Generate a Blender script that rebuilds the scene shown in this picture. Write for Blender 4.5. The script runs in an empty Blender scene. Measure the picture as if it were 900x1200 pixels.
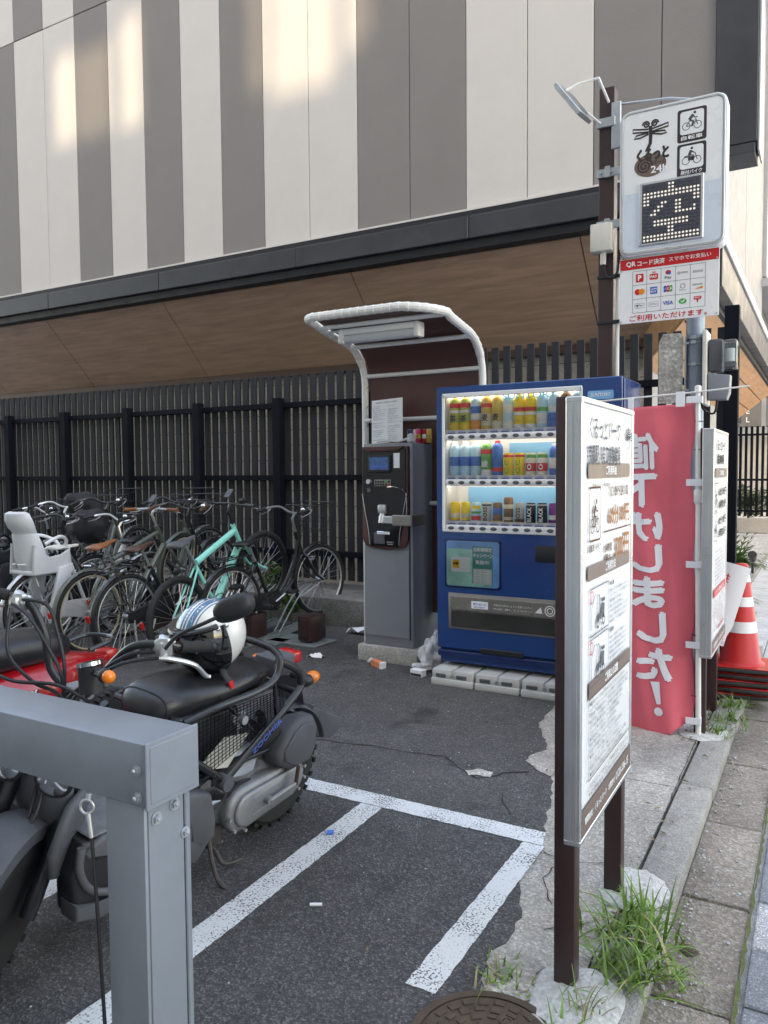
import bpy, bmesh, math, random
from mathutils import Vector, Matrix, noise
R=math.radians; PI=math.pi
random.seed(7)
SC=bpy.context.scene; COL=SC.collection
# ------------------------------------------------------------------ camera
H=1.45
cd=bpy.data.cameras.new('camera'); cam=bpy.data.objects.new('camera',cd); COL.objects.link(cam)
yaw,tilt,roll=R(29.6),R(3.04),R(0.45)
fw=Vector((-math.sin(yaw)*math.cos(tilt),math.cos(yaw)*math.cos(tilt),-math.sin(tilt)))
r0=Vector((math.cos(yaw),math.sin(yaw),0)); u0=r0.cross(fw)
rt=math.cos(roll)*r0-math.sin(roll)*u0; up=math.sin(roll)*r0+math.cos(roll)*u0
M=Matrix((rt,up,-fw)).transposed().to_4x4(); M.translation=(0,0,H)
cam.matrix_world=M
cd.sensor_fit='VERTICAL'; cd.sensor_height=36; cd.lens=36*908/1200
cd.clip_start=0.05; cd.clip_end=600
SC.camera=cam
# ------------------------------------------------------------------ world, sun, exposure
SUN_EL,SUN_AZ=33.0,None
SUN_DIR=Vector((-0.34,1.0,-0.66)).normalized()          # direction the light travels
wd=bpy.data.worlds.new('World'); SC.world=wd; wd.use_nodes=True
nt=wd.node_tree; bg=nt.nodes['Background']
sky=nt.nodes.new('ShaderNodeTexSky'); sky.sky_type='NISHITA'; sky.sun_disc=False
to_sun=-SUN_DIR
sky.sun_elevation=math.asin(to_sun.z); sky.sun_rotation=math.atan2(to_sun.x,to_sun.y)
sky.air_density=1.0; sky.dust_density=2.2; sky.ozone_density=1.0
nt.links.new(sky.outputs[0],bg.inputs[0]); bg.inputs[1].default_value=0.15
sl=bpy.data.lights.new('sun','SUN'); sl.energy=3.0; sl.angle=R(0.95); sl.color=(1,0.95,0.87)
so=bpy.data.objects.new('sun',sl); COL.objects.link(so); so.rotation_euler=SUN_DIR.to_track_quat('-Z','Y').to_euler(); so.location=(0,-5,20)
SC.view_settings.view_transform='Standard'; SC.view_settings.look='None'; SC.view_settings.gamma=1
SC.view_settings.exposure=2.95
SC.view_settings.use_white_balance=True; SC.view_settings.white_balance_temperature=9200; SC.view_settings.white_balance_tint=12
SC.render.engine='CYCLES'; SC.cycles.max_bounces=8; SC.cycles.diffuse_bounces=4; SC.cycles.transparent_max_bounces=12
SC.cycles.sample_clamp_indirect=6

# ------------------------------------------------------------------ materials
MATS={}
def s2l(c):
    return tuple(((x/255)/12.92 if x/255<=.04045 else ((x/255+.055)/1.055)**2.4) for x in c)
def mat(name,col,rough=.5,metal=0,var=.12,nscale=6,bump=0,bscale=60,dirt=0,dirtcol=(.12,.10,.08),emit=0,trans=0,spec=.5,coat=0,alpha=1,stretch=(1,1,1),speck=None,speckscale=200):
    if name in MATS: return MATS[name]
    m=bpy.data.materials.new(name); m.use_nodes=True; n=m.node_tree; N=n.nodes; L=n.links
    b=N['Principled BSDF']; b.inputs['Roughness'].default_value=rough; b.inputs['Metallic'].default_value=metal
    b.inputs['Specular IOR Level'].default_value=spec
    if coat: b.inputs['Coat Weight'].default_value=coat; b.inputs['Coat Roughness'].default_value=.08
    tc=N.new('ShaderNodeTexCoord'); mp=N.new('ShaderNodeMapping'); mp.inputs['Scale'].default_value=stretch
    L.new(tc.outputs['Object'],mp.inputs[0])
    c=N.new('ShaderNodeRGB'); c.outputs[0].default_value=(*col,1); cur=c.outputs[0]
    if var>0:
        nz=N.new('ShaderNodeTexNoise'); nz.inputs['Scale'].default_value=nscale; nz.inputs['Detail'].default_value=6; nz.inputs['Roughness'].default_value=.65
        L.new(mp.outputs[0],nz.inputs['Vector'])
        mr=N.new('ShaderNodeMapRange'); mr.inputs[1].default_value=.3; mr.inputs[2].default_value=.7; mr.inputs[3].default_value=1-var; mr.inputs[4].default_value=1+var
        L.new(nz.outputs['Fac'],mr.inputs[0])
        vm=N.new('ShaderNodeVectorMath'); vm.operation='SCALE'; L.new(cur,vm.inputs[0]); L.new(mr.outputs[0],vm.inputs['Scale']); cur=vm.outputs[0]
        rr=N.new('ShaderNodeMapRange'); rr.inputs[1].default_value=.3; rr.inputs[2].default_value=.7; rr.inputs[3].default_value=max(0,rough-.08); rr.inputs[4].default_value=min(1,rough+.1)
        L.new(nz.outputs['Fac'],rr.inputs[0]); L.new(rr.outputs[0],b.inputs['Roughness'])
    if speck:
        vz=N.new('ShaderNodeTexVoronoi'); vz.inputs['Scale'].default_value=speckscale; L.new(tc.outputs['Object'],vz.inputs['Vector'])
        hs=N.new('ShaderNodeSeparateColor'); L.new(vz.outputs['Color'],hs.inputs[0])
        mr=N.new('ShaderNodeMapRange'); mr.inputs[1].default_value=0; mr.inputs[2].default_value=1; mr.inputs[3].default_value=speck[0]; mr.inputs[4].default_value=speck[1]
        pw=N.new('ShaderNodeMath'); pw.operation='POWER'; pw.inputs[1].default_value=speck[2]; L.new(hs.outputs[0],pw.inputs[0]); L.new(pw.outputs[0],mr.inputs[0])
        vm=N.new('ShaderNodeVectorMath'); vm.operation='SCALE'; L.new(cur,vm.inputs[0]); L.new(mr.outputs[0],vm.inputs['Scale']); cur=vm.outputs[0]
    if dirt>0:
        n2=N.new('ShaderNodeTexNoise'); n2.inputs['Scale'].default_value=2.3; n2.inputs['Detail'].default_value=9; n2.inputs['Roughness'].default_value=.72
        L.new(tc.outputs['Object'],n2.inputs['Vector'])
        mr=N.new('ShaderNodeMapRange'); mr.inputs[1].default_value=.5; mr.inputs[2].default_value=.72; mr.inputs[3].default_value=0; mr.inputs[4].default_value=dirt
        L.new(n2.outputs['Fac'],mr.inputs[0])
        mx=N.new('ShaderNodeMix'); mx.data_type='RGBA'; L.new(mr.outputs[0],mx.inputs[0]); L.new(cur,mx.inputs[6]); mx.inputs[7].default_value=(*dirtcol,1); cur=mx.outputs[2]
    L.new(cur,b.inputs['Base Color'])
    if bump>0:
        n3=N.new('ShaderNodeTexNoise'); n3.inputs['Scale'].default_value=bscale; n3.inputs['Detail'].default_value=5; L.new(mp.outputs[0],n3.inputs['Vector'])
        bp=N.new('ShaderNodeBump'); bp.inputs['Strength'].default_value=min(1,bump); bp.inputs['Distance'].default_value=.004*max(1,bump); L.new(n3.outputs['Fac'],bp.inputs['Height']); L.new(bp.outputs[0],b.inputs['Normal'])
    if emit: L.new(cur,b.inputs['Emission Color']); b.inputs['Emission Strength'].default_value=emit
    if trans: b.inputs['Transmission Weight'].default_value=trans
    if alpha<1: b.inputs['Alpha'].default_value=alpha
    MATS[name]=m; return m
def glassy(name,col=(1,1,1),fac=.12,rough=.03):
    m=bpy.data.materials.new(name); m.use_nodes=True; N=m.node_tree.nodes; L=m.node_tree.links
    for x in list(N):
        if x.type!='OUTPUT_MATERIAL': N.remove(x)
    t=N.new('ShaderNodeBsdfTransparent'); t.inputs[0].default_value=(*col,1)
    g=N.new('ShaderNodeBsdfGlossy'); g.inputs['Roughness'].default_value=rough
    fr=N.new('ShaderNodeFresnel'); fr.inputs[0].default_value=1.45
    ad=N.new('ShaderNodeMath'); ad.operation='MULTIPLY_ADD'; ad.inputs[1].default_value=1-fac; ad.inputs[2].default_value=fac*.3; L.new(fr.outputs[0],ad.inputs[0])
    mx=N.new('ShaderNodeMixShader'); L.new(ad.outputs[0],mx.inputs[0]); L.new(t.outputs[0],mx.inputs[1]); L.new(g.outputs[0],mx.inputs[2])
    o=[x for x in N if x.type=='OUTPUT_MATERIAL'][0]; L.new(mx.outputs[0],o.inputs[0]); MATS[name]=m; return m
def wood(name,col,dark,scale=(1.2,14,14)):
    m=bpy.data.materials.new(name); m.use_nodes=True; N=m.node_tree.nodes; L=m.node_tree.links; b=N['Principled BSDF']; b.inputs['Roughness'].default_value=.55
    tc=N.new('ShaderNodeTexCoord'); mp=N.new('ShaderNodeMapping'); mp.inputs['Scale'].default_value=scale; L.new(tc.outputs['Object'],mp.inputs[0])
    nz=N.new('ShaderNodeTexNoise'); nz.inputs['Scale'].default_value=1.5; nz.inputs['Detail'].default_value=8; nz.inputs['Distortion'].default_value=.6; L.new(mp.outputs[0],nz.inputs[0])
    cr=N.new('ShaderNodeValToRGB'); cr.color_ramp.elements[0].position=.32; cr.color_ramp.elements[0].color=(*dark,1); cr.color_ramp.elements[1].position=.68; cr.color_ramp.elements[1].color=(*col,1)
    L.new(nz.outputs['Fac'],cr.inputs[0]); L.new(cr.outputs[0],b.inputs['Base Color']); MATS[name]=m; return m
def paintline(name):
    m=bpy.data.materials.new(name); m.use_nodes=True; N=m.node_tree.nodes; L=m.node_tree.links; b=N['Principled BSDF']; b.inputs['Roughness'].default_value=.8
    tc=N.new('ShaderNodeTexCoord')
    n1=N.new('ShaderNodeTexNoise'); n1.inputs['Scale'].default_value=130; n1.inputs['Detail'].default_value=3; L.new(tc.outputs['Object'],n1.inputs[0])
    n2=N.new('ShaderNodeTexNoise'); n2.inputs['Scale'].default_value=7; n2.inputs['Detail'].default_value=6; L.new(tc.outputs['Object'],n2.inputs[0])
    ad=N.new('ShaderNodeMath'); ad.operation='MULTIPLY_ADD'; ad.inputs[1].default_value=.42; L.new(n2.outputs['Fac'],ad.inputs[0]); L.new(n1.outputs['Fac'],ad.inputs[2])
    cr=N.new('ShaderNodeValToRGB'); cr.color_ramp.elements[0].position=.56; cr.color_ramp.elements[0].color=(.085,.085,.09,1); cr.color_ramp.elements[1].position=.66; cr.color_ramp.elements[1].color=(.66,.68,.69,1)
    L.new(ad.outputs[0],cr.inputs[0]); L.new(cr.outputs[0],b.inputs['Base Color'])
    bp=N.new('ShaderNodeBump'); bp.inputs['Strength'].default_value=.5; bp.inputs['Distance'].default_value=.003; L.new(n1.outputs['Fac'],bp.inputs['Height']); L.new(bp.outputs[0],b.inputs['Normal'])
    MATS[name]=m; return m
def groundmat(name,base,light,agg=170,big=.35,bumpd=.004,stain=(.5,.5,.5),rough=.85,aggamt=.5,oil=0):
    """bitumen or concrete: large blotches, aggregate, cracks"""
    m=bpy.data.materials.new(name); m.use_nodes=True; N=m.node_tree.nodes; L=m.node_tree.links; b=N['Principled BSDF']; b.inputs['Roughness'].default_value=rough
    b.inputs['Specular IOR Level'].default_value=.35
    tc=N.new('ShaderNodeTexCoord')
    def nz(s,d=6,r=.6):
        n=N.new('ShaderNodeTexNoise'); n.inputs['Scale'].default_value=s; n.inputs['Detail'].default_value=d; n.inputs['Roughness'].default_value=r; L.new(tc.outputs['Object'],n.inputs[0]); return n.outputs['Fac']
    def mr(x,a,b_,c,d):
        n=N.new('ShaderNodeMapRange'); L.new(x,n.inputs[0]); n.inputs[1].default_value=a; n.inputs[2].default_value=b_; n.inputs[3].default_value=c; n.inputs[4].default_value=d; return n.outputs[0]
    def mul(a,b_):
        n=N.new('ShaderNodeMath'); n.operation='MULTIPLY'; L.new(a,n.inputs[0]); L.new(b_,n.inputs[1]); return n.outputs[0]
    v=N.new('ShaderNodeTexVoronoi'); v.inputs['Scale'].default_value=agg; L.new(tc.outputs['Object'],v.inputs['Vector'])
    sp=N.new('ShaderNodeSeparateColor'); L.new(v.outputs['Color'],sp.inputs[0])
    pw=N.new('ShaderNodeMath'); pw.operation='POWER'; pw.inputs[1].default_value=3.5; L.new(sp.outputs[0],pw.inputs[0])
    f=mul(mr(nz(1.1,8,.65),.3,.7,1-big,1+big),mr(nz(9,6),.3,.7,.85,1.15))
    f=mul(f,mr(nz(agg*.6,3),.25,.75,.72,1.28))
    c=N.new('ShaderNodeMix'); c.data_type='RGBA'; c.inputs[6].default_value=(*base,1); c.inputs[7].default_value=(*light,1)
    am=N.new('ShaderNodeMath'); am.operation='MULTIPLY'; am.inputs[1].default_value=aggamt; L.new(pw.outputs[0],am.inputs[0]); L.new(am.outputs[0],c.inputs[0])
    vm=N.new('ShaderNodeVectorMath'); vm.operation='SCALE'; L.new(c.outputs[2],vm.inputs[0]); L.new(f,vm.inputs['Scale'])
    # brownish stain patches
    st=N.new('ShaderNodeMix'); st.data_type='RGBA'; L.new(mr(nz(.8,9,.7),.52,.75,0,.65),st.inputs[0]); L.new(vm.outputs[0],st.inputs[6]); st.inputs[7].default_value=(*stain,1)
    cur=st.outputs[2]
    if oil:
        vm2=N.new('ShaderNodeVectorMath'); vm2.operation='SCALE'; L.new(cur,vm2.inputs[0]); L.new(mr(nz(2.1,5,.55),.60,.70,1,1-oil),vm2.inputs['Scale']); cur=vm2.outputs[0]
    L.new(cur,b.inputs['Base Color'])
    bp=N.new('ShaderNodeBump'); bp.inputs['Strength'].default_value=.8; bp.inputs['Distance'].default_value=bumpd
    h=N.new('ShaderNodeMath'); h.operation='ADD'; L.new(v.outputs['Distance'],h.inputs[0]); L.new(nz(agg*.35,4),h.inputs[1])
    L.new(h.outputs[0],bp.inputs['Height']); L.new(bp.outputs[0],b.inputs['Normal'])
    MATS[name]=m; return m

groundmat('asphalt',(.060,.059,.061),(.27,.27,.27),agg=165,stain=(.10,.095,.085),big=.25,aggamt=.5,oil=.5)
groundmat('strip_concrete',(.33,.31,.28),(.6,.58,.54),agg=120,stain=(.15,.14,.13),big=.45,aggamt=.7)
groundmat('kerb_stone',(.30,.29,.27),(.46,.45,.43),agg=150,stain=(.15,.14,.13),big=.25)
groundmat('gutter_concrete',(.24,.205,.17),(.42,.40,.37),agg=110,stain=(.09,.082,.075),big=.35,aggamt=.7)
groundmat('pale_slab',(.52,.53,.54),(.75,.75,.75),agg=130,stain=(.4,.4,.4),big=.12)
groundmat('granite_light',(.30,.31,.32),(.85,.85,.85),agg=260,stain=(.3,.3,.3),big=.1,aggamt=.9,bumpd=.001)
groundmat('granite_grey',(.17,.185,.205),(.4,.42,.45),agg=260,stain=(.17,.18,.2),big=.1,aggamt=.8,bumpd=.001)
groundmat('gravel',(.38,.38,.37),(.85,.85,.83),agg=55,stain=(.3,.3,.28),big=.15,bumpd=.02,aggamt=.9)
groundmat('cement_white',(.50,.50,.48),(.72,.72,.70),agg=90,stain=(.28,.26,.23),big=.3,aggamt=.3)
groundmat('plinth_concrete',(.42,.41,.39),(.6,.59,.56),agg=120,stain=(.25,.24,.22),big=.2)
groundmat('fence_wall',(.31,.29,.26),(.4,.38,.35),agg=90,stain=(.24,.23,.21),big=.2)
groundmat('dark_curb',(.17,.165,.155),(.3,.29,.28),agg=90,stain=(.09,.088,.08),big=.3)
groundmat('lichen_board',(.33,.33,.31),(.6,.6,.56),agg=60,stain=(.09,.09,.08),big=.5,aggamt=.7)
paintline('line_paint')
mat('panel_white',(.64,.60,.57),.62,var=.03,nscale=2.5,bump=.3,bscale=40)
mat('panel_grey',(.225,.205,.197),.62,var=.05,nscale=2.5,bump=.3,bscale=40)
mat('fascia_dark',(.035,.038,.046),.42,var=.2,nscale=3,spec=.5,dirt=.3,dirtcol=(.07,.068,.065))
mat('fascia_black',(.008,.009,.014),.6,var=.1)
mat('white_trim',(.42,.43,.44),.4,var=.03)
mat('side_panel',(.165,.172,.185),.5,var=.03)
mat('fence_slat',(.030,.032,.038),.7,spec=.25,var=.15,nscale=4,dirt=.2,dirtcol=(.07,.07,.068))
mat('fence_black',(.004,.006,.011),.75,spec=.15,var=.15)
wood('wood_soffit',(.46,.295,.21),(.33,.21,.15))
wood('wood_side',(.56,.31,.16),(.44,.23,.115),(14,1.2,14))
mat('maroon',(.045,.019,.020),.42,var=.1,dirt=.12,dirtcol=(.09,.07,.065))
mat('maroon_sheet',(.10,.037,.032),.4,var=.06)
mat('grey_machine',(.235,.25,.285),.42,metal=.1,var=.04,dirt=.12,dirtcol=(.16,.16,.16))
mat('steel_paint',(.225,.252,.285),.38,metal=.2,var=.07,nscale=3,dirt=.35,dirtcol=(.12,.13,.14))
mat('galv',(.42,.45,.48),.38,metal=.7,var=.12,nscale=12)
mat('pole_steel',(.25,.30,.36),.45,metal=.4,var=.15,nscale=5,dirt=.25,dirtcol=(.18,.19,.2))
mat('stand_metal',(.065,.058,.055),.6,metal=.3,var=.3,nscale=30)
mat('chrome',(.75,.76,.78),.12,metal=1,var=.05)
mat('alu',(.58,.59,.60),.32,metal=.85,var=.06)
mat('rust',(.060,.034,.024),.8,var=.3,nscale=30)
mat('black_plastic',(.014,.015,.018),.45,var=.15)
mat('dull_plastic',(.080,.086,.098),.6,var=.2,nscale=8,dirt=.35,dirtcol=(.09,.085,.08))
mat('seat_leather',(.016,.017,.020),.33,var=.15,nscale=20,bump=.15,bscale=300)
mat('rubber',(.016,.016,.017),.75,var=.2)
mat('engine_metal',(.27,.28,.30),.5,metal=.55,var=.2,nscale=10,dirt=.4,dirtcol=(.06,.055,.05))
mat('blue_vending',(.003,.050,.20),.22,var=.03,nscale=2,coat=.4)
mat('blue_dark',(.003,.02,.10),.35,var=.05)
mat('cabinet_white',(.74,.76,.78),.4,var=.03)
mat('sky_blue',(.16,.46,.75),.4,var=.05)
mat('button_grey',(.09,.095,.10),.3,var=.1)
mat('sign_white',(.78,.79,.80),.25,var=.025,nscale=3,spec=.5)
mat('sign_brown',(.16,.105,.085),.4,var=.06)
mat('print_dark',(.06,.05,.05),.85,var=0,spec=.15)
mat('print_grey',(.12,.13,.15),.85,var=0,spec=.15)
mat('print_brown',(.16,.085,.055),.85,var=0,spec=.15)
mat('print_red',(.62,.035,.04),.85,var=0,spec=.15)
mat('print_white',(.85,.85,.86),.85,var=0,spec=.15)
mat('print_price_reflection',(.42,.20,.09),.85,var=0,spec=.15)  # brown price print with an orange reflection painted into its colour
mat('print_blue',(.03,.1,.45),.85,var=0,spec=.15)
mat('print_green',(.04,.4,.1),.85,var=0,spec=.15)
mat('print_orange',(.8,.25,.03),.85,var=0,spec=.15)
mat('print_yellow',(.8,.5,.02),.85,var=0,spec=.15)
mat('led_panel',(.06,.06,.075),.3,var=.1)
mat('led_off',(.05,.06,.09),.4,var=0)
mat('led_on',(.8,.78,.75),.4,var=0,emit=.06)
mat('sign_case',(.72,.76,.80),.3,var=.03,spec=.5)
mat('cream_plastic',(.62,.60,.54),.45,var=.08)
mat('banner_red',(.74,.13,.175),.75,var=.06,nscale=5,bump=.5,bscale=18)
mat('banner_white',(.80,.80,.86),.75,var=.03)
mat('pvc_white',(.78,.78,.76),.4,var=.06,nscale=4,dirt=.15,dirtcol=(.5,.48,.44))
mat('wrap_white',(.74,.73,.70),.38,var=.05,nscale=5,dirt=.2,dirtcol=(.5,.48,.44))
mat('paper',(.82,.83,.86),.7,var=.03)
mat('tube_lamp',(.55,.57,.6),.3,var=.05)
mat('screen',(.05,.13,.32),.15,var=.5,nscale=40)
mat('gloss_black',(.006,.006,.008),.16,var=.05,spec=.5)
mat('maroon_dots',(.10,.035,.03),.35,var=.1)
mat('bronze_metal',(.30,.28,.26),.35,metal=.6,var=.08)
mat('block_plastic',(.52,.53,.52),.5,var=.08,dirt=.3,dirtcol=(.2,.19,.17))
mat('cone_red',(.56,.014,.012),.4,var=.08,dirt=.15,dirtcol=(.3,.05,.04))
mat('cone_base',(.03,.03,.032),.7,var=.2,dirt=.3,dirtcol=(.1,.1,.1))
mat('red_paint',(.42,.008,.014),.18,var=.04,coat=.8)
mat('red_lens',(.55,.012,.012),.15,var=.1,spec=.8)
mat('orange_lens',(.85,.20,.01),.18,var=.1,spec=.8)
mat('mint',(.24,.78,.69),.3,var=.05,coat=.5)
mat('bike_black',(.012,.014,.017),.3,var=.1,coat=.3)
mat('bike_grey',(.20,.22,.21),.35,metal=.4,var=.08)
mat('bike_green',(.12,.14,.12),.35,metal=.3,var=.08)
mat('bike_white',(.70,.71,.72),.3,var=.05,coat=.3)
mat('seat_grey',(.60,.62,.65),.45,var=.05)
mat('leather_brown',(.25,.085,.03),.42,var=.15)
mat('leather_dark',(.07,.03,.02),.5,var=.15)
mat('saddle_white',(.68,.66,.60),.45,var=.08,dirt=.3,dirtcol=(.4,.36,.3))
mat('tan_wall',(.48,.40,.25),.7,var=.08)
mat('spoke',(.55,.56,.58),.3,metal=.8,var=0)
mat('rack_steel',(.27,.31,.32),.45,metal=.4,var=.15,dirt=.2,dirtcol=(.15,.15,.15))
mat('helmet_white',(.74,.73,.69),.22,var=.04,coat=.6,dirt=.12,dirtcol=(.5,.47,.42))
mat('helmet_blue',(.05,.18,.32),.22,var=.35,nscale=12,coat=.6)
mat('visor',(.012,.014,.018),.06,var=.05,spec=.8)
mat('manhole_iron',(.105,.075,.055),.65,metal=.4,var=.25,nscale=12)
mat('grass',(.13,.24,.04),.55,var=.35,nscale=9)
mat('grass_dry',(.32,.27,.13),.6,var=.3)
mat('leaf',(.06,.13,.025),.5,var=.4,nscale=6)
mat('leaf_far',(.05,.10,.03),.6,var=.4,nscale=4)
mat('bark',(.08,.06,.045),.9,var=.3)
mat('cloth_black',(.02,.021,.026),.85,var=.2,bump=.3,bscale=40)
mat('blue_bit',(.03,.2,.7),.4,var=0)
mat('green_poster',(.36,.70,.60),.4,var=.35,nscale=5)
mat('teal_poster',(.03,.30,.26),.4,var=.1)
mat('poster_blue',(.18,.48,.85),.35,var=.3,nscale=3)
mat('wall_far',(.50,.50,.49),.7,var=.08)
mat('dark_banner',(.12,.12,.12),.7,var=.1)
mat('far_wall_plain',(.35,.34,.32),.8,var=.1)
mat('glass_blue',(.10,.17,.27),.08,var=.2,nscale=1,spec=.8)
mat('brick_far',(.35,.16,.11),.8,var=.2)
mat('bin_bag',(.62,.62,.64),.3,var=.12,nscale=14)
mat('carton_orange',(.75,.25,.12),.5,var=.25,nscale=30)
mat('text_blue',(.06,.14,.5),.4,var=0)
mat('blocker_wall',(.30,.29,.27),.8,var=.1)
glassy('clear_glass',(1,1,1),.10)
glassy('sun_filter',(.40,.40,.385),.02)  # dims the sun passing through the openings of the added blocker
glassy('meter_glass',(.75,.8,.82),.35)
glassy('visor_clear',(.035,.04,.045),.35)
glassy('plate_clear',(.5,.52,.55),.2,.3)

# ------------------------------------------------------------------ mesh helpers
def V(*a): return Vector(a)
class MB:
    def __init__(s): s.bm=bmesh.new()
    def box(s,lo,hi,bev=0,M=None,seg=1):
        r=bmesh.ops.create_cube(s.bm,size=1); vs=r['verts']
        lo=Vector(lo); hi=Vector(hi); c=(lo+hi)/2; d=hi-lo
        for v in vs: v.co=Vector((v.co.x*d.x,v.co.y*d.y,v.co.z*d.z))+c
        if bev>0:
            es=list({e for v in vs for e in v.link_edges})
            rr=bmesh.ops.bevel(s.bm,geom=es,offset=bev,segments=seg,affect='EDGES',profile=.5)
            vs=list({v for f in rr['faces'] for v in f.verts}|{v for v in vs if v.is_valid})
        if M is not None:
            for v in vs: v.co=M@v.co
        return s
    def tube(s,pts,r=.01,seg=8,closed=False,caps=True,flat=None):
        pts=[Vector(p) for p in pts]; n=len(pts); rs=r if isinstance(r,(list,tuple)) else [r]*n
        rings=[]; pn=None
        for i in range(n):
            if closed: t=(pts[(i+1)%n]-pts[i-1])
            else: t=(pts[min(i+1,n-1)]-pts[max(i-1,0)])
            if t.length<1e-9: t=V(0,0,1)
            t.normalize()
            if pn is None:
                a=V(0,0,1) if abs(t.z)<.9 else V(1,0,0); pn=(a-t*a.dot(t)).normalized()
            else:
                pn=(pn-t*pn.dot(t)); pn=pn.normalized() if pn.length>1e-6 else V(1,0,0)
            b=t.cross(pn); fl=flat or 1
            rings.append([s.bm.verts.new(pts[i]+(pn*math.cos(k*2*PI/seg)*rs[i]+b*math.sin(k*2*PI/seg)*rs[i]*fl)) for k in range(seg)])
        for i in range(n if closed else n-1):
            A=rings[i];B=rings[(i+1)%n]
            for k in range(seg): s.bm.faces.new((A[k],A[(k+1)%seg],B[(k+1)%seg],B[k]))
        if caps and not closed:
            s.bm.faces.new(rings[0][::-1]); s.bm.faces.new(rings[-1])
        return s
    def cyl(s,a,b,r,r2=None,seg=16): return s.tube([a,b],[r,r if r2 is None else r2],seg)
    def prism(s,pts,o,u,v,depth,bev=0):
        """2-D outline pts on frame o,u,v extruded by depth along u x v (centred at o)"""
        o=Vector(o);u=Vector(u).normalized();v=Vector(v).normalized();n=u.cross(v)
        A=[s.bm.verts.new(o+u*x+v*y-n*depth/2) for x,y in pts]; B=[s.bm.verts.new(o+u*x+v*y+n*depth/2) for x,y in pts]
        k=len(pts); fs=[s.bm.faces.new(A[::-1]),s.bm.faces.new(B)]
        for i in range(k): fs.append(s.bm.faces.new((A[i],A[(i+1)%k],B[(i+1)%k],B[i])))
        if bev>0:
            es=list(set(fs[0].edges)|set(fs[1].edges))
            bmesh.ops.bevel(s.bm,geom=es,offset=bev,segments=2,affect='EDGES',profile=.5)
        return s
    def lathe(s,prof,o,axis=(0,0,1),seg=24,caps=True):
        o=Vector(o); ax=Vector(axis).normalized(); a=V(1,0,0) if abs(ax.x)<.9 else V(0,1,0); u=(a-ax*a.dot(ax)).normalized(); w=ax.cross(u)
        rings=[[s.bm.verts.new(o+ax*z+(u*math.cos(k*2*PI/seg)+w*math.sin(k*2*PI/seg))*r) for k in range(seg)] for r,z in prof]
        for i in range(len(rings)-1):
            for k in range(seg): s.bm.faces.new((rings[i][k],rings[i][(k+1)%seg],rings[i+1][(k+1)%seg],rings[i+1][k]))
        if caps: s.bm.faces.new(rings[0][::-1]); s.bm.faces.new(rings[-1])
        return s
    def torus(s,o,axis,Rr,r,seg=40,sg=8,arc=None,flat=None):
        o=Vector(o); ax=Vector(axis).normalized(); a=V(1,0,0) if abs(ax.x)<.9 else V(0,1,0); u=(a-ax*a.dot(ax)).normalized(); w=ax.cross(u)
        a0,a1=arc or (0,2*PI); n=seg
        pts=[o+(u*math.cos(a0+(a1-a0)*k/n)+w*math.sin(a0+(a1-a0)*k/n))*Rr for k in range(n if arc is None else n+1)]
        return s.tube(pts,r,sg,closed=arc is None,flat=flat)
    def loft(s,rings,caps=True):
        RR=[[s.bm.verts.new(p) for p in ring] for ring in rings]; k=len(RR[0])
        for i in range(len(RR)-1):
            for j in range(k): s.bm.faces.new((RR[i][j],RR[i][(j+1)%k],RR[i+1][(j+1)%k],RR[i+1][j]))
        if caps: s.bm.faces.new(RR[0][::-1]); s.bm.faces.new(RR[-1])
        return s
    def ball(s,o,rad,sub=2,jit=0,seed=0,M=None):
        r=bmesh.ops.create_icosphere(s.bm,subdivisions=sub,radius=1); o=Vector(o); rad=Vector(rad) if not isinstance(rad,(int,float)) else V(rad,rad,rad)
        for v in r['verts']:
            d=v.co.copy(); k=1+jit*(noise.noise(d*1.7+V(seed,0,0))*1.6)
            c=V(d.x*rad.x*k,d.y*rad.y*k,d.z*rad.z*k); v.co=(M@c if M is not None else c)+o
        return s
    def quad(s,a,b,c,d): s.bm.faces.new([s.bm.verts.new(Vector(p)) for p in (a,b,c,d)]); return s
    def poly(s,pts): s.bm.faces.new([s.bm.verts.new(Vector(p)) for p in pts]); return s
    def mesh(s,me,M):
        n0=len(s.bm.verts); s.bm.from_mesh(me); s.bm.verts.ensure_lookup_table()
        for v in s.bm.verts[n0:]: v.co=M@v.co
        return s
    def obj(s,name,m=None,parent=None,smooth=True,ang=35,recalc=True,sub=0):
        if recalc: bmesh.ops.recalc_face_normals(s.bm,faces=s.bm.faces)
        me=bpy.data.meshes.new(name); s.bm.to_mesh(me); s.bm.free()
        return link(name,me,m,parent,smooth,ang,sub)
def link(name,me,m=None,parent=None,smooth=True,ang=35,sub=0):
    if m: 
        me.materials.clear(); me.materials.append(MATS[m] if isinstance(m,str) else m)
    if smooth and me.polygons:
        me.polygons.foreach_set('use_smooth',[True]*len(me.polygons)); me.set_sharp_from_angle(angle=R(ang))
    o=bpy.data.objects.new(name,me); COL.objects.link(o); 
    if parent: o.parent=parent
    if sub:
        md=o.modifiers.new('subdivision','SUBSURF'); md.levels=sub; md.render_levels=sub
    return o
def thing(name,label,cat,loc=(0,0,0),rot=(0,0,0),group=None):
    o=bpy.data.objects.new(name,None); COL.objects.link(o); o.empty_display_size=.1; o.location=loc; o.rotation_euler=rot
    return tag(o,label,cat,group)
def tag(o,label,cat,group=None):
    o['label']=label; o['category']=cat
    if group: o['group']=group
    return o
def struct(o): o['kind']='structure'; return o
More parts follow.
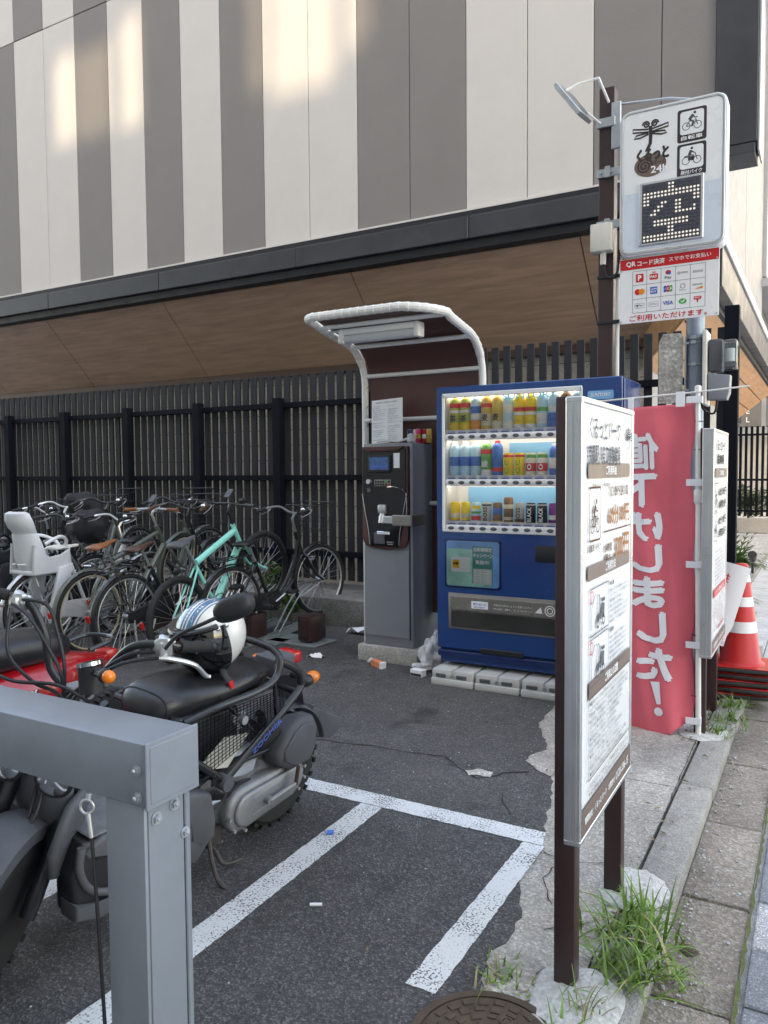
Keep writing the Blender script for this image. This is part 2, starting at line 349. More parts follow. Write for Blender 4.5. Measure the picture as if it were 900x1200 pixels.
def bez(pts,n=6,closed=False):
    """Catmull-Rom through pts"""
    P=[Vector(p) for p in pts]; out=[]; k=len(P)
    for i in range(k if closed else k-1):
        g=(lambda j:P[j%k]) if closed else (lambda j:P[max(0,min(k-1,j))])
        a,b,c,d=g(i-1),g(i),g(i+1),g(i+2)
        for j in range(n):
            t=j/n; out.append(.5*((2*b)+(c-a)*t+(2*a-5*b+4*c-d)*t*t+(3*b-a-3*c+d)*t**3))
    if not closed: out.append(P[-1].copy())
    return out
def copy_tree(o,parent=None):
    c=o.copy(); COL.objects.link(c); c.parent=parent
    for ch in list(o.children): copy_tree(ch,c)
    return c

# ------------------------------------------------------------------ lettering
_T={}
def tmesh(body,bold=0):
    key=(body,bold)
    if key in _T: return _T[key]
    cu=bpy.data.curves.new('lettering','FONT'); cu.body=body; cu.size=1; cu.resolution_u=2; cu.offset=bold; cu.space_line=1.05
    o=bpy.data.objects.new('lettering',cu); COL.objects.link(o)
    dg=bpy.context.evaluated_depsgraph_get(); me=bpy.data.meshes.new_from_object(o.evaluated_get(dg))
    bpy.data.objects.remove(o)
    if me.vertices:
        xs=[v.co.x for v in me.vertices]; ys=[v.co.y for v in me.vertices]; x0,x1,y0,y1=min(xs),max(xs),min(ys),max(ys)
        for v in me.vertices: v.co.x-=(x0+x1)/2; v.co.y-=(y0+y1)/2
        _T[key]=(me,x1-x0,y1-y0)
    else: _T[key]=(me,1,1)
    return _T[key]
class Face:
    """flat printed face: x to the right, y up, d outwards"""
    def __init__(s,o,u,v,mirror=False):
        s.o=Vector(o); s.u=Vector(u).normalized(); s.v=Vector(v).normalized(); s.n=s.u.cross(s.v); s.m={}
        s.M=Matrix((s.u,s.v,s.n)).transposed().to_4x4(); s.M.translation=s.o; s.mir=-1 if mirror else 1
    def mb(s,k):
        if k not in s.m: s.m[k]=MB()
        return s.m[k]
    def bar(s,k,*a,**kw):
        s.rect(k+'#%d'%len(s.m),*a,**kw)
    def text(s,k,body,cx,cy,w=None,h=None,bold=0,d=.0012,rot=0):
        me,tw,th=tmesh(body,0)
        if w is None: w=tw*(h/th)
        if h is None: h=th*(w/tw)
        e=bold*h*(1 if th<1.3 else 1)
        n=0 if bold<.012 else (4 if bold<.06 else 8)
        offs=[(0,0)]+[(e*math.cos(2*PI*i/n+.4),e*math.sin(2*PI*i/n+.4)) for i in range(n)]
        ww=max(w-2*e,w*.6); hh=max(h-2*e,h*.6)
        for i,(ox,oy) in enumerate(offs):
            M=s.M@Matrix.Translation((cx+ox,cy+oy,d+.00006*i))@Matrix.Rotation(rot,4,'Z')@Matrix.Diagonal((ww/tw*s.mir,hh/th,1,1))
            s.mb(k).mesh(me,M)
    def rect(s,k,x0,y0,x1,y1,d=.0008,r=0,rot=0):
        if r<=0: pts=[(x0,y0),(x1,y0),(x1,y1),(x0,y1)]
        else:
            pts=[]
            for cx,cy,a in ((x1-r,y1-r,0),(x0+r,y1-r,90),(x0+r,y0+r,180),(x1-r,y0+r,270)):
                for i in range(5): pts.append((cx+r*math.cos(R(a+i*22.5)),cy+r*math.sin(R(a+i*22.5))))
        s.poly(k,pts,d)
    def poly(s,k,pts,d=.0008): s.mb(k).poly([s.M@V(x,y,d) for x,y in pts])
    def ell(s,k,cx,cy,rx,ry=None,d=.0008,n=20):
        ry=ry or rx; s.poly(k,[(cx+rx*math.cos(i*2*PI/n),cy+ry*math.sin(i*2*PI/n)) for i in range(n)],d)
    def line(s,k,pts,w,d=.0012,closed=False):
        P=[Vector((x,y)) for x,y in pts]; n=len(P); m=s.mb(k)
        L=[];Rr=[]
        for i in range(n):
            a=P[(i-1)%n] if (closed or i>0) else P[i]; b=P[(i+1)%n] if (closed or i<n-1) else P[i]
            t=(b-a); t=t.normalized() if t.length>1e-9 else Vector((1,0)); nn=Vector((-t.y,t.x))*w/2
            L.append(m.bm.verts.new(s.M@V(*(P[i]+nn),d))); Rr.append(m.bm.verts.new(s.M@V(*(P[i]-nn),d)))
        for i in range(n if closed else n-1):
            j=(i+1)%n; m.bm.faces.new((L[i],Rr[i],Rr[j],L[j]))
    def ring(s,k,cx,cy,r,w,d=.0012,n=20): s.line(k,[(cx+r*math.cos(i*2*PI/n),cy+r*math.sin(i*2*PI/n)) for i in range(n)],w,d,True)
    def frame(s,k,x0,y0,x1,y1,w,d=.0012,r=0):
        if r<=0: s.line(k,[(x0,y0),(x1,y0),(x1,y1),(x0,y1)],w,d,True); return
        pts=[]
        for cx,cy,a in ((x1-r,y1-r,0),(x0+r,y1-r,90),(x0+r,y0+r,180),(x1-r,y0+r,270)):
            for i in range(5): pts.append((cx+r*math.cos(R(a+i*22.5)),cy+r*math.sin(R(a+i*22.5))))
        s.line(k,pts,w,d,True)
    def done(s,parent,names=None):
        names=names or {}
        for k,m in s.m.items(): m.obj(names.get(k,'lettering' if 'print' in k or 'banner' in k or 'text' in k else 'printed_area'),k,parent,smooth=False,recalc=False)
        s.m={}
def cyclist(f,k,cx,cy,s,motor=False,kw=None):
    """bicycle (or moped) with rider pictogram, s = overall width"""
    w=s*.045
    for dx in (-.29,.29): f.ring(k,cx+dx*s,cy-.2*s,.19*s,w*.8)
    if motor:
        f.poly(k,[(cx-.18*s,cy-.2*s),(cx+.1*s,cy-.22*s),(cx+.16*s,cy+.0*s),(cx-.16*s,cy+.03*s)],.0012)
        f.line(k,[(cx-.38*s,cy+.02*s),(cx-.1*s,cy+.05*s)],w*1.6)
        f.line(k,[(cx+.29*s,cy-.2*s),(cx+.17*s,cy+.18*s)],w)
        f.line(k,[(cx-.12*s,cy+.08*s),(cx-.02*s,cy+.32*s)],w*3.2); f.line(k,[(cx-.02*s,cy+.3*s),(cx+.16*s,cy+.16*s)],w*1.3)
        f.line(k,[(cx-.1*s,cy+.08*s),(cx+.08*s,cy+.06*s),(cx+.05*s,cy-.2*s)],w*1.6); f.ell(k,cx+.01*s,cy+.43*s,.07*s,d=.0012)
    else:
        f.line(k,[(cx-.29*s,cy-.2*s),(cx-.12*s,cy+.05*s),(cx+.2*s,cy+.05*s),(cx-.02*s,cy-.22*s),(cx-.29*s,cy-.2*s)],w)
        f.line(k,[(cx+.29*s,cy-.2*s),(cx+.18*s,cy+.14*s)],w)
        f.line(k,[(cx-.14*s,cy+.12*s),(cx+.06*s,cy+.36*s)],w*3.4); f.line(k,[(cx+.06*s,cy+.34*s),(cx+.13*s,cy+.2*s),(cx+.28*s,cy+.2*s)],w*1.4)
        f.line(k,[(cx-.12*s,cy+.12*s),(cx+.06*s,cy+.0*s),(cx+.0*s,cy-.25*s)],w*2); f.ell(k,cx+.14*s,cy+.46*s,.075*s,d=.0012)
def scooter_pict(f,k,cx,cy,s,kw='print_grey'):
    for dx in (-.27,.27): f.ring(k,cx+dx*s,cy-.32*s,.10*s,.06*s)
    f.poly(k,[(cx-.25*s,cy-.2*s),(cx+.05*s,cy-.28*s),(cx+.1*s,cy-.2*s),(cx+.15*s,cy-.28*s),(cx+.34*s,cy-.2*s),(cx+.36*s,cy+.12*s),(cx+.12*s,cy+.12*s),(cx+.05*s,cy-.12*s),(cx-.15*s,cy-.1*s)],.0012)
    f.line(k,[(cx-.27*s,cy-.32*s),(cx-.14*s,cy+.34*s),(cx-.24*s,cy+.38*s)],.06*s); f.line(k,[(cx+.12*s,cy+.2*s),(cx+.4*s,cy+.2*s)],.09*s)
def dragonfly(f,k,cx,cy,s):
    w=.05*s
    for sx in (-1,1):
        f.line(k,[(cx+sx*.05*s,cy+.16*s),(cx+sx*.3*s,cy+.2*s),(cx+sx*.5*s,cy+.24*s),(cx+sx*.5*s,cy+.14*s),(cx+sx*.05*s,cy+.08*s)],w)
        f.line(k,[(cx+sx*.05*s,cy+.06*s),(cx+sx*.4*s,cy+.04*s),(cx+sx*.46*s,cy-.04*s),(cx+sx*.3*s,cy-.05*s),(cx+sx*.05*s,cy+.02*s)],w)
        sp=[(cx+sx*(.12+.11*(1-t/16)*math.cos(t*.75))*s,cy+(.3+.11*(1-t/16)*math.sin(t*.75))*s) for t in range(15)]
        f.line(k,sp,w)
    f.line(k,[(cx,cy+.25*s),(cx+.01*s,cy+.0*s),(cx,cy-.25*s),(cx-.08*s,cy-.42*s)],.1*s)

def fdone(f,th,par=None,names=None):
    """printed faces built in world coordinates, hung under thing th (or its part par)"""
    names=names or {}
    for k,m in f.m.items():
        k=k.split('#')[0]
        o=m.obj(names.get(k,'lettering' if ('print' in k or 'banner' in k or 'text' in k) else 'printed_area'),k,None,smooth=False,recalc=False)
        o.data.transform(Matrix.Translation(-Vector(th.location))); o.parent=par or th
    f.m={}

# ================================================================== GROUND
rng=random.Random(3)
def slab(name,pts,z,m,depth=.06,parent=None):
    b=MB(); k=len(pts)
    A=[b.bm.verts.new((x,y,z)) for x,y in pts]; B=[b.bm.verts.new((x,y,z-depth)) for x,y in pts]
    b.bm.faces.new(A)
    for i in range(k): b.bm.faces.new((A[i],B[i],B[(i+1)%k],A[(i+1)%k]))
    return b.obj(name,m,parent,smooth=False)
def jag(pts,amp,n,closed=False,seed=1):
    """roughen a polyline"""
    rr=random.Random(seed); out=[]; k=len(pts)
    for i in range(k if closed else k-1):
        a=Vector(pts[i]); c=Vector(pts[(i+1)%k]); t=c-a; nn=Vector((-t.y,t.x)).normalized() if t.length>0 else Vector((0,0))
        m=max(1,int(t.length*n))
        for j in range(m):
            out.append(tuple(a+t*j/m+nn*(rr.uniform(-amp,amp) if j or i else 0)))
    if not closed: out.append(tuple(pts[-1]))
    return out
b=MB(); b.quad((-150,-60,-.075),(150,-60,-.075),(150,300,-.075),(-150,300,-.075)); struct(b.obj('ground','pale_slab',smooth=False))
# concrete strip along the lot with a joint every metre or so
strip=MB(); strip.bm.free()
ystops=[-2,1.35,3.66,5.9,6.0]
struct(slab('concrete_strip',[(-1.9,-2),(-.56,-2),(-.56,3.655),(-1.9,3.655)],0,'strip_concrete'))
struct(slab('concrete_strip',[(-1.9,3.667),(-.56,3.667),(-.56,8.6),(-1.9,8.6)],-.002,'strip_concrete'))
kerb=thing('kerb','weathered concrete kerb stones between the parking lot and the pavement','kerb'); kerb['kind']='structure'; del kerb['label']; del kerb['category']
ys=[-2,.2,1.45,2.62,3.72,4.75,5.85,6.95]
for i in range(len(ys)-1):
    m=MB(); a,c=ys[i]+.004,ys[i+1]-.004; x1=-.408+rng.uniform(-.004,.004)
    m.box((-.55,a,-.075),(x1,c,.003+rng.uniform(-.003,.004)),.012,seg=2); m.obj('kerb_stone','kerb_stone',kerb)
gut=thing('gutter','x','x'); gut['kind']='structure'; del gut['label']; del gut['category']
gy=[-2,.9,1.62,2.24,2.84,3.5,4.25,5.05,5.82]
for i in range(len(gy)-1):
    m=MB(); m.box((-.412,gy[i]+.005,-.14),(-.195+rng.uniform(-.004,.004),gy[i+1]-.005,-.055+rng.uniform(-.003,.003)),.008,seg=2); m.obj('gutter_slab','gutter_concrete',gut)
pav=thing('pavement','x','x'); pav['kind']='structure'; del pav['label']; del pav['category']
me={}
for k,mm in (('granite_light','granite_light'),('granite_grey','granite_grey')):
    m=MB(); m.box((-.146,-.146,-.05),(.146,.146,0),.005,seg=1); o=m.obj('paver',mm,pav); me[mm]=o.data; bpy.data.objects.remove(o)
for i in range(6):
    for j in range(-2,22):
        x=-.025+.3*i; y=.06+.3*j+(0 if i else 0)
        if y>5.8: continue
        mm='granite_light' if (j+i)%3==0 else 'granite_grey'
        o=bpy.data.objects.new('paver',me[mm]); COL.objects.link(o); o.parent=pav; o.location=(x,y,-.052+rng.uniform(-.002,.002))
m=MB(); m.box((-.182,5.84,-.1),(6,5.90,-.045),.006); m.obj('edge_strip','white_trim',pav)
# pale slabs further along the street
m=MB(); m.box((-.196,-.146*2,-.05),(.196,.146*2,0),.004); o=m.obj('paver','pale_slab',pav); pm=o.data; bpy.data.objects.remove(o)
for i in range(7):
    for j in range(20):
        o=bpy.data.objects.new('paver',pm); COL.objects.link(o); o.parent=pav; o.location=(-.60+.4*i+( .0),6.2+.6*j+(.3 if i%2 else 0),-.052+rng.uniform(-.0015,.0015))
m=MB(); m.box((-.84,7.0,-.1),(-.80,19,-.03),.005); m.obj('edge_strip','kerb_stone',pav)
g=slab('gravel_bed',[(-3.2,8.6),(-.84,8.6),(-.84,19),(-3.2,19)],-.045,'gravel'); g['kind']='structure'
# asphalt sheet with a broken edge on the street side
edge=[(-.70,-2),(-.70,.9),(-.78,1.5),(-.803,1.948),(-.846,2.1),(-.829,2.18),(-.829,2.336),(-.898,2.504),(-.937,2.684),(-.923,2.841),(-.977,3.063),(-1.036,3.321),(-1.12,3.616),(-1.26,3.945),(-1.388,4.191),(-1.45,5.0),(-1.45,8.4)]
e2=jag(edge,.009,30)
struct(slab('asphalt_lot',[(-18,-2)]+e2+[(-18,8.4)][::1],.005,'asphalt',depth=.03))
for pts in ([(-1.263,3.627),(-1.259,3.734),(-1.19,3.86),(-1.08,3.62),(-1.097,3.50),(-1.16,3.52)],[(-1.474,3.364),(-1.428,3.413),(-1.348,3.409),(-1.339,3.355),(-1.435,3.326)]):
    struct(slab('concrete_patch',jag(pts,.008,40,True),.009,'strip_concrete',depth=.002))
struct(slab('concrete_patch',jag([(-.846,2.12),(-.70,2.14),(-.66,2.0),(-.70,1.9),(-.80,1.93)],.01,40,True,seed=5),.0055,'strip_concrete',depth=.002))
# cracks: thin dark sunken ribbons
mat('crack_dark',(.018,.018,.018),.9,var=.1)
mat('moss',(.10,.12,.04),.9,var=.4,nscale=60)
def ribbon(name,pts,w,z,m,seed=2,amp=.012):
    P=jag(pts,amp,26,seed=seed); rr=random.Random(seed); b=MB(); Lp=[];Rp=[]
    for i,p in enumerate(P):
        a=Vector(P[max(0,i-1)]);c=Vector(P[min(len(P)-1,i+1)]); t=(c-a).normalized(); n=Vector((-t.y,t.x)); ww=w*rr.uniform(.25,1)/2
        p=Vector(p); Lp.append(b.bm.verts.new((*(p+n*ww),z))); Rp.append(b.bm.verts.new((*(p-n*ww),z)))
    for i in range(len(P)-1): b.bm.faces.new((Lp[i],Rp[i],Rp[i+1],Lp[i+1]))
    o=b.obj(name,m,None,smooth=False); return struct(o)
ribbon('asphalt_crack',[(-2.7,3.30),(-2.337,3.395),(-1.97,3.447),(-1.645,3.486),(-1.474,3.37),(-1.38,3.30),(-1.30,3.42),(-1.2,3.5)],.012,.0075,'crack_dark')
ribbon('asphalt_crack',[(-.97,2.95),(-1.12,3.0),(-1.22,3.2)],.007,.0075,'crack_dark',seed=4)
ribbon('concrete_crack',[(-.56,1.2),(-.575,2.0),(-.55,2.85),(-.56,3.6),(-.565,4.2),(-.555,5.6)],.006,.0045,'crack_dark',seed=6,amp=.0025)
ribbon('concrete_crack',[(-.95,2.82),(-.8,2.74),(-.66,2.83),(-.56,2.80),(-.46,2.84)],.007,.005,'crack_dark',seed=7)
ribbon('concrete_crack',[(-.86,3.0),(-.80,2.84),(-.84,2.6),(-.76,2.45)],.006,.005,'crack_dark',seed=8)
ribbon('concrete_crack',[(-.74,2.3),(-.62,2.42),(-.52,2.36),(-.44,2.44)],.008,.005,'crack_dark',seed=9)
ribbon('moss_joint',[(-.188,.5),(-.186,2.0),(-.187,3.2),(-.188,4.6)],.016,-.0495,'moss',seed=11,amp=.003)
ribbon('moss_joint',[(-.40,2.24),(-.2,2.243)],.014,-.0495,'moss',seed=12,amp=.003)
# white bay lines
def line(name,pts):
    o=slab(name,jag(pts,.0022,45,True,seed=int(abs(pts[0][0])*97)),.0085,'line_paint',depth=.0015); return struct(o)
line('parking_line',[(-1.685,.2),(-1.585,.2),(-1.62,2.815),(-1.725,2.815)])
line('parking_line',[(-1.0,1.86),(-.905,1.86),(-.905,2.815),(-.99,2.815)])
line('parking_line',[(-3.9,2.82),(-.915,2.82),(-.935,2.93),(-3.9,2.935)])
line('parking_line',[(-2.37,.2),(-2.27,.2),(-2.28,2.815),(-2.38,2.815)])
line('parking_line',[(-3.06,.2),(-2.96,.2),(-2.97,2.815),(-3.07,2.815)])
# small pebbles along the gutter
m=MB(); rr=random.Random(5)
for i in range(230):
    if rr.random()<.6: x=-.40+abs(rr.gauss(0,.03)); y=rr.uniform(1,5.6); z=-.053
    else: x=rr.uniform(-.38,-.2); y=rr.uniform(1,5.6); z=-.053
    s=rr.uniform(.003,.008); m.ball((x,y,z),(s,s*rr.uniform(.7,1.3),s*.6),1,.3,i)
for i in range(240):
    x=rr.uniform(-3.2,-.6); y=rr.uniform(1.2,4.6); s=rr.uniform(.0015,.0045); m.ball((x,y,.007),(s,s*rr.uniform(.7,1.3),s*.5),1,.3,i)
o=m.obj('grit','granite_light',None); o['kind']='stuff'

# ================================================================== BUILDING
YF=7.4; ZB=4.08
bld=thing('commercial_building','large building clad in vertical cream and grey panels with a sloping wood soffit','building',(-.87,YF,0))
def under(o,par):
    r=par
    while r.parent: r=r.parent
    o.data.transform(Matrix.Translation(-Vector(r.location))); o.parent=par; return o
def BL(o): return under(o,bld)
bpy.context.view_layer.update()
def bobj(m,name,mt,**k): return BL(m.obj(name,mt,None,**k))
xs=[-.875,-1.33,-1.93]; 
while xs[-1]>-13.5: xs.append(xs[-1]-.643)
low='GGWWGGWWGWGWGWWGWGGWWG'; upc='WGGWWGGWWGGWGWGWGWWGWW'
SEAM=7.66
for i in range(len(xs)-1):
    for z0,z1,c in ((ZB+.005,SEAM-.006,low[i%22]),(SEAM+.006,11.5,upc[i%22])):
        m=MB(); m.box((xs[i+1]+.004,YF,z0),(xs[i]-.004,YF+.06,z1),.004); bobj(m,'wall_panel','panel_white' if c=='W' else 'panel_grey')
m=MB(); m.box((-13.6,YF+.03,ZB),(-.875,YF+.5,11.5)); bobj(m,'wall','fascia_black',smooth=False)
m=MB(); m.box((-13.6,YF-.035,ZB-.015),(-.95,YF+.02,ZB+.008),.002); bobj(m,'drip_edge','panel_white')
m=MB(); m.box((-13.6,YF-.05,ZB-.10),(-.9,YF+.4,ZB-.018)); bobj(m,'fascia_lip','fascia_black',smooth=False)
fx=-1.0
while fx>-13.5:
    m=MB(); x0=max(fx-2.12,-13.6)
    m.box((x0+.004,YF-.17,ZB-.33),(fx-.004,YF+.1,ZB-.115),.006); bobj(m,'fascia_panel','fascia_dark')
    m=MB(); m.box((x0+.004,YF-.155,ZB-.113),(fx-.004,YF-.05,ZB-.101),.003); bobj(m,'fascia_panel','fascia_dark'); fx-=2.12
m=MB(); m.box((-13.6,YF-.12,ZB-.42),(-.9,YF+.12,ZB-.335)); bobj(m,'fascia_base','fascia_black',smooth=False)
# sloping wood soffit boards
sx=[-.9,-2.06,-4.62,-7.50,-9.80,-11.9,-13.6]
za,ya,zb,yb=ZB-.43,YF+.03,2.78,YF+.86
for i in range(len(sx)-1):
    x1,x0=sx[i]-.006,sx[i+1]+.006; m=MB()
    tri=[(x0,ya,za),(x1,ya,za),(x1 if i else -1.62,yb,zb),(x0,yb,zb)]
    A=[m.bm.verts.new(p) for p in tri]; B=[m.bm.verts.new(Vector(p)+V(0,.02,.03)) for p in tri]
    m.bm.faces.new(A); m.bm.faces.new(B[::-1])
    for k in range(4): m.bm.faces.new((A[k],A[(k+1)%4],B[(k+1)%4],B[k]))
    bobj(m,'soffit_board','wood_soffit',smooth=False)
m=MB(); m.poly([(-13.6,ya+.035,za+.03),(-.9,ya+.035,za+.03),(-1.62,yb+.04,zb+.03),(-13.6,yb+.04,zb+.03)]); bobj(m,'soffit_backing','fascia_black',smooth=False)
m=MB(); m.box((-13.6,yb-.02,zb-.09),(-1.58,yb+.12,zb-.002),.004); bobj(m,'soffit_trim','leather_dark')
# rear wall of pale blocks, seen only through the fence: courses of blocks
m=MB(); m.box((-13.6,yb+.10,-.02),(-1.6,yb+.3,3.2)); bobj(m,'block_wall','fascia_black',smooth=False)
for k in range(14):
    m=MB(); z0=.2*k; m.box((-13.6,yb+.085,z0+.004),(-1.6,yb+.12,min(z0+.196,zb-.09)),0)
    bobj(m,'block_course','fence_wall',smooth=False)
# corner fin and street side
m=MB(); m.box((-.873,YF-.04,ZB+.12),(-.545,YF+.35,11.5),.006); bobj(m,'corner_fin','fascia_dark')
m=MB(); m.box((-.872,YF-.045,ZB+.03),(-.56,YF+.33,ZB+.112),.004); bobj(m,'fin_base','fascia_dark')
m=MB(); m.box((-.542,YF-.02,ZB+.05),(-.527,YF+.33,11.5),.002); bobj(m,'fin_trim','white_trim')
for y0,y1 in ((YF+.5,10.2),(10.22,13)):
    m=MB(); m.box((-1.1,y0,3.55),(-.86,y1,8),.004); bobj(m,'side_panel','side_panel')
m=MB(); m.box((-1.1,13.02,4.3),(-.80,13.5,11.5),.01); bobj(m,'white_column','white_trim')
m=MB(); m.box((-1.1,13.0,4.15),(-.70,20,4.28),.01); bobj(m,'window_sill','white_trim')
for k in range(4):
    for j in range(5):
        m=MB(); m.box((-.95,13.6+k*1.5,4.35+j*1.4),(-.84,13.6+k*1.5+1.42,4.35+j*1.4+1.32),.004); bobj(m,'window','glass_blue')
m=MB(); m.box((-1.2,13.5,4.0),(-.96,20,11.5)); bobj(m,'window_wall','fascia_dark')
m=MB(); m.box((-.90,YF+.1,3.42),(-.79,18,3.54),.008); bobj(m,'white_eaves_trim','white_trim')
for k in range(5):
    m=MB(); m.box((-.93,YF+.1+k*2.1,3.06),(-.815,YF+.1+k*2.1+2.09,3.41),.005); bobj(m,'fascia_panel','fascia_dark')
m=MB(); m.box((-1.02,YF+.12,3.0),(-.93,18,3.3)); bobj(m,'fascia_base','fascia_black')
# side soffit: planks of warm wood
def sp(y,t): return V(-.95-(.67)*t,y,3.02-.54*t)
ky=[7.5,9.4,10.85,12.3,13.75,15.2,16.65,18]
for i in range(7):
    for j in range(3):
        t0,t1=j/3,(j+1)/3; a,c=ky[i]+.006,ky[i+1]-.006
        if i==0: p=[sp(a+.7*t0,t0+.01),sp(c,t0+.01),sp(c,t1-.01),sp(a+.7*t1,t1-.01)]
        else: p=[sp(a,t0+.01),sp(c,t0+.01),sp(c,t1-.01),sp(a,t1-.01)]
        m=MB(); A=[m.bm.verts.new(q) for q in p]; B=[m.bm.verts.new(q+V(-.012,0,.02)) for q in p]
        m.bm.faces.new(A); m.bm.faces.new(B[::-1])
        for k in range(4): m.bm.faces.new((A[k],A[(k+1)%4],B[(k+1)%4],B[k]))
        bobj(m,'soffit_board','wood_side',smooth=False)
m=MB(); m.poly([sp(7.9,0)+V(-.015,0,.03),sp(18,0)+V(-.015,0,.03),sp(18,1)+V(-.015,0,.03),sp(8.4,1)+V(-.015,0,.03)]); bobj(m,'soffit_backing','fascia_black',smooth=False)
m=MB(); m.box((-1.85,yb+.1,0),(-1.62,18,2.5)); bobj(m,'side_wall','far_wall_plain',smooth=False)
m=MB(); p=[V(-.94,7.49,3.0),V(-.94,7.49,3.63),V(-1.62,8.24,2.8),V(-1.63,8.24,2.47)]
A=[m.bm.verts.new(q) for q in p]; B=[m.bm.verts.new(q+V(.0,.03,0)) for q in p]; m.bm.faces.new(A); m.bm.faces.new(B[::-1])
for k in range(4): m.bm.faces.new((A[k],A[(k+1)%4],B[(k+1)%4],B[k]))
bobj(m,'soffit_end','wood_side',smooth=False)
m=MB(); m.box((-13.6,yb+.13,2.5),(-1.70,19.9,3.06)); m.box((-13.6,yb+.13,3.07),(-1.12,20,11.4)); bobj(m,'core','fascia_black',smooth=False)
m=MB(); m.box((-1.9,17.9,0),(-1.0,18.1,2.47)); m.bm.free()

# added unseen sun blocker: shades the lot, dimmed openings shape the facade sun patches
blocker=thing('unseen_sun_blocker','unseen wall with openings, added behind the camera to block and shape the sun','building',(0,-10,0))
def obobj(m,name,mt,**k):
    return under(m.obj(name,mt,None,**k),blocker)
YO=-9.6
def proj(x,z):  # point of the facade plane traced back along the sun to the blocker plane
    t=(YF-YO)/SUN_DIR.y; return (x-SUN_DIR.x*t, z-SUN_DIR.z*t)
holes=[(-9.40,-8.93,6.05,7.35),(-8.93,-8.24,6.02,7.30),(-8.10,-7.66,6.0,7.5),(-5.95,-5.66,5.95,8.3),(-5.62,-4.70,5.80,8.4),(-4.60,-4.25,6.08,8.3)]
H2=[]
for x0,x1,z0,z1 in holes:
    a=proj(x0,z0); c=proj(x1,z1); H2.append((a[0],c[0],a[1],c[1]))
XS=sorted({-40,26}|{round(v,4) for h in H2 for v in h[:2]}); ZS=sorted({-.1,30}|{round(v,4) for h in H2 for v in h[2:]})
m=MB()
for i in range(len(XS)-1):
    for j in range(len(ZS)-1):
        cx,cz=(XS[i]+XS[i+1])/2,(ZS[j]+ZS[j+1])/2
        if any(h[0]<cx<h[1] and h[2]<cz<h[3] for h in H2): continue
        m.box((XS[i],YO-.25,ZS[j]),(XS[i+1],YO-.05,ZS[j+1]))
bmesh.ops.remove_doubles(m.bm,verts=m.bm.verts,dist=.001)
obobj(m,'wall','blocker_wall',smooth=False)
for h in H2:
    m=MB(); m.box((h[0]-.02,YO-.17,h[2]-.02),(h[1]+.02,YO-.16,h[3]+.02)); obobj(m,'sun_filter_pane','sun_filter',smooth=False)

# ================================================================== SLATTED FENCE
FY=6.45
fence=thing('slatted_fence','tall charcoal vertical slat fence behind the bicycles and vending machine','fence',(-5,FY,0))
def fobj(m,name,mt,par=fence,**k):
    return under(m.obj(name,mt,None,**k),par)
m=MB(); m.box((-.036,-.012,.36),(.036,.012,2.44),.003); sm=m.obj('slat','fence_slat',None); d1=sm.data; bpy.data.objects.remove(sm)
m=MB(); m.box((-.032,-.012,.36),(.032,.012,2.53),.003); sm=m.obj('slat','fence_slat',None); d2=sm.data; bpy.data.objects.remove(sm)
x=-.70; nsl=0
while x>-11.2:
    o=bpy.data.objects.new('slat',d2 if x>-3.3 else d1); COL.objects.link(o); o.parent=fence; o.location=(x+5,.04,rng.uniform(-.004,.004)); x-=.1085; nsl+=1
for px in [-.62]+[-1.60-1.09*k for k in range(9)]:
    m=MB(); w=.045 if px<-.7 else .05; top=2.2 if px<-.7 else 2.66; m.box((px-w,FY-.1,.0 if px>-.7 else .2),(px+w,FY-.005,top),.004); fobj(m,'post','fence_black')
for z in (2.10,1.36,.60):
    m=MB(); m.box((-11.3,FY-.035,z),(-.64,FY+.026,z+.055),.003); fobj(m,'rail','fence_black')
cb=thing('low_retaining_wall','low weathered dark concrete curb under the slat fence','low wall',(-5,6.3,0))
for i in range(6):
    m=MB(); x0=-11.4+i*1.78; m.box((x0+.004,6.0,-.02),(x0+1.776,6.7,.262),.012,seg=2); fobj(m,'concrete_block','dark_curb',cb)

# ================================================================== FAR END OF THE STREET
ff=thing('distant_fence','distant black slat fence on a grey base wall at the end of the pavement','fence',(-1.5,20,0))
m=MB(); m.box((-.03,-.012,.32),(.03,.012,2.42)); sm=m.obj('slat','fence_black',None); d3=sm.data; bpy.data.objects.remove(sm)
for i in range(36):
    o=bpy.data.objects.new('slat',d3); COL.objects.link(o); o.parent=ff; o.location=(-1.4+i*.118,0,0)
for z in (.42,1.15,2.2):
    m=MB(); m.box((-3,20.015,z),(1.4,20.05,z+.05)); fobj(m,'rail','fence_black',ff)
m=MB(); m.box((-4,19.9,-.07),(2,20.2,.27),.01); fobj(m,'base_wall','far_wall_plain',ff)
fb=thing('distant_building','pale building with grey hanging banners beyond the distant fence','building',(0,26,0))
def fbo(m,n,mt,**k): return fobj(m,n,mt,fb,**k)
m=MB(); m.box((-9,26,-.07),(8,34,14)); fbo(m,'wall','wall_far',smooth=False)
for i in range(6):
    m=MB(); m.box((-7+i*2.2,25.96,0.2),(-5.3+i*2.2,25.99,2.4),.01); fbo(m,'window','far_wall_plain')
for i,(x,w) in enumerate(((-2.36,.72),(-1.52,.7))):
    m=MB(); m.box((x,25.4,2.65),(x+w,25.42,4.1),.004); bo=fbo(m,'banner','dark_banner')
    f=Face((x+w*.5,25.398,3.38),(1,0,0),(0,0,1))
    for k,ch in enumerate('HOTEL'): f.text('print_white',ch,.0,.5-.25*k,h=.15,rot=0)
    for kk,mm in list(f.m.items()):
        o=mm.obj('lettering',kk,None,smooth=False,recalc=False); o.data.transform(Matrix.Translation(-Vector(fb.location))); o.parent=bo
